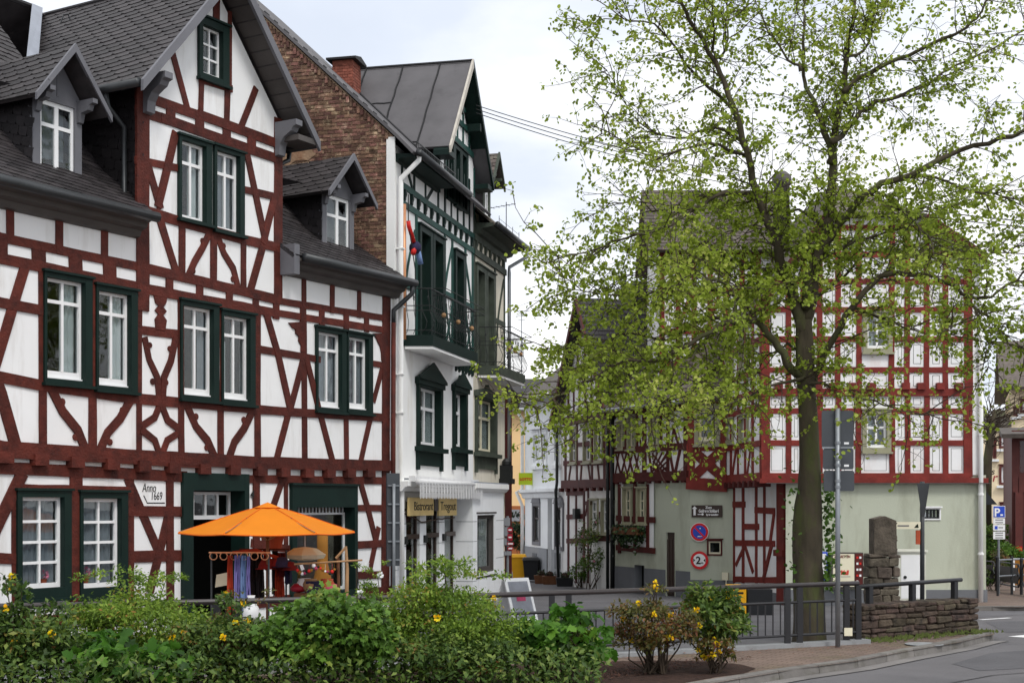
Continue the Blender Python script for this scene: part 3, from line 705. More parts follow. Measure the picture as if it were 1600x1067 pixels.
# baluster brace, V brace and quatrefoil of the narrow bay
A.blob([c2(608, 412), c2(614, 440), c2(626, 452), c2(612, 470), c2(626, 486), c2(612, 505), c2(616, 545), c2(652, 552), c2(658, 510), c2(644, 490), c2(658, 474), c2(645, 458), c2(656, 440), c2(660, 418)])
bc(c2, [(555, 548), (712, 566)], .15)
bc(c2, [(574, 590), (590, 665), (622, 735), (628, 812)], .12, knobs=K(c2, (592, 608, .05), (604, 752, .055)))
bc(c2, [(692, 590), (676, 670), (648, 735), (644, 812)], .12, knobs=K(c2, (672, 622, .05), (655, 756, .055)))
bc(c2, [(632, 845), (612, 895), (566, 925)], .12); bc(c2, [(640, 848), (662, 905), (708, 940)], .12)
bc(c2, [(566, 950), (612, 985), (628, 1035)], .12); bc(c2, [(708, 955), (662, 985), (642, 1038)], .12)
# first floor, centre and right
bc(c4, [(240, 560), (425, 575), (600, 592), (820, 608), (1190, 630)], .16)
bc(c4, [(427, 565), (427, 815)], .15); bc(c4, [(597, 160), (598, 830)], .15); bc(c4, [(430, 130), (430, 560)], .07)
bc(c4, [(275, 585), (312, 670), (365, 735), (400, 812)], .15, knobs=K(c4, (312, 625, .06), (362, 768, .055)))
bc(c4, [(572, 604), (535, 680), (490, 742), (465, 815)], .15, knobs=K(c4, (534, 640, .06), (484, 775, .055)))
bc(c4, [(642, 165), (690, 330), (745, 575)], .15); bc(c4, [(598, 312), (690, 328), (815, 348), (880, 360)], .13)
A.blob([c4(740, 190), c4(758, 215), c4(772, 222), c4(772, 240), c4(788, 255), c4(786, 275), c4(798, 295), c4(797, 325), c4(815, 325), c4(815, 185)])
bc(c4, [(812, 165), (817, 838)], .15); bc(c4, [(806, 370), (752, 580)], .14); bc(c4, [(826, 370), (882, 598)], .14)
bc(c4, [(1128, 378), (1180, 386)], .12); A.blob([c4(1132, 240), c4(1146, 262), c4(1156, 285), c4(1164, 300), c4(1170, 330), c4(1172, 368), c4(1192, 368), c4(1192, 240)])
bc(c4, [(1176, 400), (1138, 545)], .13)
bc(c4, [(738, 622), (684, 828)], .15); bc(c4, [(893, 632), (946, 838)], .14); bc(c4, [(1008, 640), (1010, 838)], .14); bc(c4, [(1118, 640), (1074, 838)], .13)
# jetty beams and joist ends
A.beam([(-60, 690), c5(0, 60), c5(882, 112)], .24, n=.09, back=.03); A.beam([c4(190, 817), c4(600, 838), c4(1198, 853)], .22, n=.095, back=.03)
for i, (c, x, y) in enumerate([(c5, 5, 95), (c5, 157, 106), (c5, 312, 116), (c5, 465, 126), (c5, 602, 132), (c5, 733, 138)] + [(c4, x, y) for x, y in ((53, 858), (193, 863), (335, 868), (473, 872), (600, 877), (707, 883), (818, 887), (918, 888), (1012, 888), (1105, 886))]):
    if c is c5 and i == 5: continue
    p = A.L(*c(x, y)); MB().box(p[0] - .13, p[0] + .13, -.13 - .002 * (i % 5), .02, p[1] - .085, p[1] + .085).obj('joist_end', 'timber', A.root)
A.beam([(-60, 723), c5(0, 138), c5(790, 178)], .18); A.beam([c4(180, 905), c4(550, 913), c4(1195, 922)], .15)
# ground floor
bc(c5, [(88, 175), (0, 355), (-40, 440)], .2); bc(c5, [(65, 230), (65, 720)], .14); bc(c5, [(-60, 525), (55, 532)], .16)
bc(c5, [(325, 185), (325, 740)], .24); bc(c5, [(560, 190), (562, 700)], .13); bc(c5, [(70, 226), (560, 236)], .12)
bc(c5, [(552, 196), (600, 310), (682, 500)], .17); bc(c5, [(722, 345), (690, 480), (645, 660)], .17)
bc(c5, [(560, 326), (785, 328)], .17); bc(c5, [(565, 522), (785, 516)], .19); bc(c5, [(729, 195), (731, 720)], .16)
bc(c6, [(428, 100), (428, 640)], .17); bc(c6, [(415, 395), (600, 425)], .15)
bc(c6, [(548, 110), (500, 250)], .14); bc(c6, [(455, 270), (475, 420)], .14); bc(c6, [(572, 108), (572, 420)], .1)
bc(c6, [(930, 105), (965, 230), (1008, 400)], .14); bc(c6, [(1015, 330), (970, 550)], .14)
bc(c6, [(905, 225), (1030, 225)], .13); bc(c6, [(905, 402), (1030, 396)], .15); bc(c6, [(905, 550), (1035, 545)], .15); bc(c6, [(906, 105), (906, 140)], .1)
dl_, dr_ = A.L(*c6(68, 55)), A.L(*c6(385, 55))
A.beam([(-6.9, .45), (dl_[0] - .02, .45)], .2, px=False); A.beam([(dr_[0] + .02, .45), (5.8, .45)], .2, px=False)
# ---- windows
def wpx(c, tl, br, n=.06, **k):
    a, d = A.L(*c(*tl), n), A.L(*c(*br), n); return A.window(a[0], d[0], d[1], a[1], n0=n, **k)
CW = (.05, .14, .08, .07)
cur1 = ('curtain_grey', [(0.02, .2, 1, 0), (.72, .98, 1, 0)]); cur2 = ('curtain_grey', [(.02, .98, 1, 0)]); cur3 = ('curtain_white', [(.55, .98, 1, .0)])
wpx(c2, (178, 312), (368, 772), cw=CW, rows=(.78,), bottom=.06, curtain=cur3)
wpx(c2, (384, 366), (548, 797), cw=CW, rows=(.78,), bottom=.06, curtain=cur3)
wpx(c4, (247, 82), (424, 556), cw=CW, rows=(.78,), bottom=.06, curtain=cur1)
wpx(c4, (437, 130), (592, 574), cw=CW, rows=(.78,), bottom=.06, curtain=('curtain_white', [(.1, .3, .7, 0)]))
wpx(c4, (876, 207), (1013, 608), cw=CW, rows=(.78,), bottom=.06, curtain=cur2)
wpx(c4, (1018, 232), (1136, 614), cw=CW, rows=(.78,), bottom=.06, curtain=cur2)
wpx(c3, (210, 155), (343, 528), cw=(.06, .14, .07, .03), rows=(.74,), curtain=('curtain_white', [(.55, .98, 1, 0)]))
wpx(c3, (354, 198), (476, 572), cw=(.06, .12, .07, .03), rows=(.74,), curtain=cur2)
wpx(c1, (925, 68), (1064, 405), cw=(.09, .16, .13, .09), rows=(.33, .66), fw=.04, mull=.03)
wpx(c5, (77, 236), (310, 695), cw=(.09, .14, .10, .16), rows=(.25, .5, .75), fw=.055, mull=.035, curtain=cur2)
wpx(c5, (348, 243), (553, 690), cw=(.06, .14, .10, .16), rows=(.25, .5, .75), fw=.055, mull=.035, curtain=cur2)
# ---- door surround and shop window
dl, dr = A.L(*c6(68, 55)), A.L(*c6(385, 55)); zt = dl[1]
d0, d1 = dl[0] + .24, dr[0] - .12; dz = zt - .30
A.holes.append((d0 - .03, d1 + .03, .02, dz + .03))
MB().box(dl[0], d0, -.07, .26, 0, zt).box(d1, dr[0], -.07, .26, 0, zt).box(d0, d1, -.068, .26, dz, zt).obj('door_surround', 'green', A.root)
fl = MB(); fz0, fz1 = dz - .50, dz - .02
fl.box(d0 + .01, d1 - .01, .26, .32, fz1 - .05, fz1).box(d0 + .01, d1 - .01, .26, .32, fz0, fz0 + .07)
for i in range(5):
    x = d0 + .01 + (d1 - d0 - .07) * i / 4; fl.box(x, x + .05, .261, .319, fz0 + .07, fz1 - .05)
fl = fl.obj('transom_light', 'white_paint', A.root)
for i in range(4):
    x = d0 + .06 + (d1 - d0 - .07) * i / 4; MB().box(x, x + (d1 - d0) / 4 - .04, .285, .29, fz0 + .06, fz1 - .04).obj('pane', 'glass', fl)
sl_, sr_ = A.L(*c6(590, 115)), A.L(*c6(905, 125)); zt2 = sl_[1]
s0, s1, sz1, sz0 = sl_[0] + .14, sr_[0] - .10, zt2 - .42, .55
A.holes.append((s0 - .03, s1 + .03, sz0 - .03, sz1 + .03))
MB().box(sl_[0], s0, -.08, .26, .4, zt2).box(s1, sr_[0], -.08, .26, .4, zt2).box(s0, s1, -.078, .26, sz1, zt2).box(s0, s1, -.078, .26, .4, sz0).box(sl_[0] - .03, sr_[0] + .03, -.12, -.02, zt2 - .002, zt2 + .04).obj('shop_window_frame', 'green', A.root)
q = MB(); q.box(s0, s1, .17, .21, sz1 - .14, sz1 - .10).box(s0, s0 + .05, .17, .21, sz0, sz1 - .14).box(s1 - .05, s1, .17, .21, sz0, sz1 - .14).box(s0, s1, .171, .209, sz0, sz0 + .06)
for i in range(17):
    x = s0 + .05 + (s1 - s0 - .1) * i / 16; q.box(x - .012, x + .012, .175, .2, sz1 - .10, sz1)
q = q.obj('shop_window', 'white_paint', A.root); MB().box(s0 + .05, s1 - .05, .185, .19, sz0 + .06, sz1 - .14).obj('pane', 'glass', q)
# ---- main wall: rectangle plus gable
A.wall([(SA0, -.3), (SA1, -.3), (SA1, ZE - .1), (SA0, ZE - .1)])
hold = A.holes
gw = 1.73; zg = AZ - AS * gw - .22
A.wall([(AC - gw, ZE - .1), (AC + gw, ZE - .1), (AC + gw, zg), (AC, AZ - .25), (AC - gw, zg)], name='gable_wall')
# shell: side, back walls and floors so the rooms are dark
MB().add([(SA0, 0, -.3), (SA0, 8.5, -.3), (SA0, 8.5, ZE), (SA0, 4.25, 11.3), (SA0, 0, ZE - .1)], [(0, 1, 2, 3, 4)]).add([(SA0, 8.5, -.3), (SA1, 8.5, -.3), (SA1, 8.5, ZE), (SA0, 8.5, ZE)], [(0, 1, 2, 3)]).add([(SA1, 0, -.3), (SA1, 8.5, -.3), (SA1, 8.5, ZE), (SA1, 4.25, 11.3), (SA1, 0, ZE - .1)], [(4, 3, 2, 1, 0)]).obj('side_walls', 'plaster', A.root)
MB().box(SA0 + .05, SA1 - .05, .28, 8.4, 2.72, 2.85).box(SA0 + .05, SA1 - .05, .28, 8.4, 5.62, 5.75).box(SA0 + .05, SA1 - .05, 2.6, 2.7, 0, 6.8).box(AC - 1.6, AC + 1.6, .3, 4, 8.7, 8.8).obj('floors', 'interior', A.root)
# gable cheeks (slated) and roof
zc = AZ - AS * gw - .05
ck = MB().add([(AC - gw, 0, ZE - .4), (AC - gw, 0, zc - .15), (AC - gw, 3.5, zc - .15), (AC - gw, 3.5, 9)], [(0, 1, 2, 3)]).add([(AC + gw, 0, ZE - .4), (AC + gw, 0, zc - .15), (AC + gw, 3.5, zc - .15), (AC + gw, 3.5, 9)], [(3, 2, 1, 0)]).obj('gable_cheek', 'slate_dark', A.root)
tile_field(ck, 'slate', 'slate_dark', (AC - gw - .005, 2.6, ZE - .4), (0, -1, 0), (0, 0, 1), [(0, 2.0), (2.6, 0), (2.6, zc - ZE + .25), (0, zc - ZE + .25)], .24, .17, .004, .014, .5, 40, rot=rad(-14), tilt=.05, cut=.25)
def slope(parent_root, name, mat, p, thick=.06, parent=None):
    """roof slab from four corners (local), with underside"""
    a = [Vector(v) for v in p]; n_ = (a[1] - a[0]).cross(a[-1] - a[0]).normalized()
    if n_.z < 0: n_ = -n_
    m_ = MB(); k = len(a); m_.add(a + [v - n_ * thick for v in a], [tuple(range(k)), tuple(range(2 * k - 1, k - 1, -1))] + [(i, i + k, (i + 1) % k + k, (i + 1) % k) for i in range(k)])
    return m_.obj(name, mat, parent_root), n_
OV = .52; hw = 2.2; zf = AZ - AS * hw
rl, nl = slope(A.root, 'gable_roof', 'slate', [(AC - hw, -OV, zf), (AC, -OV, AZ), (AC, 4.4, AZ), (AC - hw, 2.4, zf)])
rr, nr = slope(A.root, 'gable_roof', 'slate', [(AC + hw, -OV, zf), (AC + hw, 2.4, zf), (AC, 4.4, AZ), (AC, -OV, AZ)])
hyp = math.hypot(hw, AZ - zf)
tile_field(rl, 'slate', 'slate', (AC - hw, -OV, zf), (0, -1, 0), (hw, 0, AZ - zf), [(0, 0), (0, hyp), (-4.4 - OV, hyp), (-2.4 - OV, 0)], .30, .155, .005, .016, .5, 150, rot=rad(7), tilt=.07, cut=.3)
# soffit boards and barge boards, brackets
for sg in (-1, 1):
    x_ = AC + sg * hw
    A_b = MB(); 
    A_b.add([(AC, -OV - .03, AZ + .05), (x_ + sg * .04, -OV - .03, zf + .01), (x_ + sg * .04, -OV - .03, zf - .17), (AC, -OV - .03, AZ - .17),
             (AC, -OV + .03, AZ + .05), (x_ + sg * .04, -OV + .03, zf + .01), (x_ + sg * .04, -OV + .03, zf - .17), (AC, -OV + .03, AZ - .17)],
            [(0, 1, 2, 3), (4, 7, 6, 5), (0, 4, 5, 1), (3, 2, 6, 7), (1, 5, 6, 2)]).obj('barge_board', 'dormer_grey', A.root)
    for i in range(12):       # soffit boards, one by one
        t0, t1 = i / 12 + .004, (i + 1) / 12 - .004; z_ = lambda t: zf + (AZ - zf) * t - .10; xx = lambda t: x_ + (AC - x_) * t
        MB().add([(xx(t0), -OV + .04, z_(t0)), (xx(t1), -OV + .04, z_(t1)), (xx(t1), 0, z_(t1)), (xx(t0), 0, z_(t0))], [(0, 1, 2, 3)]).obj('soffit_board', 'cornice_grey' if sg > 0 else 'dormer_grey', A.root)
    xb = AC + sg * (gw + .02); zb_ = zf + .28
    MB().prism([(0, 0), (.5, 0), (.5, -.1), (.42, -.13), (.38, -.2), (.3, -.24), (.2, -.3), (.12, -.42), (.1, -.6), (0, -.62)], -.09, .09).obj('gable_bracket', 'dormer_grey', A.root).matrix_local = Matrix.Translation((xb - sg * .1, -.02, zb_)) @ Matrix.Rotation(rad(-90), 4, 'Z')
    MB().box(xb - .12, x_ + sg * .02 if sg > 0 else xb + .12, -OV, 0, zf - .08, zf + .02).obj('eave_board', 'cornice_grey', A.root) if sg > 0 else None
def gutter(F, pts, r=.075, mat='zinc_dark', name='gutter'):
    m_ = MB().tube(pts, r, 8); return m_.obj(name, mat, F.root, smooth=True)
gutter(A, [(AC - hw - .06, -OV + .05, zf - .03), (AC - hw - .06, 2.3, zf - .03)])
gutter(A, [(AC + hw + .06, -OV + .05, zf - .03), (AC + hw + .06, 2.3, zf - .03)])
MB().tube([(AC - hw - .04, .3, zf - .06), (AC - hw + .02, .3, zf - .3), (AC - gw - .1, .3, zf - .55), (AC - gw - .1, .3, 7.25), (AC - gw - .25, .2, 7.1)], .045, 8).obj('downpipe', 'zinc_dark', A.root, smooth=True)
MB().tube([(AC + hw + .05, .2, zf - .05), (AC + hw + .02, .2, zf - .25), (AC + gw + .1, .2, zf - .45), (AC + gw + .08, .2, 7.2)], .045, 8).obj('downpipe', 'zinc_dark', A.root, smooth=True)
# main roof, left and right of the gable; ridge caps
EV, ZR = -.36, 11.5
def mainroof(x0, x1, ze, budget, rot):
    k = [(EV, ze), (.9, ze + .9), (4.25, ZR)]
    o, _ = slope(A.root, 'roof', 'slate', [(x0, k[0][0], k[0][1]), (x1, k[0][0], k[0][1]), (x1, k[1][0], k[1][1]), (x0, k[1][0], k[1][1])])
    o2, _ = slope(A.root, 'roof', 'slate', [(x0, k[1][0], k[1][1]), (x1, k[1][0], k[1][1]), (x1, k[2][0], k[2][1]), (x0, k[2][0], k[2][1])])
    l1 = math.hypot(k[1][0] - k[0][0], k[1][1] - k[0][1]); l2 = math.hypot(k[2][0] - k[1][0], k[2][1] - k[1][1])
    tile_field(o, 'slate', 'slate', (x0, k[0][0], k[0][1]), (1, 0, 0), (0, k[1][0] - k[0][0], k[1][1] - k[0][1]), [(0, 0), (x1 - x0, 0), (x1 - x0, l1), (0, l1)], .28, .15, .005, .016, .5, budget, rot=rot, tilt=.07, cut=.3)
    tile_field(o2, 'slate', 'slate', (x0, k[1][0], k[1][1]), (1, 0, 0), (0, k[2][0] - k[1][0], k[2][1] - k[1][1]), [(0, 0), (x1 - x0, 0), (x1 - x0, l2), (0, l2)], .28, .15, .005, .016, .5, 0, rot=rot, tilt=.07, cut=.3)
    return o
mainroof(SA0 - .3, AC - gw + .02, ZE - .08, 30, rad(-7)); mainroof(AC + gw - .02, SA1 + .12, ZE - .16, 20, rad(-7))
slope(A.root, 'roof', 'slate', [(SA0 - .3, 4.25, ZR), (SA1, 4.25, ZR), (SA1, 8.8, ZE), (SA0 - .3, 8.8, ZE)])
MB().tube([(SA0 - .3, 4.25, ZR + .02), (AC - .3, 4.25, ZR + .02)], .07, 8).obj('ridge_cap', 'slate_dark', A.root); MB().tube([(AC, -OV, AZ + .01), (AC, 4.3, AZ + .01)], .05, 8).obj('ridge_cap', 'slate_dark', A.root)
MB().add([(AC - .12, 4.2, ZR + .07), (AC - .42, 4.14, ZR + .05), (AC - 1.92, 2.55, 9.76), (AC - 1.62, 2.6, 9.80)], [(0, 1, 2, 3)]).obj('valley_flashing', 'lead', A.root)
for x_, y_ in ((AC - .25, 1.3), (AC - .35, 3.2)):   # snow hooks on the gable roof
    MB().tube([(x_, y_, AZ - AS * (AC - x_) + .02), (x_ - .06, y_, AZ - AS * (AC - x_) + .12), (x_ - .16, y_, AZ - AS * (AC - x_) + .08), (x_ - .2, y_ + .03, AZ - AS * (AC - x_) - .08)], .012, 6).obj('roof_hook', 'zinc_dark', A.root)
# eaves cornices and gutters
for x0, x1, ze in ((SA0, AC - gw - .14, ZE - .08), (AC + gw + .13, SA1 + .1, ZE - .16)):
    MB().prism([(0, 0), (.36, 0), (.36, -.05), (.28, -.08), (.25, -.15), (.14, -.19), (.1, -.28), (0, -.30)], x0, x1).obj('eaves_cornice', 'cornice_grey', A.root).matrix_local = Matrix.Translation((0, 0, ze - .03)) @ Matrix(((0, 1, 0, 0), (-1, 0, 0, 0), (0, 0, 1, 0), (0, 0, 0, 1)))
    gutter(A, [(x0 - (.0 if x0 < 0 else -.05), EV - .07, ze - .02), (x1 + (.06 if x0 < 0 else .12), EV - .07, ze - .02)], .085)
MB().box(AC + gw - .02, AC + gw + .13, -.36, .5, ZE - .5, ZE + .05).obj('eave_board', 'dormer_grey', A.root)
MB().tube([(5.96, EV - .07, ZE - .2), (5.98, EV - .05, ZE - .4), (5.86, -.2, ZE - .62), (5.76, -.1, ZE - .75), (5.76, -.1, ZE - 1.0)], .05, 8).obj('downpipe', 'zinc_dark', A.root, smooth=True)
MB().tube([(5.76, -.1, ZE - 1.0), (5.74, -.1, .1)], .05, 8).obj('downpipe', 'timber', A.root, smooth=True)
# dormers
def dormer(F, x0, x1, zb, ze, za, yf, ov, side, win=True, mat='dormer_grey', slate='slate', deep=2.2, budget=25):
    cx = (x0 + x1) / 2; hwd = (x1 - x0) / 2 + side; r = F.root
    zfoot = ze - (za - ze) * side / (hwd - side) * .5
    d = MB(); fw = .14
    d.box(x0, x0 + fw, yf - .02, yf + .1, zb, ze).box(x1 - fw, x1, yf - .02, yf + .1, zb, ze)
    d.box(x0 - .06, x1 + .06, yf - .07, yf + .1, zb - .1, zb).box(x0, x1, yf - .015, yf + .1, ze - .1, ze)
    d.prism([(x0, ze), (x1, ze), (cx, za - .1)], yf - .012, yf + .08)
    d.box(cx - .02, cx + .02, yf - .02, yf, ze, za - .25)
    d = d.obj('dormer', mat, r)
    s = MB(); s.box(x0 + fw, x1 - fw, yf + .02, yf + .06, zb, zb + .1).box(x0 + fw, x1 - fw, yf + .02, yf + .06, ze - .17, ze - .1)
    xm = cx; z1_ = zb + (ze - zb) * .62
    s.box(x0 + fw, x0 + fw + .055, yf + .021, yf + .06, zb + .1, ze - .17).box(x1 - fw - .055, x1 - fw, yf + .021, yf + .06, zb + .1, ze - .17).box(xm - .04, xm + .04, yf + .015, yf + .06, zb + .1, ze - .17).box(x0 + fw + .05, x1 - fw - .05, yf + .018, yf + .058, z1_ - .03, z1_ + .03)
    s.obj('sash', 'white_paint', d)
    for a, bb in ((x0 + fw + .05, xm - .035), (xm + .035, x1 - fw - .05)):
        for e_, f_ in ((zb + .09, z1_ - .025), (z1_ + .025, ze - .16)): MB().box(a, bb, yf + .038, yf + .042, e_, f_).obj('pane', 'glass', d)
    MB().box(x0 + fw, x1 - fw, yf + .25, yf + .26, zb, ze).obj('curtain', 'curtain_grey', d)
    # cheeks
    for sg, xx in ((-1, x0 + .01), (1, x1 - .01)):
        c = MB().add([(xx, yf, zb - .1), (xx, yf, ze), (xx, yf + deep, ze), (xx, yf + deep, zb + deep * .9)], [(0, 1, 2, 3)]).obj('cheek', 'slate_dark', d)
        if sg < 0: tile_field(d, 'slate', 'slate_dark', (xx - .004, yf + 1.3, zb - .1), (0, -1, 0), (0, 0, 1), [(0, 1.1), (1.3, 0), (1.3, ze - zb + .1), (0, ze - zb + .1)], .2, .15, .004, .012, .5, 12, rot=rad(-14), tilt=.05, cut=.25)
    # roof planes
    hy = math.hypot(hwd, za - zfoot)
    p1, _ = slope(r, 'dormer_roof', slate, [(cx - hwd, yf - ov, zfoot), (cx, yf - ov, za), (cx, yf + deep + .6, za), (cx - hwd, yf + deep * .7, zfoot)], .05)
    p2, _ = slope(r, 'dormer_roof', slate, [(cx + hwd, yf - ov, zfoot), (cx + hwd, yf + deep * .7, zfoot), (cx, yf + deep + .6, za), (cx, yf - ov, za)], .05)
    tile_field(p1, 'slate', slate, (cx - hwd, yf - ov, zfoot), (0, -1, 0), (hwd, 0, za - zfoot), [(0, 0), (0, hy), (-(deep + .6 + ov), hy), (-(deep * .7 + ov), 0)], .27, .15, .005, .016, .5, budget, rot=rad(6), tilt=.07, cut=.3)
    p1.parent = d; p2.parent = d
    for sg in (-1, 1):
        xf = cx + sg * (hwd + .03); y = yf - ov - .025
        MB().add([(cx, y, za + .045), (xf, y, zfoot + .01), (xf, y, zfoot - .10), (cx, y, za - .09), (cx, y + .05, za + .045), (xf, y + .05, zfoot + .01), (xf, y + .05, zfoot - .10), (cx, y + .05, za - .09)],
                 [(0, 1, 2, 3), (4, 7, 6, 5), (0, 4, 5, 1), (3, 2, 6, 7), (1, 5, 6, 2)]).obj('barge_board', mat, d)
        b_ = MB().prism([(0, 0), (ov - .02, 0), (ov - .02, -.07), (ov - .1, -.09), (ov - .13, -.17), (.1, -.2), (.06, -.34), (0, -.36)], -.05, .05).obj('bracket', mat, d)
        b_.matrix_local = Matrix.Translation((cx + sg * ((x1 - x0) / 2 - .06), yf - .01, ze + .02)) @ Matrix.Rotation(rad(-90), 4, 'Z')
    return d
dormer(A, -2.97, -2.0, 7.36, 8.62, 9.35, .5, .4, .24)
dormer(A, 4.16, 5.19, 7.18, 8.49, 9.17, .5, .4, .24)
# painted lettering and house number
p = A.L(*c5(612, 243)); text('Anno', .21, 'black_paint', A.root, (p[0], -.004, p[1]), name='painted_lettering', shear=.18, sx=.66, bold=-.002)
p = A.L(*c5(648, 277)); text('1669', .19, 'black_paint', A.root, (p[0], -.004, p[1]), name='painted_lettering', shear=.1, sx=.7, bold=-.002)
A.beam([c5(625, 272), c5(634, 291), c5(698, 291)], .02, mat='black_paint', name='painted_flourish', n=.004, jit=0)
p = A.L(*c6(397, 178)); text('4', .2, 'black_iron', A.root, (p[0], -.03, p[1]), name='house_number', shear=.15, bold=.004)
# ------------------------------------------------------------------ HOUSE B (tall white and green house with the bistro) and its weathered neighbour
BO = (-2.434, 29.102); BU = (math.sin(rad(13.3)), math.cos(rad(13.3)))
B = Bld('tall_townhouse', 'tall white townhouse with green half-timbering, balcony, felt gable roof and bare brick side', 'house', BO, BU)
B.beam_mat = 'green_mid'; B.wall_mat = 'stucco'
BE = 6.35                                    # where the neighbour begins
BL = lambda x, y, n=0.0: B.L(x, y, n)
zb_off = -B.zb
b1 = crop(610, 740, 4.85); b7 = crop(400, 0, 2.54); b8 = crop(620, 220, 5.333); b9 = crop(620, 380, 4.85); bm_ = crop(590, 380, 2.667)
def casement(F, x0, x1, z0, z1, mat, n=.07, ped=.35, sash='white_paint', double=False, apron=.38, y0=0.0):
    """tall window with pediment, shutters' box casing, sill and apron"""
    cx = (x0 + x1) / 2; wd = (x1 - x0)
    w_ = F.window(x0, x1, z0, z1, casing=mat, cw=(.13, .16, .10, .08), n0=n, sash=sash, fw=.06, cols=2 if wd > 1.0 else 1, rows=(.66,), mull=.06, sill=False, sash_y=.10, depth=.2, curtain=('curtain_white', [(.0, .35, 1, 0), (.65, 1, 1, 0)]), y0=y0)
    m_ = MB(); f = y0 - n
    m_.prism([(x0 - .08, z1 - .06), (x1 + .08, z1 - .06), (x1 + .08, z1 + .08), (cx + .12, z1 + ped - .1), (cx, z1 + ped), (cx - .12, z1 + ped - .1), (x0 - .08, z1 + .08)], f - .03, y0 + .01)
    m_.prism([(x0 - .12, z1 + .05), (x1 + .12, z1 + .05), (x1 + .12, z1 + .11), (cx, z1 + ped + .06), (x0 - .12, z1 + .11)], f - .07, f - .028) if ped > .3 else None
    m_.obj('pediment', mat, w_); m_ = MB()
    m_.box(x0 - .1, x1 + .1, f - .10, y0 + .01, z0 - .07, z0 + .03)
    m_.box(x0 + .02, x1 - .02, f + .02, y0 + .01, z0 - apron, z0 - .07)
    m_.box(x0 - .02, x0 + .1, f, y0 + .01, z0 - apron - .1, z0 - .07).box(x1 - .1, x1 + .02, f, y0 + .01, z0 - apron - .1, z0 - .07)
    m_.obj('apron', mat, w_)
    return w_
def pxwin(F, tl, br, mat, ped, **k):
    a, d = F.L(*tl), F.L(*br); return casement(F, a[0], d[0], d[1] + .42, a[1] - ped, mat, ped=ped, **k)
pxwin(B, bm_(160, 492), bm_(262, 940), 'green', .42)
pxwin(B, bm_(310, 540), bm_(366, 938), 'green', .36)
# balcony doors
def bdoor(F, x0, x1, z0, z1, mat, y0=0.0):
    w_ = F.window(x0, x1, z0, z1, casing=mat, cw=(.12, .20, .14, .06), n0=.07, sash='cream_paint', fw=.06, cols=1, rows=(.28, .8), mull=.05, sill=False, sash_y=.16, depth=.26, y0=y0, curtain=('curtain_white', [(0, 1, .8, .28)]), name='balcony_door')
    return w_
ZF = 5.72 + zb_off; ZD = 8.28 + zb_off
bdoor(B, 1.62, 2.62, ZF, ZD, 'green'); bdoor(B, 2.66, 3.62, ZF, ZD, 'green'); bdoor(B, 4.5, 5.42, ZF, ZD - .05, 'green')
# half-timber frame of the balcony floor
zc1, zc2 = 8.87 + zb_off, 8.5 + zb_off; ZEB = 9.62 + zb_off
for z_, w_ in ((zc1, .16), (zc2, .16), (ZF - .05, .16)): B.beam([(.42, z_), (BE, z_)], w_ * .8, px=False, n=.03 + .001 * z_)
for x_ in (.5, 1.5, 3.75, 4.38, 5.55, BE - .1): B.beam([(x_, ZF), (x_, zc2)], .12, px=False)
for x_ in (.5, 1.5): B.beam([(x_, ZF + 1.3), (x_ + .0, ZF + 1.301)], .12, px=False)
B.beam([(.5, ZF + 1.1), (1.6, ZF + 1.1)], .16, px=False); B.beam([(3.7, ZF + 1.35), (4.45, ZF + 1.35)], .15, px=False); B.beam([(5.5, ZF + 1.35), (BE, ZF + 1.35)], .15, px=False)
def arc(F, x0, z0, x1, z1, bend, w_=.08, mat=None):
    pts = []
    for i in range(9):
        t = i / 8; pts.append((x0 + (x1 - x0) * t + bend * math.sin(math.pi * t), z0 + (z1 - z0) * t))
    F.beam(pts, w_, px=False, jit=0, mat=mat)
arc(B, 3.72, ZF, 4.38, ZD, -.35); arc(B, 5.45, ZD, BE - .1, ZF, .3); arc(B, .55, ZF + .1, 1.4, ZD - .2, -.2)
for x0 in (3.74, 5.56): B.beam([(x0, ZF), (x0 + .65, ZF + 1.2)], .07, px=False); B.beam([(x0 + .65, ZF), (x0, ZF + 1.2)], .07, px=False)
# knee wall and gable studs
for x_ in (.5, 1.35, 2.2, 3.2, 3.75, 4.3, 4.85, 5.4, 5.95): B.beam([(x_, zc1), (x_, ZEB + (.6 if 3.1 < x_ < 6.2 else -.1))], .085, px=False, mat='green')
B.beam([(.6, ZEB - .1), (1.3, zc1)], .08, px=False, mat='green'); B.beam([(2.2, zc1), (3.1, ZEB - .1)], .08, px=False, mat='green')
for i in range(12):       # corbels between the two rails
    x_ = .62 + i * .5
    MB().prism([(0, 0), (.07, 0), (.07, -.1), (.05, -.16), (.05, -.2), (.025, -.24), (0, -.25)], -.05, .05).obj('corbel', 'green', B.root).matrix_local = Matrix.Translation((x_, 0, zc1 - .07)) @ Matrix.Rotation(rad(-90), 4, 'Z')
# gable
GC, GZ_, GS = 4.85, 12.78 + zb_off, 1.27
gh = 1.62; zg0 = GZ_ - GS * gh - .2
a, d = BL(*b8(418, 72)), BL(*b8(602, 588))
gx0, gx1, gz0_, gz1_ = GC - .95, GC + .85, 9.30 + zb_off, 10.75 + zb_off
for i in range(3):
    x_ = gx0 + i * (gx1 - gx0) / 3; B.window(x_, x_ + (gx1 - gx0) / 3 - .01, gz0_, gz1_, casing='green', cw=(.09, .12, .1, .08), n0=.05, sash='green', fw=.03, cols=1, rows=(.7,), sill=(i == 1), sash_y=.1, depth=.2)
B.beam([(GC - 1.36, gz1_ + .12), (GC + 1.36, gz1_ + .12)], .13, px=False, n=.055)
B.beam([(GC - 1.0, gz1_ + .62), (GC + 1.0, gz1_ + .62)], .12, px=False, n=.054); B.beam([(GC - .6, gz1_ + 1.02), (GC + .6, gz1_ + 1.02)], .1, px=False, n=.056)
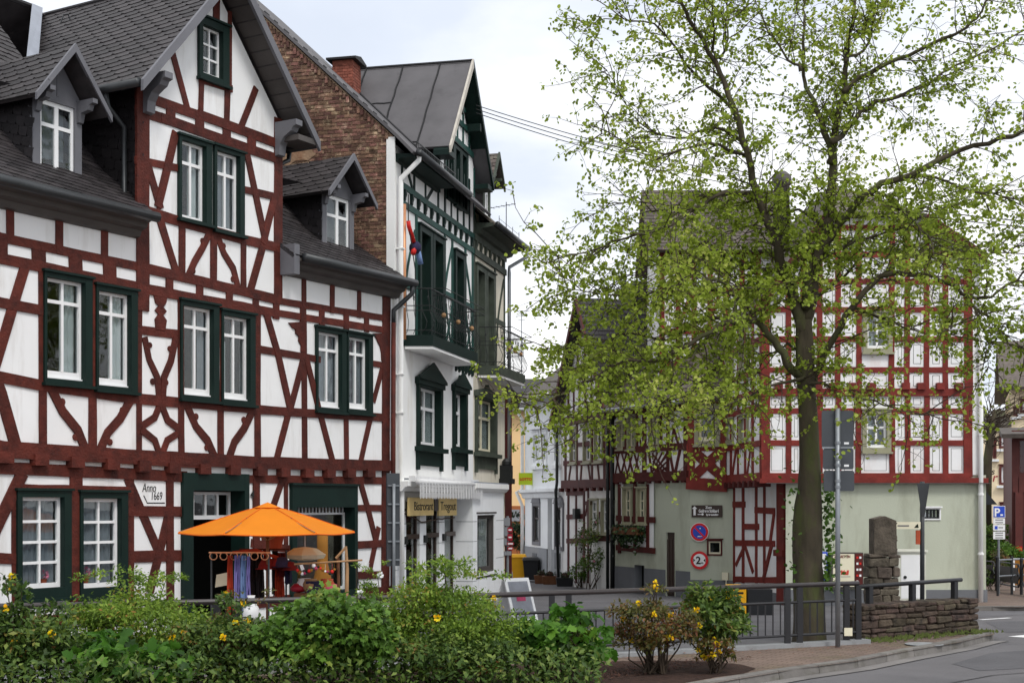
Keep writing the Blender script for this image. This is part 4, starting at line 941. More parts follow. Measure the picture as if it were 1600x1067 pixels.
for x_ in (GC - 1.05, GC - .5, GC, GC + .5, GC + 1.05): B.beam([(x_, gz1_ + .1), (x_, GZ_ - GS * abs(x_ - GC) - .15)], .08, px=False)
for x_ in (GC - 1.55, GC - 1.05, GC + .95, GC + 1.55): B.beam([(x_, ZEB - .3), (x_, min(gz1_ + .12, GZ_ - GS * abs(x_ - GC) - .22))], .08, px=False)
# walls
ZW = 2.62 + zb_off
BAY = BL(745, 880)[0] - .0
holes_all = B.holes
B.wall([(0, ZW), (BE, ZW), (BE, ZEB), (0, ZEB)])
B.wall([(GC - gh, ZEB), (GC + gh, ZEB), (GC + gh, zg0), (GC, GZ_ - .25), (GC - gh, zg0)], name='gable_wall')
for xx in (GC - gh, GC + gh): MB().add([(xx, 0, ZEB - .3), (xx, 0, zg0 + .15), (xx, 2.4, zg0 + .15)], [(0, 1, 2)]).obj('gable_cheek', 'slate_dark', B.root)
# brick side wall: backing plus bricks one by one
ROOF = [(-.45, 9.42 + zb_off), (-.1, 9.78 + zb_off), (5.2, 14.75 + zb_off)]; RS = (ROOF[2][1] - ROOF[1][1]) / (ROOF[2][0] - ROOF[1][0])
rz = lambda y: ROOF[1][1] + RS * (y - ROOF[1][0])
side = MB().add([(0, .02, -.3), (0, 10, -.3), (0, 10, rz(.3)), (0, 5.2, rz(5.2) - .1), (0, .02, rz(0) - .1)], [(4, 3, 2, 1, 0)]).obj('side_wall', 'mortar', B.root)
nb = tile_field(side, 'brick', 'brick', (0, 6.0, 6.3), (0, -1, 0), (0, 0, 1), ccw([(0, 0), (5.85, 0), (5.85, rz(.15) - 6.45), (0.8, rz(5.2) - 6.5), (0, rz(5.2) - 6.5)]), .185, .078, .018, .014, .45, 300, jit=1.2, rough=.008,
                holes=[(4.85, 5.0, .8, .95)])
vb = MB()                     # ragged soldier course under the verge
for i in range(64):
    y_ = .12 + i * .078; z_ = rz(y_) - .2
    vb.box(-.03 - random.random() * .02, .0, y_, y_ + .062, z_ - .05 + random.uniform(-.03, .03), z_ + .06)
vb.obj('verge_course', 'brick', side, kind='stuff')
MB().box(-.03, .02, -.02, .16, 6.2, rz(0) - .12).obj('corner_render', 'stucco', B.root)
for cy, cz, ry, rz_, sd in ((2.75, 10.9, .5, .45, 1), (3.3, 12.0, .5, .5, 2), (2.3, 9.7, .6, .28, 4)):   # patches of old render left on the bricks
    random.seed(sd); pts = [(cy + ry * math.cos(t) * random.uniform(.7, 1.1), cz + rz_ * math.sin(t) * random.uniform(.6, 1.1)) for t in np.linspace(0, 6.28, 22)[:-1]]
    bm2 = bmesh.new(); f_ = bm2.faces.new([bm2.verts.new((-.027, y_, min(z_, rz(y_) - .35))) for y_, z_ in pts]); bmesh.ops.triangulate(bm2, faces=[f_]); me = bpy.data.meshes.new('render_patch'); bm2.to_mesh(me); bm2.free(); me.materials.append(MATS['render_patch']); link('render_patch', me, side)
random.seed(11)
# shell
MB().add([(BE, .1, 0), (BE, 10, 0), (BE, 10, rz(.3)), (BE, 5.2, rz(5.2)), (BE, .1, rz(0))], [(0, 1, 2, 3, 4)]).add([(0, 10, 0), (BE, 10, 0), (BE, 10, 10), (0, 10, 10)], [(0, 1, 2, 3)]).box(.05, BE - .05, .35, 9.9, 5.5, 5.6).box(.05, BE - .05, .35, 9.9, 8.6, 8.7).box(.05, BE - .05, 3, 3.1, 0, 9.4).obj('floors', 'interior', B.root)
# main roof and the front gable roof of felt sheets
r1, _ = slope(B.root, 'roof', 'felt', [(-.08, ROOF[0][0], ROOF[0][1]), (BE + .1, ROOF[0][0], ROOF[0][1]), (BE + .1, ROOF[1][0], ROOF[1][1]), (-.08, ROOF[1][0], ROOF[1][1])])
r2, n2_ = slope(B.root, 'roof', 'felt', [(-.08, ROOF[1][0], ROOF[1][1]), (BE + .1, ROOF[1][0], ROOF[1][1]), (BE + .1, ROOF[2][0], ROOF[2][1]), (-.08, ROOF[2][0], ROOF[2][1])])
slope(B.root, 'roof', 'felt', [(-.08, 5.2, ROOF[2][1]), (BE + .1, 5.2, ROOF[2][1]), (BE + .1, 10.4, 9.5), (-.08, 10.4, 9.5)])
for i in range(20):           # torn battens along the verge
    y_ = .2 + i * .22; MB().box(-.06, .10 + random.random() * .12, y_, y_ + .02, rz(y_) + .005, rz(y_) + .03 + random.random() * .01).obj('verge_batten', 'tar', r2)
fo = .38; fh = 1.98; zff = GZ_ - GS * fh
back = lambda z: (z - ROOF[1][1]) / RS + ROOF[1][0] + .05
fl_, nfl = slope(B.root, 'gable_roof', 'felt', [(GC - fh, -fo, zff), (GC, -fo, GZ_), (GC, back(GZ_), GZ_), (GC - fh, back(zff), zff)])
fr_, nfr = slope(B.root, 'gable_roof', 'felt', [(GC + fh, -fo, zff), (GC + fh, back(zff), zff), (GC, back(GZ_), GZ_), (GC, -fo, GZ_)])
fx = lambda y_, t: Vector((GC - fh * (1 - t), y_, zff + (GZ_ - zff) * t)) + nfl * .008
tb = MB()                     # tarred seams
for y_ in (.42, 1.35, 2.3):
    pts = [fx(y_ + random.uniform(-.015, .015), t) for t in np.linspace(max(0, (rz(y_) - zff) / (GZ_ - zff)) if y_ > 1 else 0, 1, 8)]; tb.tube(pts, .022, 5)
for y0, y1, t in ((1.35, 2.3, .55), (.42, 1.35, .06)): tb.tube([fx(y_, t + random.uniform(-.01, .01)) for y_ in np.linspace(y0, y1, 6)], .018, 5)
tb.tube([fx(back(zff + (GZ_ - zff) * t) - .06, t) for t in np.linspace(.02, 1, 12)], .03, 5)
tb.obj('seam', 'tar', fl_)
MB().tube([(GC, -fo, GZ_ + .01), (GC, back(GZ_), GZ_ + .01)], .04, 6).obj('ridge_cap', 'tar', B.root)
for sg in (-1, 1):
    xf = GC + sg * (fh + .03); y = -fo - .04
    MB().add([(GC, y, GZ_ + .05), (xf, y, zff), (xf, y, zff - .16), (GC, y, GZ_ - .16), (GC, y + .05, GZ_ + .05), (xf, y + .05, zff), (xf, y + .05, zff - .16), (GC, y + .05, GZ_ - .16)],
             [(0, 1, 2, 3), (4, 7, 6, 5), (0, 4, 5, 1), (3, 2, 6, 7), (1, 5, 6, 2)]).obj('barge_board', 'old_board' if sg < 0 else 'green', B.root)
    slope(B.root, 'soffit', 'green', [(xf, -fo + .02, zff - .09), (xf, 0, zff - .09), (GC, 0, GZ_ - .09), (GC, -fo + .02, GZ_ - .09)], .02)
    MB().box(GC + sg * (gh - .1), xf, -fo, .0, zff - .2, zff - .08).obj('eave_board', 'green', B.root)
    MB().box(GC + sg * .8 - .06, GC + sg * .8 + .06, -fo, 0, GZ_ - GS * .8 - .46, GZ_ - GS * .8 - .28).obj('purlin_end', 'green', B.root)
# eaves: soffit, gutter, snow guard, white downpipe
for x0, x1 in ((0.1, GC - gh - .15),):
    MB().prism([(0, 0), (.42, -.02), (.42, -.09), (.06, -.10), (.04, -.16), (0, -.17)], x0, x1).obj('eaves_cornice', 'green', B.root).matrix_local = Matrix.Translation((0, 0, ROOF[0][1] + .02)) @ Matrix(((0, 1, 0, 0), (-1, 0, 0, 0), (0, 0, 1, 0), (0, 0, 0, 1)))
    gutter(B, [(x0 - .1, -.53, ROOF[0][1] - .01), (x1 + 1.0, -.53, ROOF[0][1] - .01)], .075)
    sg_ = MB()
    for i in range(24): sg_.box(x0 + i * .115, x0 + i * .115 + .012, -.46, -.45, ROOF[0][1] + .03, ROOF[0][1] + .24)
    sg_.box(x0, x1, -.465, -.45, ROOF[0][1] + .23, ROOF[0][1] + .25).box(x0, x1, -.464, -.452, ROOF[0][1] + .10, ROOF[0][1] + .12).obj('snow_guard', 'black_iron', B.root)
MB().tube([(.12, -.5, ROOF[0][1] - .05), (.12, -.5, ROOF[0][1] - .14), (.13, -.1, ROOF[0][1] - .5), (.13, -.1, ROOF[0][1] - .6), (.14, -.1, .9 + ZW - .6), (.14, -.12, ZW), (.14, -.12, .1)], .055, 8).obj('downpipe', 'stucco', B.root, smooth=True)
MB().tube([(.42, -.08, zc2 - .05), (.42, -.08, ZF - .1)], .045, 8).obj('copper_pipe', 'copper', B.root, smooth=True)
for z_ in (4.2, 5.0, 6.4, 7.6): MB().box(.07, .21, -.17, 0, z_, z_ + .03).obj('pipe_clip', 'stucco', B.root)
# chimney
ch = MB().box(3.72, 4.28, 2.25, 2.75, 11.6, 12.66 + zb_off).obj('chimney', 'brick_red', B.root)
MB().prism([(3.6, 12.66 + zb_off), (4.4, 12.66 + zb_off), (4.4, 12.71 + zb_off), (4.0, 12.80 + zb_off), (3.6, 12.71 + zb_off)], 2.13, 2.87).obj('chimney_cap', 'tar', ch)
tile_field(ch, 'brick', 'brick_red', (3.715, 2.75, 11.9), (0, -1, 0), (0, 0, 1), [(0, 0), (.5, 0), (.5, .82), (0, .82)], .125, .07, .012, .008, .5, 40, jit=.5)
tile_field(ch, 'brick', 'brick_red', (3.72, 2.245, 11.9), (1, 0, 0), (0, 0, 1), [(0, 0), (.56, 0), (.56, .82), (0, .82)], .14, .07, .012, .008, .5, 30, jit=.5)
# ---- ground floor with the bistro
pr = []
for x0, x1 in ((55, 118), (222, 270), (370, 410), (498, 536)): pr.append((BL(*b1(x0, 500))[0], BL(*b1(x1, 500))[0]))
WR = .065
st = MB(); jr = .012
for i, (x0, x1) in enumerate(pr):
    x0 = max(x0, 0.02) if i else 0.0
    nblk = 5
    for k in range(nblk):
        za_, zb2 = ZW * k / nblk * .86, ZW * (k + 1) / nblk * .86
        MB().box(x0 - (.0 if i == 0 else .0), x1, -.004 * (k % 2), WR + .1, za_ + (.008 if k else -.3), zb2 - .004).obj('pier_block', 'stucco_white', B.root)
ZL = ZW * .86
MB().box(0, BAY, .03, .3, ZL + .001, ZW - .02).obj('lintel', 'stucco', B.root)
for i in range(3):
    x0, x1 = pr[i][1], pr[i + 1][0]
    w_ = MB().box(x0, x0 + .07, WR, WR + .06, 0, ZL).box(x1 - .07, x1, WR, WR + .06, 0, ZL).box(x0, x1, WR + .001, WR + .06, 0, .35).box(x0, x1, WR - .06, WR + .061, ZL * .66, ZL * .66 + .1).box(x0, x1, WR + .002, WR + .059, ZL - .12, ZL).obj('bistro_window', 'brown_sign', B.root)
    MB().box(x0 + .07, x1 - .07, WR + .03, WR + .034, .35, ZL * .66).obj('pane', 'glass', w_); MB().box(x0 + .07, x1 - .07, WR + .03, WR + .034, ZL * .66 + .1, ZL - .12).obj('pane', 'glass', w_)
    MB().box(x0 + .1, x0 + .3, WR + .16, WR + .17, .35, ZL * .64).obj('curtain', 'curtain_grey', w_)
    MB().box(x0 - .22, x0 + .0, -.05, -.006, ZL * .62, ZL * .62 + .16).obj('wall_box', 'black_iron', B.root)
# cornice band
MB().prism([(0, 0), (.30, 0), (.30, -.1), (.22, -.13), (.18, -.2), (0, -.22)], -.02, BAY).obj('cornice', 'stucco', B.root).matrix_local = Matrix.Translation((0, 0, ZW + .03)) @ Matrix(((0, 1, 0, 0), (-1, 0, 0, 0), (0, 0, 1, 0), (0, 0, 0, 1)))
# projecting shop bay with the big window
BN = .42; bx0 = BL(*b1(625, 600), BN)[0]; bx1 = BL(*b1(858, 600), BN)[0]
wl, wr = BL(*b1(655, 500), BN)[0], BL(*b1(800, 500), BN)[0]; wz0, wz1 = BL(*b1(720, 740), BN)[1] - .1, BL(*b1(720, 300), BN)[1]
hs = B.holes; B.holes = []
bw = B.window(wl, wr, wz0, wz1, casing='cornice_grey', cw=(.08, .16, .06, .12), n0=-.04, sash='cornice_grey', fw=.07, cols=1, rows=(), sill=True, sash_y=.1, depth=.2, y0=-BN, curtain=('curtain_white', [(.1, .4, 1, 0), (.5, .9, 1, 0)]), name='bay_window')
B.wall([(bx0, -.3), (bx1, -.3), (bx1, ZW), (bx0, ZW)], mat='stucco_white', y=-BN, name='bay_wall')
B.holes = hs
MB().box(bx0, bx0 + .02, -BN + .001, .3, -.3, ZW).box(bx1 - .02, bx1, -BN + .001, .3, -.3, ZW).box(bx0, bx1, -BN, .3, ZW - .03, ZW - .001).obj('bay_return', 'stucco_white', B.root)
jm = MB()
for k in range(1, 5):
    z_ = ZL * k / 5; jm.box(bx0 - .003, bx0 - .001, -BN + .0, 0, z_ - .006, z_ + .006); jm.box(bx0, wl, -BN - .002, -BN - .001, z_ - .006, z_ + .006); jm.box(wr, bx1, -BN - .002, -BN - .001, z_ - .006, z_ + .006)
jm.obj('stone_joints', 'plinth_grey', B.root)
MB().prism([(0, 0), (.12, 0), (.12, -.12), (.05, -.2), (0, -.22)], bx0 - .1, bx1 + .1).obj('bay_cornice', 'stucco', B.root).matrix_local = Matrix.Translation((0, -BN, ZW + .06)) @ Matrix(((0, 1, 0, 0), (-1, 0, 0, 0), (0, 0, 1, 0), (0, 0, 0, 1)))
MB().box(bx0 - .1, bx1 + .1, -BN - .1, 0, ZW + .055, ZW + .09).obj('bay_roof', 'lead', B.root)
# balcony
def balcony(F, x0, x1, dep, mat, zt, iron='black_iron', bulge=.14):
    m_ = MB()
    m_.vprism([(x0, 0), (x0 + .12, -dep), (x1 - .12, -dep), (x1, 0)], zt - .23, zt); bal = m_.obj('balcony', mat, F.root)
    MB().vprism([(x0 + .02, -.02), (x0 + .14, -dep + .02), (x1 - .14, -dep + .02), (x1 - .02, -.02)], zt - .29, zt - .232).obj('balcony_underside', 'stucco', bal)
    path = [(x0 + .03, -.05), (x0 + .12, -dep + .06), (x1 - .12, -dep + .06), (x1 - .03, -.05)]
    for z_ in (.1, .52, .62, .98): MB().tube([(x, y, zt + z_) for x, y in path], .010 if z_ < .9 else .015, 6).obj('balcony_rail', iron, bal)
    pp = along([(x, y, 0) for x, y in path], .155)
    for i, p_ in enumerate(pp):
        d_ = .0
        oy = -bulge * (1 if p_.y < -dep * .5 else .4)
        MB().tube([(p_.x, p_.y, zt + .02), (p_.x, p_.y + oy * .8, zt + .14), (p_.x, p_.y + oy, zt + .28), (p_.x, p_.y + oy * .3, zt + .5), (p_.x, p_.y, zt + .98)], .007, 4).obj('baluster', iron, bal)
        if i % 2: MB().tube([(p_.x + .05 * math.cos(t), p_.y - .01, zt + .78 + .05 * math.sin(t)) for t in np.linspace(0, 6.0, 9)], .007, 4).obj('scroll', iron, bal)
    for x_ in (x0 + .8, (x0 + x1) / 2, x1 - .8):
        MB().sphere((x_, -dep + .02 - bulge * .4, zt + .5), .055, 8).obj('rosette', 'wood_tan', bal)
    # window-box rack on top rail
    for z_ in (.86, 1.0): MB().tube([(x0 + .3, -dep + .06, zt + z_), (x0 + .3, -dep - .22, zt + z_), (x1 - .3, -dep - .22, zt + z_), (x1 - .3, -dep + .06, zt + z_)], .01, 4).obj('flower_box_rack', iron, bal)
    return bal
balcony(B, .62, 4.55, .62, 'green', ZF + .02)
for i in range(6): MB().prism([(0, 0), (.07, 0), (.07, -.1), (.05, -.16), (.05, -.2), (.025, -.24), (0, -.25)], -.06, .06).obj('corbel', 'green', B.root).matrix_local = Matrix.Translation((4.7 + i * .3, 0, ZF - .12)) @ Matrix.Rotation(rad(-90), 4, 'Z')
# awning, sign boards, vine
aw0, aw1 = BL(*b1(205, 150), .45)[0], BL(*b1(700, 150), .5)[0]
aw = thing('awning', 'white retractable awning with ragged fringe over the bistro signs', 'awning', B.root.location, B.root.rotation_euler.z)
MB().tube([(aw0, -.46, ZW + .02), (aw1, -.46, ZW + .02)], .06, 8).obj('roller', 'awning', aw, smooth=True)
MB().box(aw0, aw1, -.40, -.26, ZW + .04, ZW + .14).obj('cassette', 'awning', aw)
fz = MB(); nn_ = 110
for i in range(nn_):
    x0 = aw0 + (aw1 - aw0) * i / nn_; x1 = aw0 + (aw1 - aw0) * (i + 1) / nn_; dz_ = random.uniform(-.012, .012); yy = -.50 + .012 * math.sin(i * 1.3)
    fz.add([(x0, yy, ZW + .02), (x1, yy, ZW + .02), (x1, yy - .004, ZW - .30 + dz_), ((x0 + x1) / 2, yy - .004, ZW - .335 + dz_), (x0, yy - .004, ZW - .30 + dz_)], [(0, 4, 3, 2, 1)])
fz.obj('fringe', 'awning', aw)
for x_ in (aw0 + .1, aw1 - .1): MB().box(x_ - .03, x_ + .03, -.4, .0, ZW + .06, ZW + .1).obj('arm', 'zinc', aw)
sgn = thing('bistro_sign', 'tan sign board of the bistro in two panels under the white awning', 'sign', B.root.location, B.root.rotation_euler.z)
for k, (x0, x1, tx, lab) in enumerate(((145, 328, 'Bistrorant', .3), (370, 503, 'Tregout', .3))):
    a, d = BL(*b1(x0, 178), .2), BL(*b1(x1, 314), .2)
    pn = MB().box(a[0], d[0], -.2, -.15, d[1], a[1]).obj('sign_panel', 'tan_sign', sgn)
    nch = len(tx); hgt = a[1] - d[1]
    t_ = text(tx, hgt * .68, 'black_paint', pn, (a[0] + (.3 if k == 0 else .1), -.203, d[1] + hgt * .30)); wd = t_.dimensions.x or 1
    bpy.context.view_layer.update(); t_.scale.x = (d[0] - a[0] - (.38 if k == 0 else .2)) / max(t_.dimensions.x, .1)
a, d = BL(*b1(330, 190), .2), BL(*b1(357, 280), .2); MB().box(a[0], d[0], -.22, -.16, d[1], a[1]).obj('menu_plate', 'cornice_grey', sgn)
vn = thing('vine', 'bare twisting vine climbing the white bistro front', 'plant', B.root.location, B.root.rotation_euler.z)
for q_, w0 in (([b1(90, 760), b1(85, 620), b1(70, 500), b1(62, 380), b1(75, 310), b1(130, 240)], .022), ([b1(560, 870), b1(578, 720), b1(556, 600), b1(545, 480), b1(535, 380), b1(520, 320)], .022), ([b1(110, 300), b1(230, 370), b1(330, 345), b1(420, 340), b1(520, 320)], .014), ([b1(540, 400), b1(600, 380)], .01), ([b1(70, 440), b1(110, 450)], .008)):
    p_ = [BL(*v, .06) for v in q_]; pts = []
    for (xa, za_), (xb, zb2) in zip(p_, p_[1:]):
        for t in (0, .33, .66): pts.append((xa + (xb - xa) * t + random.uniform(-.03, .03), -.06 + random.uniform(-.02, .02), za_ + (zb2 - za_) * t + random.uniform(-.02, .02)))
    MB().tube(pts, w0, 5).obj('stem', 'vine', vn)
# dummy hanging at the corner of the balcony
a = BL(*b9(150, 130), .25)
kl = thing('hanging_figure', 'small climbing doll in red and blue hanging from the balcony corner', 'decoration', B.root.location, B.root.rotation_euler.z)
MB().sphere((a[0] - .1, -.25, a[1] + .25), .14, 8).obj('body', 'cloth_navy', kl, smooth=True); MB().tube([(a[0] - .2, -.25, a[1] + .35), (a[0] - .38, -.2, a[1] + .65), (a[0] - .42, -.2, a[1] + .75)], .05, 6).obj('arm', 'red_bright', kl, smooth=True)
MB().tube([(a[0] - .1, -.25, a[1] + .3), (a[0] - .25, -.25, a[1] + .1)], .06, 6).obj('leg', 'red_bright', kl, smooth=True); MB().tube([(a[0] + .1, -.25, a[1] + .2), (a[0] + .2, -.28, a[1] - .05)], .06, 6).obj('leg', 'cloth_blue', kl, smooth=True)
MB().tube([(a[0] - .42, -.2, a[1] + 1.3), (a[0] - .42, -.2, a[1] + .7), (a[0] - .1, -.25, a[1] - .2), (a[0] - .05, -.25, a[1] - 1.2)], .012, 4).obj('rope', 'black_iron', kl)

# ---- weathered neighbour (same front line)
B2 = Bld('weathered_townhouse', 'weathered beige townhouse with dark olive timber and iron balcony behind the white one', 'house', (BO[0] + BE * B.u[0], BO[1] + BE * B.u[1]), BU, zb=B.zb)
B2.beam_mat = 'green_old'; B2.wall_mat = 'stucco_old'; W2 = 9.72 - BE
pxwin(B2, bm_(404, 575), bm_(490, 952), 'green_old', .30, sash='cream_paint')
bdoor(B2, .15, 1.12, ZF, ZD - .05, 'green_old'); bdoor(B2, 1.16, 2.1, ZF, ZD - .05, 'green_old')
for z_, w_ in ((zc1, .16), (zc2, .16), (ZF - .05, .14)): B2.beam([(0, z_), (W2, z_)], w_, px=False, n=.05 + .001 * z_)
for x_ in (.06, 2.2, W2 - .08): B2.beam([(x_, ZF), (x_, ZEB - .1)], .12, px=False)
for x_ in (.6, 1.15, 1.7, 2.75): B2.beam([(x_, zc1), (x_, ZEB - .1)], .08, px=False)
B2.beam([(.1, ZEB - .15), (.6, zc1)], .08, px=False); B2.beam([(1.2, zc1), (1.7, ZEB - .15)], .08, px=False); arc(B2, 2.3, ZF, 3.2, ZD, -.25); B2.beam([(2.2, ZF + 1.35), (W2, ZF + 1.35)], .13, px=False)
for i in range(7): MB().prism([(0, 0), (.07, 0), (.07, -.1), (.05, -.16), (.05, -.2), (.025, -.24), (0, -.25)], -.05, .05).obj('corbel', 'green_old', B2.root).matrix_local = Matrix.Translation((.2 + i * .48, 0, zc1 - .07)) @ Matrix.Rotation(rad(-90), 4, 'Z')
B2.wall([(0, ZW), (W2, ZW), (W2, ZEB - .1), (0, ZEB - .1)])
MB().add([(W2, 0, 0), (W2, 9, 0), (W2, 9, 9), (W2, 5, 13.8), (W2, 0, ZEB - .1)], [(0, 1, 2, 3, 4)]).add([(0, 9, 0), (W2, 9, 0), (W2, 9, 10), (0, 9, 10)], [(0, 1, 2, 3)]).obj('side_wall', 'stucco_old', B2.root)
MB().box(.05, W2 - .05, .35, 8.9, 5.5, 5.6).box(.05, W2 - .05, 3, 3.1, 0, 9).obj('floors', 'interior', B2.root)
slope(B2.root, 'roof', 'slate_brown', [(.1, -.55, 9.2 + zb_off), (W2 + .35, -.55, 9.2 + zb_off), (W2 + .35, 5, 14 + zb_off), (.1, 5, 14 + zb_off)]); slope(B2.root, 'roof', 'slate_brown', [(.1, 5, 14 + zb_off), (W2 + .35, 5, 14 + zb_off), (W2 + .35, 10, 9 + zb_off), (.1, 10, 9 + zb_off)])
MB().prism([(0, 0), (.5, -.02), (.5, -.1), (.2, -.14), (.14, -.26), (0, -.3)], .1, W2 + .3).obj('eaves_cornice', 'green_old', B2.root).matrix_local = Matrix.Translation((0, 0, 9.24 + zb_off)) @ Matrix(((0, 1, 0, 0), (-1, 0, 0, 0), (0, 0, 1, 0), (0, 0, 0, 1)))
gutter(B2, [(.1, -.6, 9.18 + zb_off), (W2 + .35, -.6, 9.18 + zb_off)], .07)
MB().tube([(W2 + .2, -.58, 9.12 + zb_off), (W2 + .2, -.58, 8.95 + zb_off), (W2 + .02, -.12, 8.65 + zb_off), (W2 + .02, -.12, 8.5 + zb_off), (W2 + .02, -.12, ZW + .15)], .05, 8).obj('downpipe', 'zinc', B2.root, smooth=True)
for i in range(4): MB().tube([(.9 + i * .75, -.45, 9.3 + zb_off), (.9 + i * .75, -.45, 9.55 + zb_off)], .008, 4).obj('snow_hook', 'black_iron', B2.root)
MB().tube([(.9, -.45, 9.48 + zb_off), (3.2, -.45, 9.48 + zb_off)], .006, 4).obj('snow_wire', 'black_iron', B2.root)
dormer(B2, 1.35, 2.1, 9.7 + zb_off, 10.75 + zb_off, 11.35 + zb_off, .1, .35, .22, mat='green_old', slate='slate_brown', budget=6)
balcony(B2, .35, 3.3, .62, 'green_old', ZF - .05)
MB().box(2.78, 3.06, -.3, 0, ZW + .1, ZW + .6).sphere((2.92, -.16, ZW + .66), .14, 8).box(2.7, 3.14, -.34, 0, ZW + .1, ZW + .24).obj('wall_bust', 'black_iron', B2.root)  # black bust of block, ball head and base, not a lamp
ae = thing('roof_aerial', 'small television aerial on the eaves of the weathered townhouse', 'aerial', B2.root.location, B2.root.rotation_euler.z)
MB().tube([(2.3, -.3, 9.4 + zb_off), (2.3, -.3, 10.2 + zb_off)], .012, 5).obj('mast', 'zinc_dark', ae); MB().tube([(2.1, -.6, 10.1 + zb_off), (2.5, .2, 10.1 + zb_off)], .008, 4).obj('boom', 'zinc_dark', ae)
for i in range(5): MB().tube([(2.15 + i * .08 - .1, -.5 + i * .16, 10.1 + zb_off), (2.15 + i * .08 + .1, -.5 + i * .16 - .05, 10.1 + zb_off)], .006, 4).obj('rod', 'zinc_dark', ae)
# ------------------------------------------------------------------ RIGHT-HAND GABLE HOUSE
R = Bld('red_timber_house', 'large red half-timbered gable house over a sage green ground floor, behind the tree', 'house', (5.9, 33.2), (1, 0))
R.beam_mat = 'timber_red'; R.wall_mat = 'plaster_r'
rL = R.L
def panelline(F, x0, x1, z0, z1, y0=0.0):
    """thin painted border line inside an infill panel"""
    if x1 - x0 < .18 or z1 - z0 < .18: return
    a = .045; t = .009; m_ = MB(); f = y0 - .004
    x0 += a; x1 -= a; z0 += a; z1 -= a
    m_.box(x0, x1, f, y0 + .001, z0, z0 + t).box(x0, x1, f, y0 + .001, z1 - t, z1).box(x0, x0 + t, f - .0005, y0 + .001, z0, z1).box(x1 - t, x1, f - .0005, y0 + .001, z0, z1)
    F.fix(m_.obj('painted_border', 'cornice_grey', F.root))
vx = [1196, 1232, 1256, 1281, 1310, 1341, 1394, 1418, 1448, 1477, 1512]
hy = [745, 692, 642, 613, 578, 530, 484, 440, 398, 356]
outl = [rL(1190, 748), rL(1514, 748), rL(1514, 392), rL(1440, 342), rL(1288, 338), rL(1190, 470)]
def top_at(x):                       # gable outline height at x
    pts = [rL(1190, 470), rL(1288, 338), rL(1440, 342), rL(1530, 402)]
    for (xa, za), (xb, zb2) in zip(pts, pts[1:]):
        if xa <= x <= xb: return za + (zb2 - za) * (x - xa) / (xb - xa)
    return pts[0][1] if x < pts[0][0] else pts[-1][1]
xs_ = [rL(x, 600)[0] for x in vx]; zs_ = [rL(1300, y)[1] for y in hy]
for i, z_ in enumerate(zs_):
    xa, xb = xs_[0] - .1, xs_[-1] + .05
    while top_at(xa) < z_ + .05 and xa < xs_[-1]: xa += .05
    while top_at(xb) < z_ + .05 and xb > xs_[0]: xb -= .05
    segs = [(xa, xb)]
    if i in (1, 5): segs = [(xa, rL(1347, 600)[0] + .03), (rL(1393, 600)[0] - .03, xb)]
    for xa, xb in segs:
        if xb - xa > .5: R.beam([(xa, z_), (xb, z_)], .18 if i in (0, 3) else .13, px=False, n=.06 if i in (0, 3) else None)
for i, x_ in enumerate(xs_):
    zt_ = top_at(x_) - .1
    R.beam([(x_, zs_[0]), (x_, min(zt_, zs_[3]))], .2 if i in (0, 10) else .13, px=False, n=.045 if i in (0, 10) else None)
    if zt_ > zs_[4]: R.beam([(x_ + random.uniform(-.03, .03), zs_[3]), (x_, zt_)], .2 if i in (0, 10) else .13, px=False)
for i in range(10):                  # joist ends of the jetty
    x_ = xs_[i] + .3; MB().box(x_ - .09, x_ + .09, -.12 - .001 * i, .02, zs_[3] + .06, zs_[3] + .22).obj('joist_end', 'timber_red', R.root)
for i in range(10):
    for j in range(7):
        if i == 5 and j in (1, 4): continue
        if zs_[j + 1] < top_at((xs_[i] + xs_[i + 1]) / 2) - .2: panelline(R, xs_[i] + .09, xs_[i + 1] - .09, zs_[j] + .1, zs_[j + 1] - .08)
R.beam([(xs_[7] + .1, zs_[4]), (xs_[8] - .1, zs_[5])], .12, px=False) if False else None
for t, k in (((1347, 640), (1392, 706)), ((1348, 488), (1394, 551))):
    a, d = rL(*t), rL(*k); R.window(a[0], d[0], d[1], a[1], casing='olive_paint', cw=.10, n0=.05, fw=.055, cols=2, rows=(.6,), mull=.05, curtain=('curtain_white', [(0, .3, 1, 0)]))
R.wall(outl, name='front_wall')
# right stucco edge, ground floor
pr0, pr1 = rL(1514, 600)[0], rL(1536, 600)[0]
MB().box(pr0, pr1, -.015, .2, zs_[0] + .05, rL(1500, 405)[1]).obj('corner_strip', 'stucco', R.root)
g0, g1 = rL(1228, 800)[0], rL(1541, 800)[0]; GT = rL(1400, 752)[1]; PZ = rL(1400, 921)[1]
R.holes = []
a, d = rL(1441, 793), rL(1470, 812)
R.window(a[0], d[0], d[1], a[1], casing='white_paint', cw=.03, n0=.01, sash='black_iron', fw=.03, cols=4, rows=(), sill=False, name='barred_window')
R.wall([(g0, PZ), (g1, PZ), (g1, GT + .15), (g0, GT + .15)], mat='stucco_sage', y=.02, name='ground_wall')
MB().box(g0, g1 + .02, -.03, .3, -.3, PZ).obj('plinth', 'plinth_grey', R.root)
R.beam([(xs_[0] - .15, GT + .02), (g1 + .02, GT + .02)], .12, px=False, n=.10, mat='timber_red'); MB().box(xs_[0], g1 + .06, -.16, .02, GT - .05, GT - .035).obj('drip_board', 'cornice_grey', R.root)
MB().tube([(pr1 - .08, -.08, rL(1500, 405)[1]), (pr1 - .08, -.08, -.1)], .06, 8).obj('downpipe', 'stucco', R.root, smooth=True)
for z_ in (1.2, 2.6, 4.0, 5.6): MB().tube([(pr1 - .08, -.08, z_), (pr1 - .08, -.08, z_ + .05)], .075, 8).obj('pipe_collar', 'stucco', R.root)
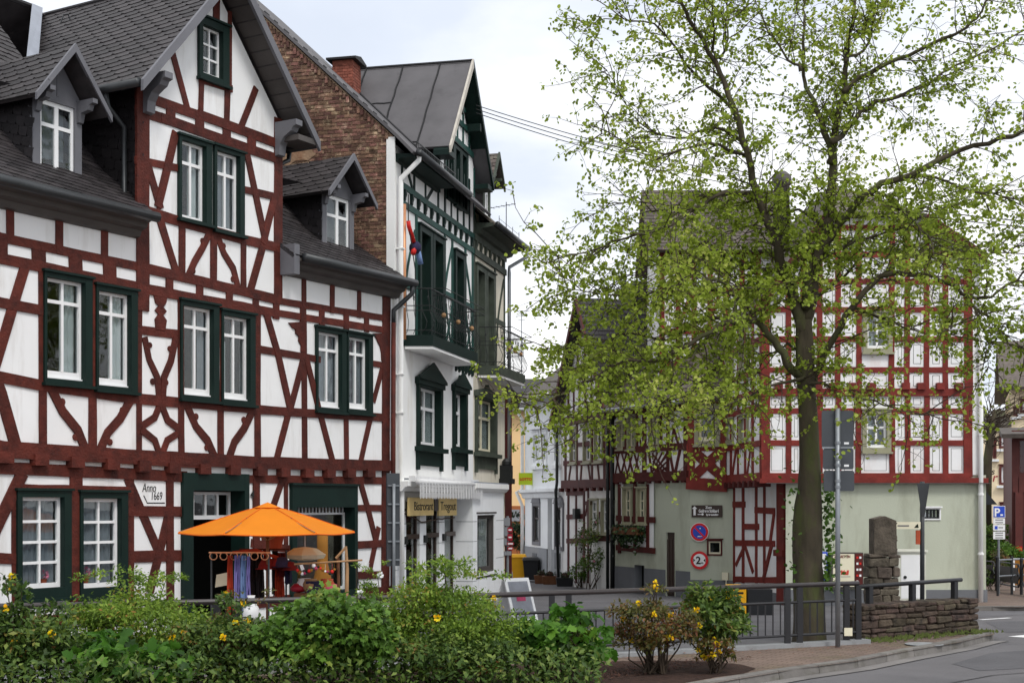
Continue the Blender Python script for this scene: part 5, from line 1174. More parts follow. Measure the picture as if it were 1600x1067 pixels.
# roof: half-hipped, ridge running back
tl, tr, el, er = rL(1288, 336), rL(1440, 338), rL(1180, 482), rL(1533, 404)
rdz = rL(1300, 262)[1] + .1; rdx = (tl[0] + tr[0]) / 2 - .5
YB = 9.0
slope(R.root, 'roof', 'slate_brown', [(tl[0] - .05, -.3, tl[1]), (tr[0] + .05, -.3, tr[1]), (rdx, 2.2, rdz)], .08)
lr, _ = slope(R.root, 'roof', 'slate_brown', [(el[0], -.35, el[1]), (tl[0] - .05, -.3, tl[1]), (rdx, 2.2, rdz), (rdx, YB, rdz), (el[0], YB, el[1])], .08)
slope(R.root, 'roof', 'slate_brown', [(er[0], -.35, er[1]), (er[0], YB, er[1]), (rdx, YB, rdz), (rdx, 2.2, rdz), (tr[0] + .05, -.3, tr[1])], .08)
ll = math.hypot(tl[0] - el[0], tl[1] - el[1])
tile_field(lr, 'slate', 'slate_brown', (el[0], -.35, el[1]), (0, -1, 0), (tl[0] - el[0], 0, tl[1] - el[1]), [(0, 0), (0, ll), (-5, ll), (-5, 0)], .26, .16, .006, .016, .5, 40, tilt=.07)
for p0, p1 in (((el[0] - .02, el[1]), tl), (tr, (er[0] + .02, er[1]))):
    MB().strip([(p0[0], p0[1] - .08), (p1[0], p1[1] - .08)], .2, -.4, -.34).obj('barge_board', 'timber', R.root)
MB().lathe([(.2, rdz - 1.6), (.2, rdz + .05), (.26, rdz + .1), (.24, rdz + .3), (.1, rdz + .42)], 12, (rdx - 1.15, 2.6, 0)).obj('chimney', 'cornice_grey', R.root, smooth=True)
# body behind the front
MB().box(xs_[0] + .25, pr1 - .02, .5, YB - .2, GT + .1, rL(1300, 480)[1]).obj('body', 'plaster_r', R.root)
# lane side of the upper floors
RSd = Bld('', '', '', (at(1131, 700, 37.0).x, 37.0), (5.9 - at(1131, 700, 37.0).x, 33.2 - 37.0), zb=R.zb, base=R); RSd.beam_mat = 'timber_red'; RSd.wall_mat = 'plaster_r'
Ls = math.hypot(5.9 - at(1131, 700, 37.0).x, 3.8)
for z_, w_ in ((zs_[0], .22), (zs_[1], .14), (zs_[2] + .1, .14), (zs_[3], .2), (zs_[4], .12), (zs_[5], .14), (zs_[6], .14)): RSd.beam([(0, z_), (Ls, z_)], w_, px=False, n=.05)
for i, x_ in enumerate(np.linspace(.1, Ls - .1, 6)): RSd.beam([(x_, zs_[0]), (x_, zs_[6])], .15, px=False)
RSd.beam([(.9, zs_[0]), (1.4, zs_[1])], .12, px=False); RSd.beam([(Ls - 1.4, zs_[0]), (Ls - 1.0, zs_[1])], .12, px=False)
for x0 in (.25, Ls * .45): RSd.window(x0, x0 + .85, zs_[1] + .12, zs_[2], casing='olive_paint', cw=.09, n0=.05, fw=.05, cols=2, rows=(.6,), mull=.05); RSd.window(x0, x0 + .85, zs_[4] + .12, zs_[5] + .5, casing='olive_paint', cw=.09, n0=.05, fw=.05, cols=2, rows=(.6,), mull=.05)
RSd.wall([(0, GT), (Ls, GT), (Ls, zs_[6]), (0, zs_[6])], name='side_wall')
for i in range(7): RSd.fix(MB().box(.3 + i * .5, .48 + i * .5, -.1, .3, GT - .12, GT + .03).obj('joist_end', 'timber_wine', R.root))
# timbered recess below, between the grey corner and the sage wall
pA = at(1147, 800, 36.6); pB = at(1228, 800, 33.5)
RG = Bld('', '', '', (pA.x, pA.y), (pB.x - pA.x, pB.y - pA.y), zb=R.zb, base=R); RG.beam_mat = 'timber_red'; RG.wall_mat = 'plaster_r'
e3 = crop(1000, 560, 2.81)
gl = lambda x, y: RG.L(*e3(x, y))
Lg = math.hypot(pB.x - pA.x, pB.y - pA.y)
for x_, w_ in ((415, .1), (455, .13), (512, .13), (548, .11)): RG.beam([e3(x_, 560), e3(x_, 975)], w_)
for y_, x0, x1 in ((640, 410, 460), (665, 510, 590), (738, 455, 520), (808, 410, 590), (968, 410, 600)): RG.beam([e3(x0, y_), e3(x1, y_ + (4 if x1 > 550 else 0))], .15)
RG.beam([e3(590, 690), e3(575, 800)], .11); RG.beam([e3(462, 820), e3(425, 900)], .11, knobs=[(*e3(445, 862), .05)]); RG.beam([e3(462, 820), e3(496, 930)], .11, knobs=[(*e3(482, 885), .05)]); RG.beam([e3(580, 820), e3(545, 965)], .13)
RG.wall([(0, -.2), (Lg, -.2), (Lg, GT), (0, GT)], name='recess_wall')
RG.fix(MB().box(Lg - .42, Lg, -.06, .05, -.2, GT).obj('corner_post', 'timber_red', R.root)); RG.fix(MB().box(Lg - .47, Lg + .04, -.12, .05, 1.15, 1.3).obj('post_moulding', 'timber_red', R.root))
RG.fix(MB().box(0, Lg, -.04, .05, -.2, .25).obj('plinth', 'plinth_grey', R.root))
# rear wing with its own gable roof
wx0, wx1 = at(1030, 400, 39).x - 5.9, at(1215, 400, 39).x - 5.9; wy = 39 - 33.2
wz0, wz1, wzr = 2.6, HCAM + (HOR - 388) * 39 / FPX - R.zb, HCAM + (HOR - 298) * 40.6 / FPX - R.zb
WG = Bld('', '', '', (5.9 + wx0, 39.0), (1, 0), zb=R.zb, base=R); WG.beam_mat = 'timber_red'; WG.wall_mat = 'plaster_r'; WW = wx1 - wx0
for z_ in (wz1 - .1, wz1 - 1.2, wz1 - 2.3, wz1 - 3.2, wz1 - 4.2): WG.beam([(0, z_), (WW, z_)], .16, px=False, n=.045)
for x_ in np.linspace(.08, WW - .1, 8): WG.beam([(x_, wz0), (x_, wz1)], .14, px=False)
for x_ in (.5, 1.3, 2.1): WG.beam([(x_, wz1 - 2.3), (x_ + .4, wz1 - 1.2)], .1, px=False)
WG.window(.6, 1.3, wz1 - 1.15, wz1 - .3, casing='olive_paint', cw=.08, n0=.05, fw=.05, cols=2, rows=(.6,)); WG.window(1.7, 2.5, wz1 - 3.15, wz1 - 2.4, casing='olive_paint', cw=.08, n0=.05, fw=.05, cols=2, rows=(.6,))
WG.wall([(0, wz0), (WW, wz0), (WW, wz1), (0, wz1)], name='wing_wall')
WG.fix(MB().add([(0, 0, wz0), (0, 3.4, wz0), (0, 3.4, wz1), (0, 1.6, wzr - .1), (0, 0, wz1)], [(4, 3, 2, 1, 0)]).obj('wing_end', 'plaster_r', R.root))
wr_ = WG.fix(slope(R.root, 'wing_roof', 'slate_brown', [(-.35, -.35, wz1 - .12), (WW + .5, -.35, wz1 - .12), (WW + .5, 1.6, wzr), (-.35, 1.6, wzr)], .08)[0]); WG.fix(slope(R.root, 'wing_roof', 'slate_brown', [(-.35, 1.6, wzr), (WW + .5, 1.6, wzr), (WW + .5, 3.7, wz1 - .2), (-.35, 3.7, wz1 - .2)], .08)[0])
tile_field(wr_, 'slate', 'slate_brown', (-.35, -.35, wz1 - .12), (1, 0, 0), (0, 1.95, wzr - wz1 + .12), [(0, 0), (WW + .85, 0), (WW + .85, math.hypot(1.95, wzr - wz1 + .12)), (0, math.hypot(1.95, wzr - wz1 + .12))], .26, .16, .006, .016, .5, 30, tilt=.07)

# ------------------------------------------------------------------ SAGE HOUSE at the lane mouth (two fronts)
pE0 = at(960, 800, 40.4); pE1 = at(1078, 800, 37.0); pE2 = at(1147, 800, 36.6)
E = Bld('sage_corner_house', 'sage green rendered house with wine-red timbered upper floor, road signs on its wall', 'house', (pE0.x, pE0.y), (pE1.x - pE0.x, pE1.y - pE0.y))
E.beam_mat = 'timber_wine'; E.wall_mat = 'plaster_r'; LE = math.hypot(pE1.x - pE0.x, pE1.y - pE0.y)
e2 = crop(780, 540, 2.667); e5 = crop(940, 560, 5.333)
el_ = lambda c, x, y: E.L(*c(x, y))
ZJ = el_(e5, 400, 1010)[1]; ZS1 = el_(e5, 400, 985)[1]; ZM = el_(e5, 400, 750)[1]; ZT = el_(e5, 450, 400)[1]
E.beam([(0, ZS1), (LE, ZS1)], .26, px=False, n=.12); E.beam([(0, ZM), (LE, ZM)], .18, px=False, n=.05); E.beam([(0, ZT - .1), (LE, ZT - .1)], .16, px=False, n=.05)
for x_ in (65, 360, 555, 705): E.beam([e5(x_, 420), e5(x_, 985)], .2 if x_ in (360, 705) else .14)
for x_ in (205, 300, 500): E.beam([e5(x_, 480), e5(x_, 740)], .09)
for x0, x1 in ((150, 115), (115, 165), (215, 165), (165, 220), (265, 215), (220, 270), (320, 270), (270, 325)): E.beam([e5(x0, 770), e5(x1, 975)], .055)
for x0, x1 in ((395, 425), (570, 605), (655, 612)): E.beam([e5(x0, 770), e5(x1, 975)], .09)
for x0, x1 in ((608, 580), (600, 650), (310, 330), (120, 110)): E.beam([e5(x0, 570), e5(x1, 735)], .08)
for k in range(4):                   # lattice panel
    E.beam([e5(430 + k * 40, 780), e5(430 + max(0, k * 40 - 190) + 0, 780 + min(195, 60 + k * 48))], .045, ext=0); 
    E.beam([e5(430, 800 + k * 55), e5(430 + min(130, 110 + k * 8), 800 + k * 55 + 130 if 800 + k * 55 + 130 < 980 else 975)], .045, ext=0); E.beam([e5(555, 800 + k * 50), e5(445, 975 if k > 1 else 930 + k * 30)], .045, ext=0)
for (xa, ya), (xb, yb) in (((140, 540), (190, 755)), ((222, 480), (290, 755)), ((402, 430), (492, 745))):
    a, d = el_(e5, xa, ya), el_(e5, xb, yb); E.window(a[0], d[0], d[1], a[1], casing='olive_paint', cw=.06, n0=.06, sash='cream_paint', fw=.04, cols=1 if xb - xa < 80 else 2, rows=(.6,), curtain=('curtain_grey', [(0, 1, .5, 0)]))
E.wall([(0, ZJ), (LE, ZJ), (LE, ZT), (0, ZT)], name='upper_wall')
E.holes = []
for i in range(9): MB().box(.15 + i * LE / 9, .3 + i * LE / 9, -.1, .1, ZJ - .1, ZJ + .03).obj('joist_end', 'timber_wine', E.root)
# ground floor of the lane front: timbered window bay, two doorways
def opening(F, tl, br, c, d_=.16, name='door', mat='brown_sign', arch=False):
    a, q_ = F.L(*c(*tl)), F.L(*c(*br)); F.holes.append((a[0], q_[0], -.3, a[1]))
    dd = F.fix(MB().box(a[0], q_[0], d_ - .1, d_, -.2, a[1]).obj(name, mat, F.root))
    for k in range(3): MB().box(a[0] + (q_[0] - a[0]) * (k + .12) / 3, a[0] + (q_[0] - a[0]) * (k + .88) / 3, d_ - .13, d_ - .1, .1, a[1] - .2).obj('door_plank', mat, dd)
    F.fix(MB().box(a[0] - .01, a[0] + .01, .0, d_, -.2, a[1]).box(q_[0] - .01, q_[0] + .01, 0, d_, -.2, a[1]).box(a[0], q_[0], .001, d_, a[1] - .01, a[1] + .01).obj('door_reveal', 'stucco_sage', F.root))
    return a, q_
opening(E, (694, 775), (732, 1010), e2, d_=.16)
a_, d_ = el_(e2, 562, 890), el_(e2, 602, 1010)
E.holes.append((a_[0], d_[0], -.3, a_[1] - .15)); MB().box(a_[0], d_[0], .3, .4, -.2, a_[1]).obj('cellar_door', 'black_iron', E.root)
a, d = el_(e2, 500, 585), el_(e2, 647, 860)
tb0, tb1, tz0, tz1 = a[0], d[0], d[1], ZJ
for x0, x1 in ((522, 560), (580, 620)):
    p0, p1 = el_(e2, x0, 592), el_(e2, x1, 742); E.window(p0[0], p1[0], p1[1], p0[1], casing='olive_paint', cw=.05, n0=.06, sash='cream_paint', fw=.045, cols=2, rows=(.33, .66), mull=.03, curtain=('curtain_grey', [(0, 1, 1, .4)]), y0=-.03)
E.wall([(0, .75), (LE, .75), (LE, ZJ + .01), (0, ZJ + .01)], mat='stucco_sage', name='ground_wall', y=.02); 
E.wall([(0, -.3), (LE, -.3), (LE, .75), (0, .75)], mat='plinth_grey', name='plinth', y=.01)
E.holes = []
E.wall([(tb0, tz0), (el_(e2, 520, 700)[0], tz0), (el_(e2, 520, 700)[0], tz1), (tb0, tz1)], name='timber_bay', y=-.02); E.wall([(el_(e2, 620, 700)[0], tz0), (tb1, tz0), (tb1, tz1), (el_(e2, 620, 700)[0], tz1)], name='timber_bay', y=-.02); E.wall([(el_(e2, 515, 700)[0], tz0), (el_(e2, 625, 700)[0], tz0), (el_(e2, 625, 700)[0], el_(e2, 600, 745)[1]), (el_(e2, 515, 700)[0], el_(e2, 600, 745)[1])], name='timber_bay', y=-.02)
for x_ in (505, 570, 623): E.beam([e2(x_, 585), e2(x_, 855)], .13, y0=-.03)
for y_ in (722, 850): E.beam([e2(498, y_ - (10 if y_ > 800 else 4)), e2(648, y_ + 4)], .16, y0=-.035)
# frontal section with the X brace
E2 = Bld('', '', '', (pE1.x, pE1.y), (pE2.x - pE1.x, pE2.y - pE1.y), zb=E.zb, base=E); E2.beam_mat = 'timber_red'; E2.wall_mat = 'plaster_r'; L2 = math.hypot(pE2.x - pE1.x, pE2.y - pE1.y)
q2 = lambda x, y: E2.L(*e3(x, y))
UX = q2(372, 500)[0]
ZB2 = q2(300, 575)[1]
for pts, w_ in (([(215, 548), (375, 558)], .32), ([(215, 392), (375, 388)], .2), ([(225, 190), (225, 560)], .2), ([(365, 190), (365, 560)], .16), ([(228, 400), (362, 520)], .26), ([(362, 400), (228, 525)], .26), ([(215, 195), (375, 200)], .2)): E2.beam([e3(*p) for p in pts], w_, n=None if w_ != .32 else .09)
p0, p1 = q2(240, 208), q2(350, 380); E2.window(p0[0], p1[0], p1[1], p0[1], casing='olive_paint', cw=.11, n0=.06, sash='cream_paint', fw=.06, cols=1, rows=(), bottom=.03)
E2.wall([(0, ZB2), (UX, ZB2), (UX, q2(300, 190)[1]), (0, q2(300, 190)[1])], name='upper_wall'); E2.holes = []
p0, p1 = q2(294, 795), q2(361, 865); E2.window(p0[0], p1[0], p1[1], p0[1], casing='timber_wine', cw=.04, n0=.01, sash='cream_paint', fw=.035, cols=1, rows=(), sill=False, sash_y=.03)
zp2 = q2(300, 972)[1]
E2.wall([(0, zp2), (L2, zp2), (L2, ZB2 + .02), (0, ZB2 + .02)], mat='stucco_sage', name='ground_wall', y=.015); E2.holes = []
E2.wall([(0, -.3), (L2, -.3), (L2, zp2), (0, zp2)], mat='plinth_grey', name='plinth', y=.008)
E2.fix(MB().box(L2 - .3, L2 - .14, -.1, 0, .55, .75).obj('meter_box', 'cream_paint', E.root)); E2.fix(MB().tube([(L2 - .2, -.04, .55), (L2 - .2, -.04, 0)], .02, 6).obj('conduit', 'cream_paint', E.root))
E2.fix(MB().add([(L2, 0, -.2), (L2, 2, -.2), (L2, 2, ZB2), (L2, 0, ZB2)], [(0, 1, 2, 3)]).obj('return_wall', 'stucco_sage', E.root))
# roof
er_ = MB()
ro, _ = slope(E.root, 'roof', 'slate_brown', [(-.1, -.35, ZT + .02), (LE + .15, -.35, ZT + .02), (LE + .15, 3.2, ZT + 3.6), (-.1, 3.2, ZT + 3.6)], .08)
tile_field(ro, 'slate', 'slate_brown', (-.1, -.35, ZT + .02), (1, 0, 0), (0, 3.55, 3.58), [(0, 0), (LE + .25, 0), (LE + .25, 5.0), (0, 5.0)], .26, .17, .006, .016, .5, 60, tilt=.07)
slope(E.root, 'roof', 'slate_brown', [(-.1, 3.2, ZT + 3.6), (LE + .15, 3.2, ZT + 3.6), (LE + .15, 6.5, ZT), (-.1, 6.5, ZT)], .08)
gutter(E, [(-.1, -.42, ZT), (LE + .15, -.42, ZT)], .06, 'zinc')
E2.fix(slope(E.root, 'roof', 'slate_brown', [(-.1, -.3, q2(300, 185)[1]), (UX + .1, -.3, q2(300, 185)[1]), (UX + .1, 1.6, q2(300, 185)[1] + 1.8), (-.1, 1.6, q2(300, 185)[1] + 1.8)], .06)[0])
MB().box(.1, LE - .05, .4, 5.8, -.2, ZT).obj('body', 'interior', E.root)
MB().tube([(.06, -.12, ZT - .1), (.06, -.12, 0)], .05, 8).obj('downpipe', 'black_iron', E.root, smooth=True)
# flower box with ivy on the lane window
fb0, fb1 = el_(e2, 508, 775), el_(e2, 612, 775)
fbx = thing('window_box', 'window box with trailing ivy under the lane window of the sage house', 'planter', E.root.location, E.root.rotation_euler.z)
MB().box(fb0[0], fb1[0], -.32, -.06, fb0[1] - .06, fb0[1] + .14).obj('trough', 'wood_brown', fbx)

# ------------------------------------------------------------------ NARROW TIMBERED HOUSE in the lane
pD0 = at(876, 800, 45.5); pD1 = at(958, 800, 40.6)
Dh = Bld('narrow_timbered_house', 'narrow old half-timbered gable house in the lane beside the white shop house', 'house', (pD0.x, pD0.y), (pD1.x - pD0.x, pD1.y - pD0.y))
Dh.beam_mat = 'timber_wine'; Dh.wall_mat = 'plaster_r'; LD = math.hypot(pD1.x - pD0.x, pD1.y - pD0.y)
dl_ = lambda x, y: Dh.L(*e2(x, y))
zj = dl_(370, 578)[1]; zg = dl_(350, 300)[1]; zgt = 8.3 + .4
bd = lambda pts, w_=.15, **k: Dh.beam([e2(*p) for p in pts], w_, **k)
bd([(272, 578), (475, 572)], .26, n=.1); bd([(272, 316), (475, 292)], .22, n=.08); bd([(272, 490), (470, 486)], .16)
for x_ in (278, 325, 388, 440, 462): bd([(x_, 320), (x_, 575)], .16)
bd([(275, 400), (325, 398)], .13); bd([(325, 412), (388, 408)], .13)
for x0, x1 in ((300, 290), (345, 340), (372, 382), (412, 420)): bd([(x0, 495), (x1, 572)], .1)
for (xa, ya), (xb, yb) in (((299, 345), (326, 490)), ((354, 338), (388, 486)), ((400, 332), (436, 484))):
    a, d = dl_(xa, ya), dl_(xb, yb); Dh.window(a[0], d[0], d[1], a[1], casing='olive_paint', cw=.06, n0=.06, fw=.05, cols=2, rows=(.33, .66), mull=.04, curtain=('curtain_white', [(0, 1, 1, .5)]))
for (xa, ya), (xb, yb) in (((380, 640), (415, 780)), ((428, 640), (460, 785))):
    a, d = dl_(xa, ya), dl_(xb, yb); Dh.window(a[0], d[0], d[1], a[1], casing='olive_paint', cw=.05, n0=.05, fw=.06, cols=2, rows=(.33, .66), mull=.04, curtain=('curtain_white', [(0, 1, 1, .5)]))
for x_ in (290, 322, 355, 372, 470): bd([(x_, 600), (x_, 980)], .14)
for y_ in (612, 710, 810): bd([(285, y_ + 3), (355, y_)], .15)
bd([(355, 655), (380, 655)], .12); bd([(372, 640), (362, 700)], .1); bd([(355, 800), (470, 800)], .2); bd([(420, 700), (428, 780)], .08)
a, d = dl_(326, 770), dl_(352, 990); Dh.holes.append((a[0], d[0], -.3, a[1])); MB().box(a[0], d[0], .2, .28, -.2, a[1]).obj('door', 'brown_sign', Dh.root)
Dh.wall([(0, -.3), (LD, -.3), (LD, zg), (0, zg)])
apx = LD * .5
Dh.holes = []
for x_ in np.linspace(.3, LD - .3, 9):
    hgt = (zgt - zg) * (1 - abs(x_ - apx) / (LD / 2)) - .15
    if hgt > .2: Dh.beam([(x_, zg), (x_ + random.uniform(-.1, .1), zg + min(hgt, 1.45))], .12, px=False)
for z_ in (zg + 1.5, zg + 2.6):
    hw_ = (LD / 2) * (1 - (z_ - zg) / (zgt - zg)) - .1; Dh.beam([(apx - hw_, z_), (apx + hw_, z_)], .2, px=False, n=.06)
for x_ in (apx - .7, apx, apx + .7): Dh.beam([(x_, zg + 1.5), (x_, zg + 2.6)], .13, px=False)
Dh.wall([(0, zg), (LD, zg), (apx, zgt)], name='gable_wall')
for i in range(8): MB().box(.2 + i * LD / 8, .38 + i * LD / 8, -.12, .1, zj - .2, zj - .08).obj('joist_end', 'timber_wine', Dh.root)
for sg in (0, 1):
    xe = -.3 if sg == 0 else LD + .3; ze = zg - .2
    p_ = [(xe, -.3, ze), (apx, -.3, zgt + .2), (apx, 6, zgt + .2), (xe, 6, ze)] if sg == 0 else [(xe, -.3, ze), (xe, 6, ze), (apx, 6, zgt + .2), (apx, -.3, zgt + .2)]
    o_, _ = slope(Dh.root, 'roof', 'slate', p_, .08)
    if sg:
        hl = math.hypot(LD / 2 + .3, zgt + .2 - ze); tile_field(o_, 'slate', 'slate', (xe, -.3, ze), (0, 1, 0), (apx - xe, 0, zgt + .2 - ze), [(0, 0), (6.3, 0), (6.3, hl), (0, hl)], .28, .18, .006, .016, .5, 60, tilt=.07)
    MB().strip([(xe, ze - .06), (apx, zgt + .13)], .14, -.34, -.29).obj('barge_board', 'timber_wine', Dh.root)
MB().box(0.02, LD - .02, .3, 5.8, -.2, zg).obj('body', 'interior', Dh.root)
MB().box(apx - .3, apx + .3, 1.5, 2.1, zgt - .6, zgt + .75).obj('chimney', 'slate_dark', Dh.root)
MB().tube([(.05, -.14, zg - .1), (.05, -.14, zj + .1), (.12, -.2, zj - .2), (.12, -.1, 0)], .05, 8).obj('downpipe', 'black_iron', Dh.root, smooth=True)
MB().tube([(LD - .08, -.14, zg - .1), (LD - .08, -.14, 0)], .05, 8).obj('downpipe', 'black_iron', Dh.root, smooth=True)  # black pipe stands in for the dark, shaded gap between the houses
a = dl_(336, 700); MB().box(a[0] - .12, a[0] + .12, -.2, -.03, a[1] - .16, a[1] + .16).obj('letter_box', 'black_iron', Dh.root)

# ------------------------------------------------------------------ WHITE SHOP HOUSE with arched windows
pC0 = at(820, 800, 50.4)
Ch = Bld('white_shop_house', 'white two-storey shop house with arched ground-floor windows and grey plinth in the lane', 'house', (pC0.x, pC0.y), (pD0.x - pC0.x, pD0.y - pC0.y))
Ch.wall_mat = 'stucco_white'; LC = math.hypot(pD0.x - pC0.x, pD0.y - pC0.y)
f4 = crop(780, 720, 5.083); cl_ = lambda x, y: Ch.L(*e2(x, y)); cf = lambda x, y: Ch.L(*f4(x, y))
for (xa, ya), (xb, yb) in (((143, 362), (166, 495)), ((176, 358), (200, 492)), ((230, 350), (252, 490))):
    a, d = cl_(xa, ya), cl_(xb, yb); w_ = Ch.window(a[0], d[0], d[1], a[1], casing='stucco_white', cw=.1, n0=.04, fw=.05, cols=1, rows=(.66,), curtain=('curtain_white', [(0, .4, 1, 0)]))
    MB().box(a[0] - .15, d[0] + .15, -.18, 0, a[1] + .08, a[1] + .2).box(a[0] - .12, d[0] + .12, -.16, 0, d[1] - .16, d[1] - .05).obj('window_hood', 'stucco_white', w_)
zcn = cf(380, 240)[1]; zpl = cf(330, 690)[1]
for (xa, xb, yt, yb) in ((265, 328, 285, 672), (440, 512, 290, 715)):
    a, d = cf(xa, yt), cf(xb, yb); x0, x1, z0, z1 = a[0], d[0], d[1], a[1]
    Ch.window(x0, x1, z0, z1 - .2, casing='dormer_grey', cw=.12, n0=.03, sash='cornice_grey', fw=.05, cols=1, rows=(.66,), sill=False, name='shop_window', glassmat='glass_bright', curtain=('curtain_white', [(0, 1, .6, .05)]))
    cx = (x0 + x1) / 2; MB().prism([(x0, z1 - .21)] + [(cx + (x1 - x0) / 2 * math.cos(t), z1 - .2 + .28 * math.sin(t)) for t in np.linspace(math.pi, 0, 9)] + [(x1, z1 - .21)], -.05, .02).obj('window_arch', 'dormer_grey', Ch.root)
a, d = cf(385, 300), cf(420, 900); Ch.holes.append((a[0], d[0], -.3, a[1])); MB().box(a[0], d[0], .3, .36, -.2, a[1]).obj('door', 'stucco_grey', Ch.root)
ztop = cl_(180, 215)[1]
Ch.wall([(0, zpl), (LC, zpl), (LC, ztop), (0, ztop)]); Ch.wall([(0, -.3), (LC, -.3), (LC, zpl), (0, zpl)], mat='stucco_grey', name='plinth', y=-.03)
for xa, xb in ((272, 305), (450, 488)): a, d = cf(xa, 728), cf(xb, 860); MB().box(a[0], d[0], -.05, 0, d[1] if xa > 300 else d[1] + .1, a[1]).obj('cellar_hatch', 'plinth_grey', Ch.root)
MB().prism([(0, 0), (.22, 0), (.22, -.1), (.12, -.16), (.08, -.3), (0, -.32)], -.05, LC).obj('cornice', 'stucco_white', Ch.root).matrix_local = Matrix.Translation((0, 0, zcn + .08)) @ Matrix(((0, 1, 0, 0), (-1, 0, 0, 0), (0, 0, 1, 0), (0, 0, 0, 1)))
MB().add([(0, 0, -.2), (0, 5, -.2), (0, 5, ztop), (0, 0, ztop)], [(3, 2, 1, 0)]).obj('side_wall', 'stucco_white', Ch.root); MB().box(.05, LC - .05, .4, 4.9, -.2, ztop - .05).obj('body', 'interior', Ch.root)
slope(Ch.root, 'roof', 'slate_brown', [(-.3, -.4, ztop - .05), (LC, -.4, ztop - .05), (LC, 3, ztop + 2.6), (-.3, 3, ztop + 2.6)], .08); slope(Ch.root, 'roof', 'slate_brown', [(-.3, 3, ztop + 2.6), (LC, 3, ztop + 2.6), (LC, 6, ztop), (-.3, 6, ztop)], .08)
gutter(Ch, [(-.3, -.46, ztop - .08), (LC, -.46, ztop - .08)], .07, 'stucco')
MB().tube([(-.1, -.4, ztop - .1), (.02, -.1, ztop - .6), (.02, -.1, zcn + .1), (-.05, -.3, zcn), (.02, -.1, zcn - .5), (.02, -.1, 0)], .06, 8).obj('downpipe', 'stucco', Ch.root, smooth=True)
lt = thing('lottery_sign', 'lime green hanging sign reading LOTTO on the white shop house', 'sign')
a = at(821.5, 748, 49.3); hw_ = 11.0 * 49.3 / FPX
lp = MB().box(a.x - hw_, a.x + hw_, a.y - .06, a.y + .06, a.z - .21, a.z + .21).obj('sign_box', 'lime_sign', lt); text('LOTTO', .125, 'red_enamel', lp, (a.x, a.y - .065, a.z - .055), align='CENTER', bold=.006)
MB().box(a.x + hw_, a.x + hw_ + .3, a.y - .02, a.y + .02, a.z + .14, a.z + .17).obj('bracket', 'zinc_dark', lt)

# ------------------------------------------------------------------ houses at the end of the lane
a = at(788, 900, 60); yx = at(826, 900, 60).x
Yh = Bld('yellow_house', 'yellow rendered house with ochre base closing the end of the lane', 'house', (a.x, 60), (1, 0)); Yh.wall_mat = 'stucco_yellow'
yl = lambda x, y: Yh.L(x, y); zo = yl(800, 790)[1]; zt_ = yl(800, 640)[1]; wy_ = yx - a.x + 2.5
MB().box(-2, wy_, 0, 6, zo, zt_).obj('wall', 'stucco_yellow', Yh.root); MB().box(-2.02, wy_ + .02, -.02, 6, -.3, zo).obj('base_wall', 'stucco_ochre', Yh.root)
slope(Yh.root, 'roof', 'slate', [(-2.4, -.4, zt_), (wy_ + .4, -.4, zt_), (wy_ + .4, 3.2, zt_ + 1.6), (-2.4, 3.2, zt_ + 1.6)], .1); slope(Yh.root, 'roof', 'slate', [(-2.4, 3.2, zt_ + 1.6), (wy_ + .4, 3.2, zt_ + 1.6), (wy_ + .4, 6.4, zt_), (-2.4, 6.4, zt_)], .1)
p0 = yl(803, 803); Yw = MB().box(p0[0] - .15, p0[0] + .25, -.06, 0, p0[1] - .3, p0[1] + .2).obj('vent_hatch', 'stucco_grey', Yh.root)
gutter(Yh, [(-2.4, -.46, zt_ - .02), (wy_ + .4, -.46, zt_ - .02)], .07, 'zinc')
mst = thing('aerial_mast', 'thin tall television aerial mast rising above the lane roofs', 'aerial', (at(815, 600, 62).x, 62, 0))
zt2 = at(815, 486, 62).z; MB().tube([(0, 0, 4), (0, 0, zt2)], .025, 6).obj('mast', 'zinc', mst)
for k in range(3): MB().tube([(-.35 + k * .1, 0, zt2 - k * .2), (.35 - k * .1, 0, zt2 - k * .2)], .012, 4).obj('rod', 'zinc', mst)
a = at(793.5, 700, 39.2)
Fh = Bld('red_framed_house', 'dark red framed house corner squeezed behind the weathered townhouse', 'house', (at(797, 700, 39.4).x, 39.4), (-.004, 1))
MB().box(0, 5, -.02, 4, -.2, 5.4 + .3).obj('wall', 'stucco', Fh.root); Fh.beam_mat = 'timber_wine'
for x_ in (.06, 1.4, 2.8, 4.2): Fh.beam([(x_, -.2), (x_, 5.6)], .2, px=False, n=.05)
for z_ in (.3, 2.6, 3.6, 5.5): Fh.beam([(0, z_), (5, z_)], .18, px=False, n=.045)
MB().box(-.06, 0, -.04, .6, -.2, 5.7).obj('corner_post', 'timber_wine', Fh.root); slope(Fh.root, 'roof', 'slate', [(-.2, -.3, 5.5), (5.2, -.3, 5.5), (5.2, 2.5, 8), (-.2, 2.5, 8)], .08); slope(Fh.root, 'roof', 'slate', [(-.2, 2.5, 8), (5.2, 2.5, 8), (5.2, 4.6, 5.5), (-.2, 4.6, 5.5)], .08)
sp = thing('church_spire', 'distant slate church spire showing between the leaves above the lane', 'spire', (at(976, 500, 90).x, 90, 0))
zz_ = at(976, 428, 90).z; MB().lathe([(.9, 8), (.9, zz_ - 4.5), (1.0, zz_ - 4.4), (.02, zz_)], 8).obj('spire_roof', 'slate', sp)

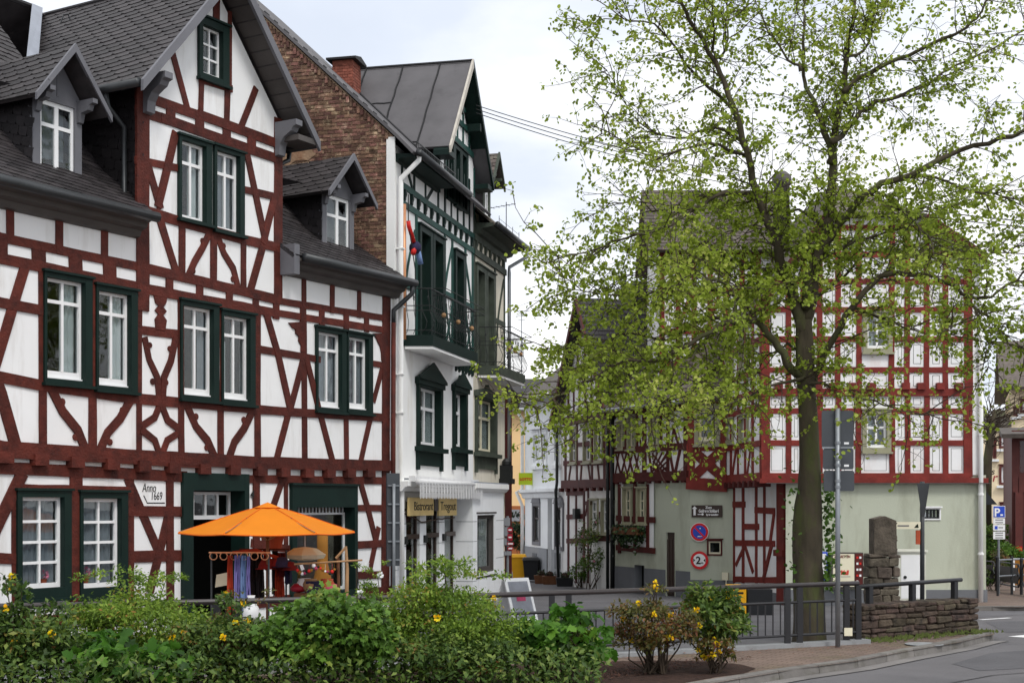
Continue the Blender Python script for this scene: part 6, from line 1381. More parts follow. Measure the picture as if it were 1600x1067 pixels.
# ------------------------------------------------------------------ far right street
cr0 = at(1540, 800, 62)
Cr = Bld('cream_house', 'cream rendered house with maroon shutters at the far end of the right street', 'house', (cr0.x, 62), (.95, -.3)); Cr.wall_mat = 'stucco_cream'
crl = lambda x, y: Cr.L(x, y)
for (xa, ya, xb, yb) in ((1551, 686, 1557, 716), (1561, 672, 1581, 700), (1561, 726, 1583, 757), (1562, 785, 1584, 802), (1583, 636, 1592, 650), (1594, 624, 1606, 645)):
    a, d = crl(xa, ya), crl(xb, yb); w_ = Cr.window(a[0], d[0], d[1], a[1], casing='maroon_wood', cw=.1, n0=.05, fw=.07, cols=2, rows=(), mull=.12, sill=False); MB().box(a[0] - .1, d[0] + .1, -.18, 0, d[1] - .14, d[1] - .04).obj('sill', 'stucco_white', w_)
zt3 = crl(1590, 606)[1]; zt4 = crl(1560, 664)[1]; xm3 = crl(1580, 700)[0]
Cr.wall([(xm3, -.3), (9, -.3), (9, zt3), (xm3, zt3)]); Cr.wall([(-1.5, -.3), (xm3, -.3), (xm3, zt4), (-1.5, zt4)], name='annex_wall')
MB().box(xm3, 8.95, .5, 8, -.3, zt3 - .05).obj('body', 'stucco_cream', Cr.root); MB().box(-1.45, xm3, .5, 5, -.3, zt4 - .05).obj('annex_body', 'stucco_cream', Cr.root); MB().add([(xm3, 0, zt4), (xm3, 8, zt4), (xm3, 8, zt3), (xm3, 0, zt3)], [(3, 2, 1, 0)]).obj('side_wall', 'stucco_cream', Cr.root)
slope(Cr.root, 'roof', 'slate_brown', [(xm3 - .5, -.7, zt3), (9.5, -.7, zt3), (9.5, 4, zt3 + 2.5), (xm3 - .5, 4, zt3 + 2.5)], .15); slope(Cr.root, 'roof', 'slate_brown', [(xm3 - .5, 4, zt3 + 2.5), (9.5, 4, zt3 + 2.5), (9.5, 8.7, zt3), (xm3 - .5, 8.7, zt3)], .15)
slope(Cr.root, 'annex_roof', 'slate_brown', [(-1.7, -.3, zt4), (xm3, -.3, zt4), (xm3, 3, zt4 + .5), (-1.7, 3, zt4 + .5)], .1)
p0 = crl(1538, 752); text('er', .55, 'maroon_sign', Cr.root, (p0[0] + .05, -.01, p0[1]), shear=.2); p0 = crl(1539, 741); text('us', .4, 'brown_sign', Cr.root, (p0[0] + .05, -.01, p0[1]), shear=.2)
mw0 = at(1581, 800, 46)
Mw = Bld('maroon_porch_house', 'house with maroon boarded porch and brown tiled canopy at the right edge', 'house', (mw0.x, 46), (.96, -.28)); ml = lambda x, y: Mw.L(x, y)
ztm = ml(1590, 672)[1]
MB().box(0, 6, 0, 5, -.3, ztm).obj('wall', 'maroon_wood', Mw.root)
zrl = ml(1590, 745)[1]
for i in range(28): MB().box(.02 + i * .2, .19 + i * .2, -.05 - .003 * (i % 3), 0, zrl - .5, zrl).obj('board', 'maroon_wood', Mw.root)
for i in range(4): MB().box(.25 + i * 1.3, 1.15 + i * 1.3, -.03, .02, zrl + .15, ztm - .35).obj('window', 'glass', Mw.root)
for x_ in (.1, 1.4, 2.7): MB().box(x_, x_ + .22, -.25, -.03, -.3, zrl - .5).obj('post', 'maroon_wood', Mw.root)
MB().box(.35, 1.35, -.02, .02, -.2, 1.9).obj('shop_door', 'brown_sign', Mw.root); MB().box(.1, .3, -.32, -.26, .95, 1.25).obj('red_letter_box', 'red_bright', Mw.root)
slope(Mw.root, 'canopy_roof', 'slate_brown', [(-.35, -.7, ztm - .15), (6, -.7, ztm - .15), (6, 1.2, ztm + .15), (-.35, 1.2, ztm + .15)], .14)
# hill behind
hm = MB(); hx = [60, 75, 90, 110, 140, 180, 240, 330]; hh = [4, 11, 17, 21, 25, 26, 24, 20]
hv = []
for x_, z_ in zip(hx, hh): hv += [(x_, 190, -1), (x_ + 4, 235, z_ * .8), (x_ + 10, 280, z_)]
hf = []
for i in range(len(hx) - 1):
    for j in range(2): hf.append((i * 3 + j, i * 3 + 3 + j, i * 3 + 4 + j, i * 3 + 1 + j))
hm.add(hv, hf); hm.obj('hill', 'hill_wood', None, smooth=True, kind='structure')
# ------------------------------------------------------------------ railing along the pavement
RP = [(-8.6, 15.5), (-4.02, 17.0), (-.52, 18.25), (5.2, 21.15)]
rp3 = [Vector((x, y, .1)) for x, y in RP]
rail = thing('pedestrian_railing', 'dark metal pedestrian railing with upright bars running behind the shrubs', 'railing')
ZT_ = 1.02
MB().tube([(p.x, p.y, ZT_ - .03) for p in rp3], .036, 8).obj('handrail', 'rail_top', rail, smooth=True)
MB().tube([(p.x, p.y, ZT_ - .28) for p in rp3], .022, 6).obj('upper_rail', 'rail_paint', rail)
MB().tube([(p.x, p.y, .26) for p in rp3], .022, 6).obj('lower_rail', 'rail_paint', rail)
def on_rail(X):
    for a, b in zip(rp3, rp3[1:]):
        if a.x <= X <= b.x: return a + (b - a) * ((X - a.x) / (b.x - a.x))
    return rp3[-1]
for X in (-7.4, -7.15, -3.6, -3.35, .53, .76, 4.02, 4.22, 5.0, 5.2):
    p = on_rail(X); MB().box(p.x - .04, p.x + .04, p.y - .045, p.y + .045, .1, ZT_ - .06).box(p.x - .07, p.x + .07, p.y - .07, p.y + .07, .1, .13).obj('post', 'rail_paint', rail)
for p in along(rp3, .135): MB().box(p.x - .009, p.x + .009, p.y - .009, p.y + .009, .26, ZT_ - .28).obj('bar', 'rail_paint', rail)
pl = MB()
for a, b in zip(rp3, rp3[1:]):
    d = (b - a).normalized(); nrm = Vector((-d.y, d.x, 0)) * .11; b_ = b + d * (.0 if b is not rp3[-1] else .15)
    q = [a - nrm, b_ - nrm, b_ + nrm, a + nrm]; pl.add([(v.x, v.y, .0) for v in q] + [(v.x, v.y, .15) for v in q], [(4, 5, 6, 7), (0, 1, 5, 4), (1, 2, 6, 5), (2, 3, 7, 6), (3, 0, 4, 7)])
pl.obj('footing', 'concrete', rail)
a = on_rail(4.9); MB().box(a.x + .04, a.x + .16, a.y - .07, a.y - .055, .22, .34).obj('sticker_plate', 'cream_paint', rail)

# ------------------------------------------------------------------ rubble planter wall with its stones, handrail
wl0, wl1 = gpt(1350, 1000, .1), gpt(1528, 985, .1)
wd_ = (wl1 - wl0).normalized(); wn_ = Vector((-wd_.y, wd_.x, 0)); LW = (wl1 - wl0).length; WT = .42; HW = .5
sw = thing('rubble_wall', 'low dark rubble stone planter wall at the end of the railing', 'wall', (wl0.x, wl0.y, .1), math.atan2(wd_.y, wd_.x))
MB().box(.05, LW - .05, .05, WT - .05, -.05, HW - .05).obj('core', 'rubble', sw)
random.seed(21)
def stone(x0, x1, y0, y1, z0, z1, par, mat, jit=.018):
    m_ = MB(); g = .006; x0 += g; x1 -= g; z0 += g; z1 -= g
    J = lambda: random.uniform(-jit, jit)
    vs = [(x0 + J(), y0 + J(), z0 + J()), (x1 + J(), y0 + J(), z0 + J()), (x1 + J(), y1, z0 + J()), (x0 + J(), y1, z0 + J()), (x0 + J(), y0 + J(), z1 + J()), (x1 + J(), y0 + J(), z1 + J()), (x1 + J(), y1, z1 + J()), (x0 + J(), y1, z1 + J())]
    bmx = bmesh.new(); bv = [bmx.verts.new(v) for v in vs]
    for f in ((0, 3, 2, 1), (4, 5, 6, 7), (0, 1, 5, 4), (1, 2, 6, 5), (2, 3, 7, 6), (3, 0, 4, 7)): bmx.faces.new([bv[i] for i in f])
    bmesh.ops.bevel(bmx, geom=bmx.edges[:], offset=min(.018, (z1 - z0) * .22), segments=1, affect='EDGES', clamp_overlap=True)
    me = bpy.data.meshes.new('stone'); bmx.to_mesh(me); bmx.free(); me.materials.append(MATS[mat]); return link('stone', me, par)
rows = [0, .09, .17, .29, .37, .46, HW + .03]
for r_ in range(len(rows) - 1):
    x = -.02
    while x < LW:
        w_ = random.uniform(.14, .48); x1 = min(x + w_, LW + .02)
        if LW - x1 < .12: x1 = LW + .02
        stone(x, x1, random.uniform(-.03, .02), .25, rows[r_], rows[r_ + 1], sw, 'rubble'); x = x1
    y = .05
    while y < WT:                     # ends
        y1 = min(y + random.uniform(.2, .4), WT)
        for xa, xb in ((-.02, .2), (LW - .2, LW + .02)): stone(xa, xb, y, y1, rows[r_], rows[r_ + 1], sw, 'rubble', .012)
        y = y1
x = 0
while x < LW:                        # top slabs
    x1 = min(x + random.uniform(.25, .5), LW)
    for y0, y1 in ((.02, WT),): stone(x, x1, y0, y1, HW - .05, HW + .035, sw, 'rubble', .01)
    x = x1
hr = thing('wall_handrail', 'short dark handrail on three posts above the rubble wall', 'handrail', (wl0.x, wl0.y, .1), math.atan2(wd_.y, wd_.x))
MB().tube([(.18, .25, .80), (LW - .1, .25, .83)], .034, 8).obj('handrail', 'rail_paint', hr, smooth=True)
for x_ in (.42, 1.45, LW - .28): MB().box(x_ - .045, x_ + .045, .21, .29, HW, .8).obj('post', 'rail_paint', hr)
ms_ = MB()
for i in range(300):
    x_ = random.uniform(-.1, LW + .1); y_ = -abs(random.gauss(0, .18)) - .03; s_ = random.uniform(.02, .06); ms_.add([(x_ - s_, y_, .003), (x_ + s_, y_, .003), (x_ + random.uniform(-.02, .02), y_ + .01, .02 + random.random() * .05)], [(0, 1, 2)])
mo = ms_.obj('moss', 'moss', None, kind='stuff'); mo.location = sw.location; mo.rotation_euler = sw.rotation_euler
mh = gpt(1444, 1006, .1); MB().lathe([(.28, 0), (.28, .006), (.24, .008)], 24, (mh.x, mh.y, .1)).obj('manhole_cover', 'concrete', None, kind='structure')
# old standing stone built of blocks
ss0 = at(1360, 900, 24.6); ss1 = at(1406, 900, 24.6)
st_ = thing('stone_pillar', 'weathered old stone pillar with a dressed top block behind the rubble wall', 'pillar', (ss0.x, 24.6, gz(24.6)))
pw = ss1.x - ss0.x; zt_ = at(1380, 806, 24.6).z - gz(24.6); zm = at(1380, 866, 24.6).z - gz(24.6)
m_ = MB().prism([(.07, zm), (pw - .05, zm), (pw - .06, zt_ - .08), (pw * .5, zt_), (.07, zt_ - .05)], 0, .38); m_.obj('top_block', 'rubble_grey', st_)
z = 0
while z < zm - .02:
    z1 = min(z + random.uniform(.1, .2), zm); x = -.03
    while x < pw:
        x1 = min(x + random.uniform(.14, .4), pw + random.uniform(-.03, .02))
        if pw - x1 < .09: x1 = pw
        stone(x, x1, random.uniform(-.05, .01), .4, z, z1, st_, 'rubble_grey', .02); x = x1
    z = z1
for i in range(10): stone(pw - .12, pw - .04 + random.uniform(-.02, .02), .02, .36, zm + i * (zt_ - zm - .1) / 10, zm + (i + 1) * (zt_ - zm - .1) / 10, st_, 'rubble_grey', .015)
# service cabinet
cb0, cb1 = at(1404, 862, 28.5), at(1447, 862, 28.5)
cab = thing('service_cabinet', 'pale grey-green street service cabinet behind the stone pillar', 'cabinet', (cb0.x, 28.5, gz(28.5))); cw_ = cb1.x - cb0.x; chh = cb0.z - gz(28.5)
MB().box(0, cw_, 0, .4, 0, chh).obj('housing', 'cabinet', cab); MB().box(.05, cw_ - .05, -.012, 0, chh * .30, chh - .06).obj('door', 'white_paint', cab); MB().box(.05, cw_ - .05, -.012, 0, .12, chh * .28).obj('lower_door', 'cabinet', cab); MB().box(-.03, cw_ + .03, -.04, .44, chh, chh + .04).obj('lid', 'cabinet', cab); MB().lathe([(.035, 0), (.03, .02)], 10).obj('lock', 'black_iron', cab).matrix_local = Matrix.Translation((.13, -.012, chh * .62)) @ Matrix.Rotation(rad(90), 4, 'X')
# direction post with finger board and triangular sign seen edge on
dp = at(1441, 900, 27.4); dpo = thing('direction_post', 'dark post with a pale finger board and a triangular sign at the top', 'sign', (dp.x, 27.4, gz(27.4))); ZZ = lambda y: at(1441, y, 27.4).z - gz(27.4); sc_ = 27.4 / FPX
MB().tube([(0, 0, 0), (0, 0, ZZ(752))], .045, 8).obj('post', 'zinc_dark', dpo, smooth=True)
MB().prism([(-.11, ZZ(755)), (.13, ZZ(755)), (.03, ZZ(806)), (-.02, ZZ(806))], -.05, -.03).obj('triangle_sign', 'zinc_dark', dpo)
fbd = MB().prism([(-47 * sc_, ZZ(826)), (-4 * sc_, ZZ(826)), (-4 * sc_, ZZ(815)), (-47 * sc_, ZZ(815))], -.06, -.04).obj('finger_board', 'cream_paint', dpo); MB().prism([(-14 * sc_, ZZ(824)), (-7 * sc_, ZZ(824)), (-8 * sc_, ZZ(818)), (-11 * sc_, ZZ(820))], -.064, -.061).obj('pictogram', 'leaf_ever', fbd); MB().box(-40 * sc_, -22 * sc_, -.064, -.061, ZZ(822), ZZ(820)).obj('lettering_line', 'dormer_grey', fbd)
MB().box(-.13, -.05, -.04, .0, ZZ(850), ZZ(828)).obj('small_plate', 'terracotta', dpo)
# road-sign pole with three plates seen from behind
sp_ = at(1309, 1018, 20.55); srp = thing('sign_pole', 'galvanised pole carrying three grey road signs seen from behind', 'sign', (sp_.x, 20.55, .1)); ZP = lambda y: at(1309, y, 20.55).z - .1; sx = 20.55 / FPX
MB().tube([(0, 0, 0), (0, 0, ZP(638))], .036, 10).obj('pole', 'galv', srp, smooth=True)
for i, (x0, x1, y0, y1) in enumerate(((1285, 1335, 641, 698), (1287, 1335, 700, 733), (1288, 1336, 735, 767))):
    p_ = MB(); xa, xb = (x0 - 1309) * sx, (x1 - 1309) * sx; r_ = .03
    pts = []
    for cx, cz, t0 in ((xb - r_, ZP(y0) - r_, 0), (xa + r_, ZP(y0) - r_, 90), (xa + r_, ZP(y1) + r_, 180), (xb - r_, ZP(y1) + r_, 270)):
        for k in range(4): t = rad(t0 + k * 30); pts.append((cx + r_ * math.cos(t), cz + r_ * math.sin(t)))
    p_ = p_.prism(pts, .045, .052).obj('sign_plate', 'sign_back', srp)
    for z_ in ((ZP(y0) + ZP(y1)) / 2 + (.0 if i else .1), ZP(y1) + .06): MB().tube([(0, .002, z_ - .02), (0, .002, z_ + .02)], .044, 10).obj('clamp', 'galv', srp)
    if i < 2: MB().box(xb - .14, xb - .07, .043, .045, ZP(y1) + .04, ZP(y1) + .07).obj('sticker', 'white_enamel', srp)
MB().box(-.22, .22, .035, .046, ZP(699) - .012, ZP(699) + .012).obj('cross_bar', 'galv', srp)
# signs on the sage wall
ME = E2.M; E2W = Matrix.Translation((E.O[0], E.O[1], E.zb)) @ Matrix.Rotation(math.atan2(E.u[1], E.u[0]), 4, 'Z') @ ME
def wall_thing(name, label, cat):
    t_ = thing(name, label, cat); t_.matrix_world = E2W; t_.location = E2W.translation; t_.rotation_euler = E2W.to_euler(); return t_
def disc(c, r, y, n=28): return [(c[0] + r * math.cos(2 * math.pi * i / n), c[1] + r * math.sin(2 * math.pi * i / n)) for i in range(n)]
e6 = crop(1060, 770, 7.11); q6 = lambda x, y: E2.L(*e6(x, y))
t_ = wall_thing('inn_sign', 'brown inn direction sign with white arrow above the road signs', 'sign')
a, d = q6(150, 135), q6(490, 268); W_ = d[0] - a[0]; Hh = a[1] - d[1]
bd_ = MB().box(a[0], d[0], -.04, -.01, d[1], a[1]).obj('board', 'brown_sign', t_)
MB().prism([(a[0] + W_ * .1 - .03, d[1] + Hh * .15), (a[0] + W_ * .1 + .03, d[1] + Hh * .15), (a[0] + W_ * .1 + .03, d[1] + Hh * .7), (a[0] + W_ * .1 + .07, d[1] + Hh * .7), (a[0] + W_ * .1, d[1] + Hh * .93), (a[0] + W_ * .1 - .07, d[1] + Hh * .7), (a[0] + W_ * .1 - .03, d[1] + Hh * .7)], -.046, -.041).obj('arrow', 'white_enamel', bd_)
text('Zum', Hh * .28, 'white_enamel', bd_, (a[0] + W_ * .56, -.042, d[1] + Hh * .72), align='CENTER', bold=.003)
text('Goldenen Schlüssel', Hh * .36, 'white_enamel', bd_, (a[0] + W_ * .56, -.042, d[1] + Hh * .40), align='CENTER', sx=.60, bold=.004)
text('Speisegaststätte', Hh * .22, 'white_enamel', bd_, (a[0] + W_ * .68, -.042, d[1] + Hh * .14), align='CENTER', sx=.75, bold=.003)
MB().box(a[0] + W_ * .2, a[0] + W_ * .34, -.046, -.041, d[1] + Hh * .2, d[1] + Hh * .26).obj('key_shaft', 'white_enamel', bd_); MB().prism(disc((a[0] + W_ * .36, d[1] + Hh * .24), .03, 0, 12), -.046, -.041).obj('key_bow', 'white_enamel', bd_)
t_ = wall_thing('no_parking_sign', 'round blue and red no-parking road sign on the sage wall', 'sign'); c = q6(238, 432); r = (q6(342, 432)[0] - q6(134, 432)[0]) / 2
p_ = MB().prism(disc(c, r, 0), -.05, -.03).obj('sign_plate', 'white_enamel', t_); MB().prism(disc(c, r * .94, 0), -.053, -.051).obj('red_ring', 'red_enamel', p_); MB().prism(disc(c, r * .70, 0), -.056, -.054).obj('blue_field', 'blue_enamel', p_)
MB().strip([(c[0] - r * .56, c[1] + r * .56), (c[0] + r * .56, c[1] - r * .56)], r * .17, -.059, -.057).obj('red_bar', 'red_enamel', p_); MB().prism([(c[0] - r * .26, c[1] - r * .52), (c[0] + r * .28, c[1] - r * .5), (c[0] + r * .28, c[1] - r * .42), (c[0] - r * .1, c[1] - r * .4)], -.062, -.060).obj('white_arrow', 'white_enamel', p_); MB().prism(disc((c[0] + r * .08, c[1] + r * .38), r * .07, 0, 8), -.062, -.060).obj('dot', 'white_enamel', p_)
t_ = wall_thing('width_limit_sign', 'round red-rimmed two metre width limit sign on the sage wall', 'sign'); c = q6(238, 745); r = (q6(335, 745)[0] - q6(138, 745)[0]) / 2
p_ = MB().prism(disc(c, r, 0), -.05, -.03).obj('sign_plate', 'red_enamel', t_); MB().prism(disc(c, r * .72, 0), -.053, -.051).obj('white_field', 'white_enamel', p_); text('2', r * 1.15, 'black_paint', p_, (c[0] - r * .12, -.055, c[1] - r * .40), align='CENTER', bold=.006); text('m', r * .32, 'black_paint', p_, (c[0] + r * .32, -.055, c[1] - r * .38), align='CENTER', bold=.002)
for sg in (-1, 1): MB().prism([(c[0] + sg * r * .46, c[1]), (c[0] + sg * r * .68, c[1] + r * .2), (c[0] + sg * r * .68, c[1] - r * .2)], -.057, -.054).obj('width_arrow', 'black_paint', p_)
# cigarette machine and info case on the sage wall of the gable house
a, d = rL(1298, 863, .25), rL(1349, 918, .25)
cg = thing('cigarette_machine', 'red and white cigarette vending machine on the sage wall', 'vending machine', (5.9, 33.2, R.zb)); W_ = d[0] - a[0]; Hh = a[1] - d[1]
bx_ = MB().box(a[0], d[0], -.25, .02, d[1], a[1]).obj('housing', 'cornice_grey', cg)
fp_ = MB().box(a[0] + .05, a[0] + W_ * .72, -.262, -.25, d[1] + .03, a[1] - .03).obj('front_panel', 'cream_paint', bx_); text('ZIGARETTEN', .085, 'cloth_red', fp_, (a[0] + .08, -.264, a[1] - .12), sx=.75, bold=.002); text('Mall', .14, 'red_bright', fp_, (a[0] + W_ * .30, -.264, d[1] + Hh * .38), shear=.15, sx=.8, bold=.006); MB().box(a[0] + W_ * .3, a[0] + W_ * .6, -.265, -.263, d[1] + Hh * .31, d[1] + Hh * .325).obj('small_print', 'dormer_grey', fp_)
sp2 = MB().box(a[0] + W_ * .74, d[0] - .02, -.27, -.25, d[1] + .02, a[1] - .02).obj('selector_panel', 'timber_wine', bx_)
for i in range(9): MB().box(a[0] + W_ * (.78 + .09 * (i % 2)), a[0] + W_ * (.84 + .09 * (i % 2)), -.278, -.27, a[1] - .09 - (i // 2) * .14 - .05, a[1] - .09 - (i // 2) * .14).obj('selector_button', 'white_enamel' if i % 3 else 'red_bright', sp2)
a, d = rL(1283, 862, .1), rL(1293, 906, .1); ic = thing('info_case', 'narrow blue notice case on the sage wall beside the trunk', 'notice board', (5.9, 33.2, R.zb)); MB().box(a[0] - .2, d[0], -.1, .02, d[1], a[1]).obj('case', 'blue_enamel', ic); MB().box(a[0] - .16, d[0] - .03, -.105, -.1, d[1] + .04, a[1] - .04).obj('notice', 'white_enamel', ic)
# yellow post box behind the railing
a, d = at(1135, 914, 29.5), at(1166, 966, 29.5); pb = thing('post_box', 'yellow box with black emblem standing behind the railing', 'box', (a.x, 29.5, gz(29.5))); W_ = d.x - a.x; Hh = a.z - gz(29.5)
m_ = MB().prism([(0, 0), (W_, 0), (W_, Hh - .04), (W_ - .06, Hh), (.06, Hh), (0, Hh - .04)], 0, .4).obj('housing', 'yellow_plastic', pb); MB().box(.06, W_ - .06, -.01, 0, Hh - .18, Hh - .14).obj('slot', 'black_paint', pb)
MB().tube([(W_ / 2 + .08 * math.cos(t), -.008, Hh * .5 + .06 * math.sin(t)) for t in np.linspace(.4, 6.0, 12)] + [(W_ / 2 + .14, -.008, Hh * .5 - .07)], .012, 5).obj('emblem', 'black_paint', pb); MB().box(W_ + .03, W_ + .55, 0, .4, 0, Hh * .86).obj('dark_cabinet', 'black_plastic', pb)
# bins
def bin_(px0, px1, py, D, mat, nm, lab):
    a, d = at(px0, py, D), at(px1, py, D); g = gz(D); t_ = thing(nm, lab, 'bin', (a.x, D, g)); w_ = d.x - a.x; h_ = a.z - g
    m_ = MB(); z0 = .08
    m_.add([(.06, .06, z0), (w_ - .06, .06, z0), (w_ - .06, w_, z0), (.06, w_, z0), (0, 0, h_ * .9), (w_, 0, h_ * .9), (w_, w_ * 1.1, h_ * .9), (0, w_ * 1.1, h_ * .9)], [(0, 3, 2, 1), (0, 1, 5, 4), (1, 2, 6, 5), (2, 3, 7, 6), (3, 0, 4, 7), (4, 5, 6, 7)]).obj('body', mat, t_)
    MB().add([(-.03, -.05, h_ * .9), (w_ + .03, -.05, h_ * .9), (w_ + .03, w_ * 1.15, h_ * .9), (-.03, w_ * 1.15, h_ * .9), (.03, .02, h_), (w_ - .03, .02, h_), (w_ - .03, w_, h_ * 1.01), (.03, w_, h_ * 1.01)], [(0, 3, 2, 1), (0, 1, 5, 4), (1, 2, 6, 5), (2, 3, 7, 6), (3, 0, 4, 7), (4, 5, 6, 7)]).obj('lid', mat, t_)
    for x_ in (.08, w_ - .08): MB().tube([(x_ - .03, w_, .09), (x_ + .03, w_, .09)], .09, 10).obj('wheel', 'black_plastic', t_)
    MB().tube([(.04, w_ * 1.2, h_ * .93), (w_ - .04, w_ * 1.2, h_ * .93)], .02, 6).obj('handle', mat, t_)
bin_(799, 822, 866, 48.5, 'yellow_plastic', 'wheelie_bin', 'yellow wheeled bin at the lane corner'); bin_(817, 842, 871, 47.8, 'black_plastic', 'wheelie_bin', 'black wheeled bin beside the yellow one')
# planters by the white house and plant pots
for i, (x, y, D, w_, lab) in enumerate(((846, 894, 46.6, .5, 'low brown planter box left by the white house door'), (859, 898, 46.0, .5, 'low brown planter box nearest the cellar hatch'), (882, 896, 44.4, .55, 'dark planter tub by the lane house downpipe'))):
    p_ = at(x, y, D); t_ = thing('planter', lab, 'planter', (p_.x, D, gz(D))); m_ = MB(); m_.add([(-w_ / 2 + .04, -.15, 0), (w_ / 2 - .04, -.15, 0), (w_ / 2 - .04, .15, 0), (-w_ / 2 + .04, .15, 0), (-w_ / 2, -.18, .28), (w_ / 2, -.18, .28), (w_ / 2, .18, .28), (-w_ / 2, .18, .28)], [(0, 3, 2, 1), (0, 1, 5, 4), (1, 2, 6, 5), (2, 3, 7, 6), (3, 0, 4, 7), (4, 5, 6, 7)]).obj('trough', 'wood_brown' if i < 2 else 'black_plastic', t_); MB().sphere((0, 0, .3), .14, 8).obj('soil_heap', 'soil', t_)
# A-board by the bistro
p_ = at(806, 950, 27.2); ab = thing('pavement_board', 'white A-frame menu board standing on the lane by the bistro', 'sign board', (p_.x, 27.2, gz(27.2)), rad(38))
for sg, mt in ((-1, 'white_paint'), (1, 'white_paint')):
    m_ = MB(); y0, y1 = sg * .34, sg * .02
    b_ = m_.add([(-.3, y0, 0), (.3, y0, 0), (.3, y1, .86), (-.3, y1, .86), (-.3, y0 + .03, 0), (.3, y0 + .03, 0), (.3, y1 + .03, .86), (-.3, y1 + .03, .86)], [(0, 1, 2, 3), (7, 6, 5, 4), (0, 4, 5, 1), (1, 5, 6, 2), (2, 6, 7, 3), (3, 7, 4, 0)]).obj('panel', mt, ab)
    f_ = lambda t: y0 + (y1 - y0) * t + sg * .006 - (0 if sg > 0 else 0)
    MB().add([(-.24, f_(.12), .1), (.24, f_(.12), .1), (.24, f_(.93), .8), (-.24, f_(.93), .8)], [(0, 1, 2, 3)]).obj('poster', 'curtain_grey', b_); MB().add([(-.12, f_(.5) + sg * .004, .43), (.1, f_(.5) + sg * .004, .43), (.12, f_(.7) + sg * .004, .6), (-.1, f_(.7) + sg * .004, .6)], [(0, 1, 2, 3)]).obj('print', 'pink', b_)
# cluster of small sign plates at the lane mouth
p_ = at(793, 800, 38.8); cs = thing('lane_sign_cluster', 'stack of grey plates and dark red finger signs at the lane mouth', 'sign', (p_.x, 38.55, gz(38.6))); zq = lambda y: at(793, y, 38.55).z - gz(38.6); sq = 38.55 / FPX
MB().tube([(0, .06, 0), (0, .06, zq(806))], .04, 8).obj('post', 'zinc', cs)
for y0, y1, x0, x1, mt in ((808, 822, -9, 4, 'stucco_grey'), (822, 838, -6, 0, 'zinc'), (823, 832, 0, 8, 'maroon_sign'), (833, 845, 0, 8, 'maroon_sign'), (846, 852, -1, 10, 'maroon_sign'), (853, 860, 0, 9, 'maroon_sign'), (840, 852, -6, -1, 'zinc'), (860, 868, -8, 6, 'stucco_grey')):
    pl_ = MB().box(x0 * sq, x1 * sq, -.02, .01, zq(y1) + .015, zq(y0) - .015).obj('plate', mt, cs)
    if mt == 'maroon_sign': MB().box((x0 + 1.5) * sq, (x1 - 1.5) * sq, -.024, -.021, (zq(y0) + zq(y1)) / 2 - .02, (zq(y0) + zq(y1)) / 2 + .02).obj('lettering_line', 'white_enamel', pl_)
# tall dark sign panel at the corner between the two houses
p_ = at(613, 760, 26.6); tp = thing('tall_sign_panel', 'tall dark sign panel on a grey post at the corner of the dated house', 'sign', (p_.x, 26.6, gz(26.6)), rad(38)); z0, z1 = at(613, 884, 26.6).z - gz(26.6), at(613, 739, 26.6).z - gz(26.6)
MB().box(-.12, .17, 0, .03, z0, z1).obj('panel', 'sign_back', tp); MB().tube([(0, -.05, 0), (0, -.05, z1 - .2)], .032, 8).obj('post', 'galv', tp, smooth=True)
for k in range(5): MB().box(-.11, .16, -.03, 0, z0 + .1 + k * (z1 - z0 - .35) / 4, z0 + .13 + k * (z1 - z0 - .35) / 4).obj('bracket', 'galv', tp)

# ------------------------------------------------------------------ shop front: parasol, clothes, goods
PD = 21.4; pc = at(418, 788, PD); PR = 1.32; gq = gz(PD)
ps = thing('parasol', 'large orange parasol open in front of the shop door', 'parasol', (pc.x, PD, gq), rad(12)); ztp, zrm = pc.z - gq, at(418, 831, PD).z - gq
vs = []; rings = [(.0, ztp), (.06, ztp - .02), (.35, ztp - .10), (.7, ztp - .21), (1.0, ztp - .315), (PR, zrm)]
nseg = 32; m_ = MB(); V = []
for r_, z_ in rings:
    for j in range(nseg):
        t = 2 * math.pi * j / nseg; ph = (t % (math.pi / 3)) / (math.pi / 3); k = 1 / math.cos(min(ph, 1 - ph) * 0 + 0) ; sag = math.sin(ph * math.pi)
        rr_ = r_ * (math.cos(math.pi / 6) / math.cos((ph - .5) * math.pi / 3)); V.append((rr_ * math.cos(t), rr_ * math.sin(t), z_ - .035 * sag * (r_ / PR) ** 2 * 0 - .02 * sag * (r_ / PR)))
F_ = [(i * nseg + j, i * nseg + (j + 1) % nseg, (i + 1) * nseg + (j + 1) % nseg, (i + 1) * nseg + j) for i in range(len(rings) - 1) for j in range(nseg)]
m_.add(V, F_); cn_ = m_.obj('canopy', 'orange_fabric', ps)
v_ = MB(); 
V = [(0, 0, ztp + .035)] + [(.2 * math.cos(2 * math.pi * j / 12), .2 * math.sin(2 * math.pi * j / 12), ztp - .045) for j in range(12)]
v_.add(V, [(0, 1 + j, 1 + (j + 1) % 12) for j in range(12)]).obj('vent_cap', 'orange_fabric', cn_)
for j in range(6):
    t = math.pi / 3 * j; MB().tube([(r_ * math.cos(t), r_ * math.sin(t), z_ + .004) for r_, z_ in rings[1:]], .006, 4).obj('seam', 'orange_seam', cn_)
MB().tube([(PR * (math.cos(math.pi / 6) / math.cos(((t % (math.pi / 3)) / (math.pi / 3) - .5) * math.pi / 3)) * math.cos(t), PR * (math.cos(math.pi / 6) / math.cos(((t % (math.pi / 3)) / (math.pi / 3) - .5) * math.pi / 3)) * math.sin(t), zrm - .012 - .02 * math.sin((t % (math.pi / 3)) / (math.pi / 3) * math.pi)) for t in np.linspace(0, 2 * math.pi, 49)], .012, 4).obj('hem', 'orange_seam', cn_)
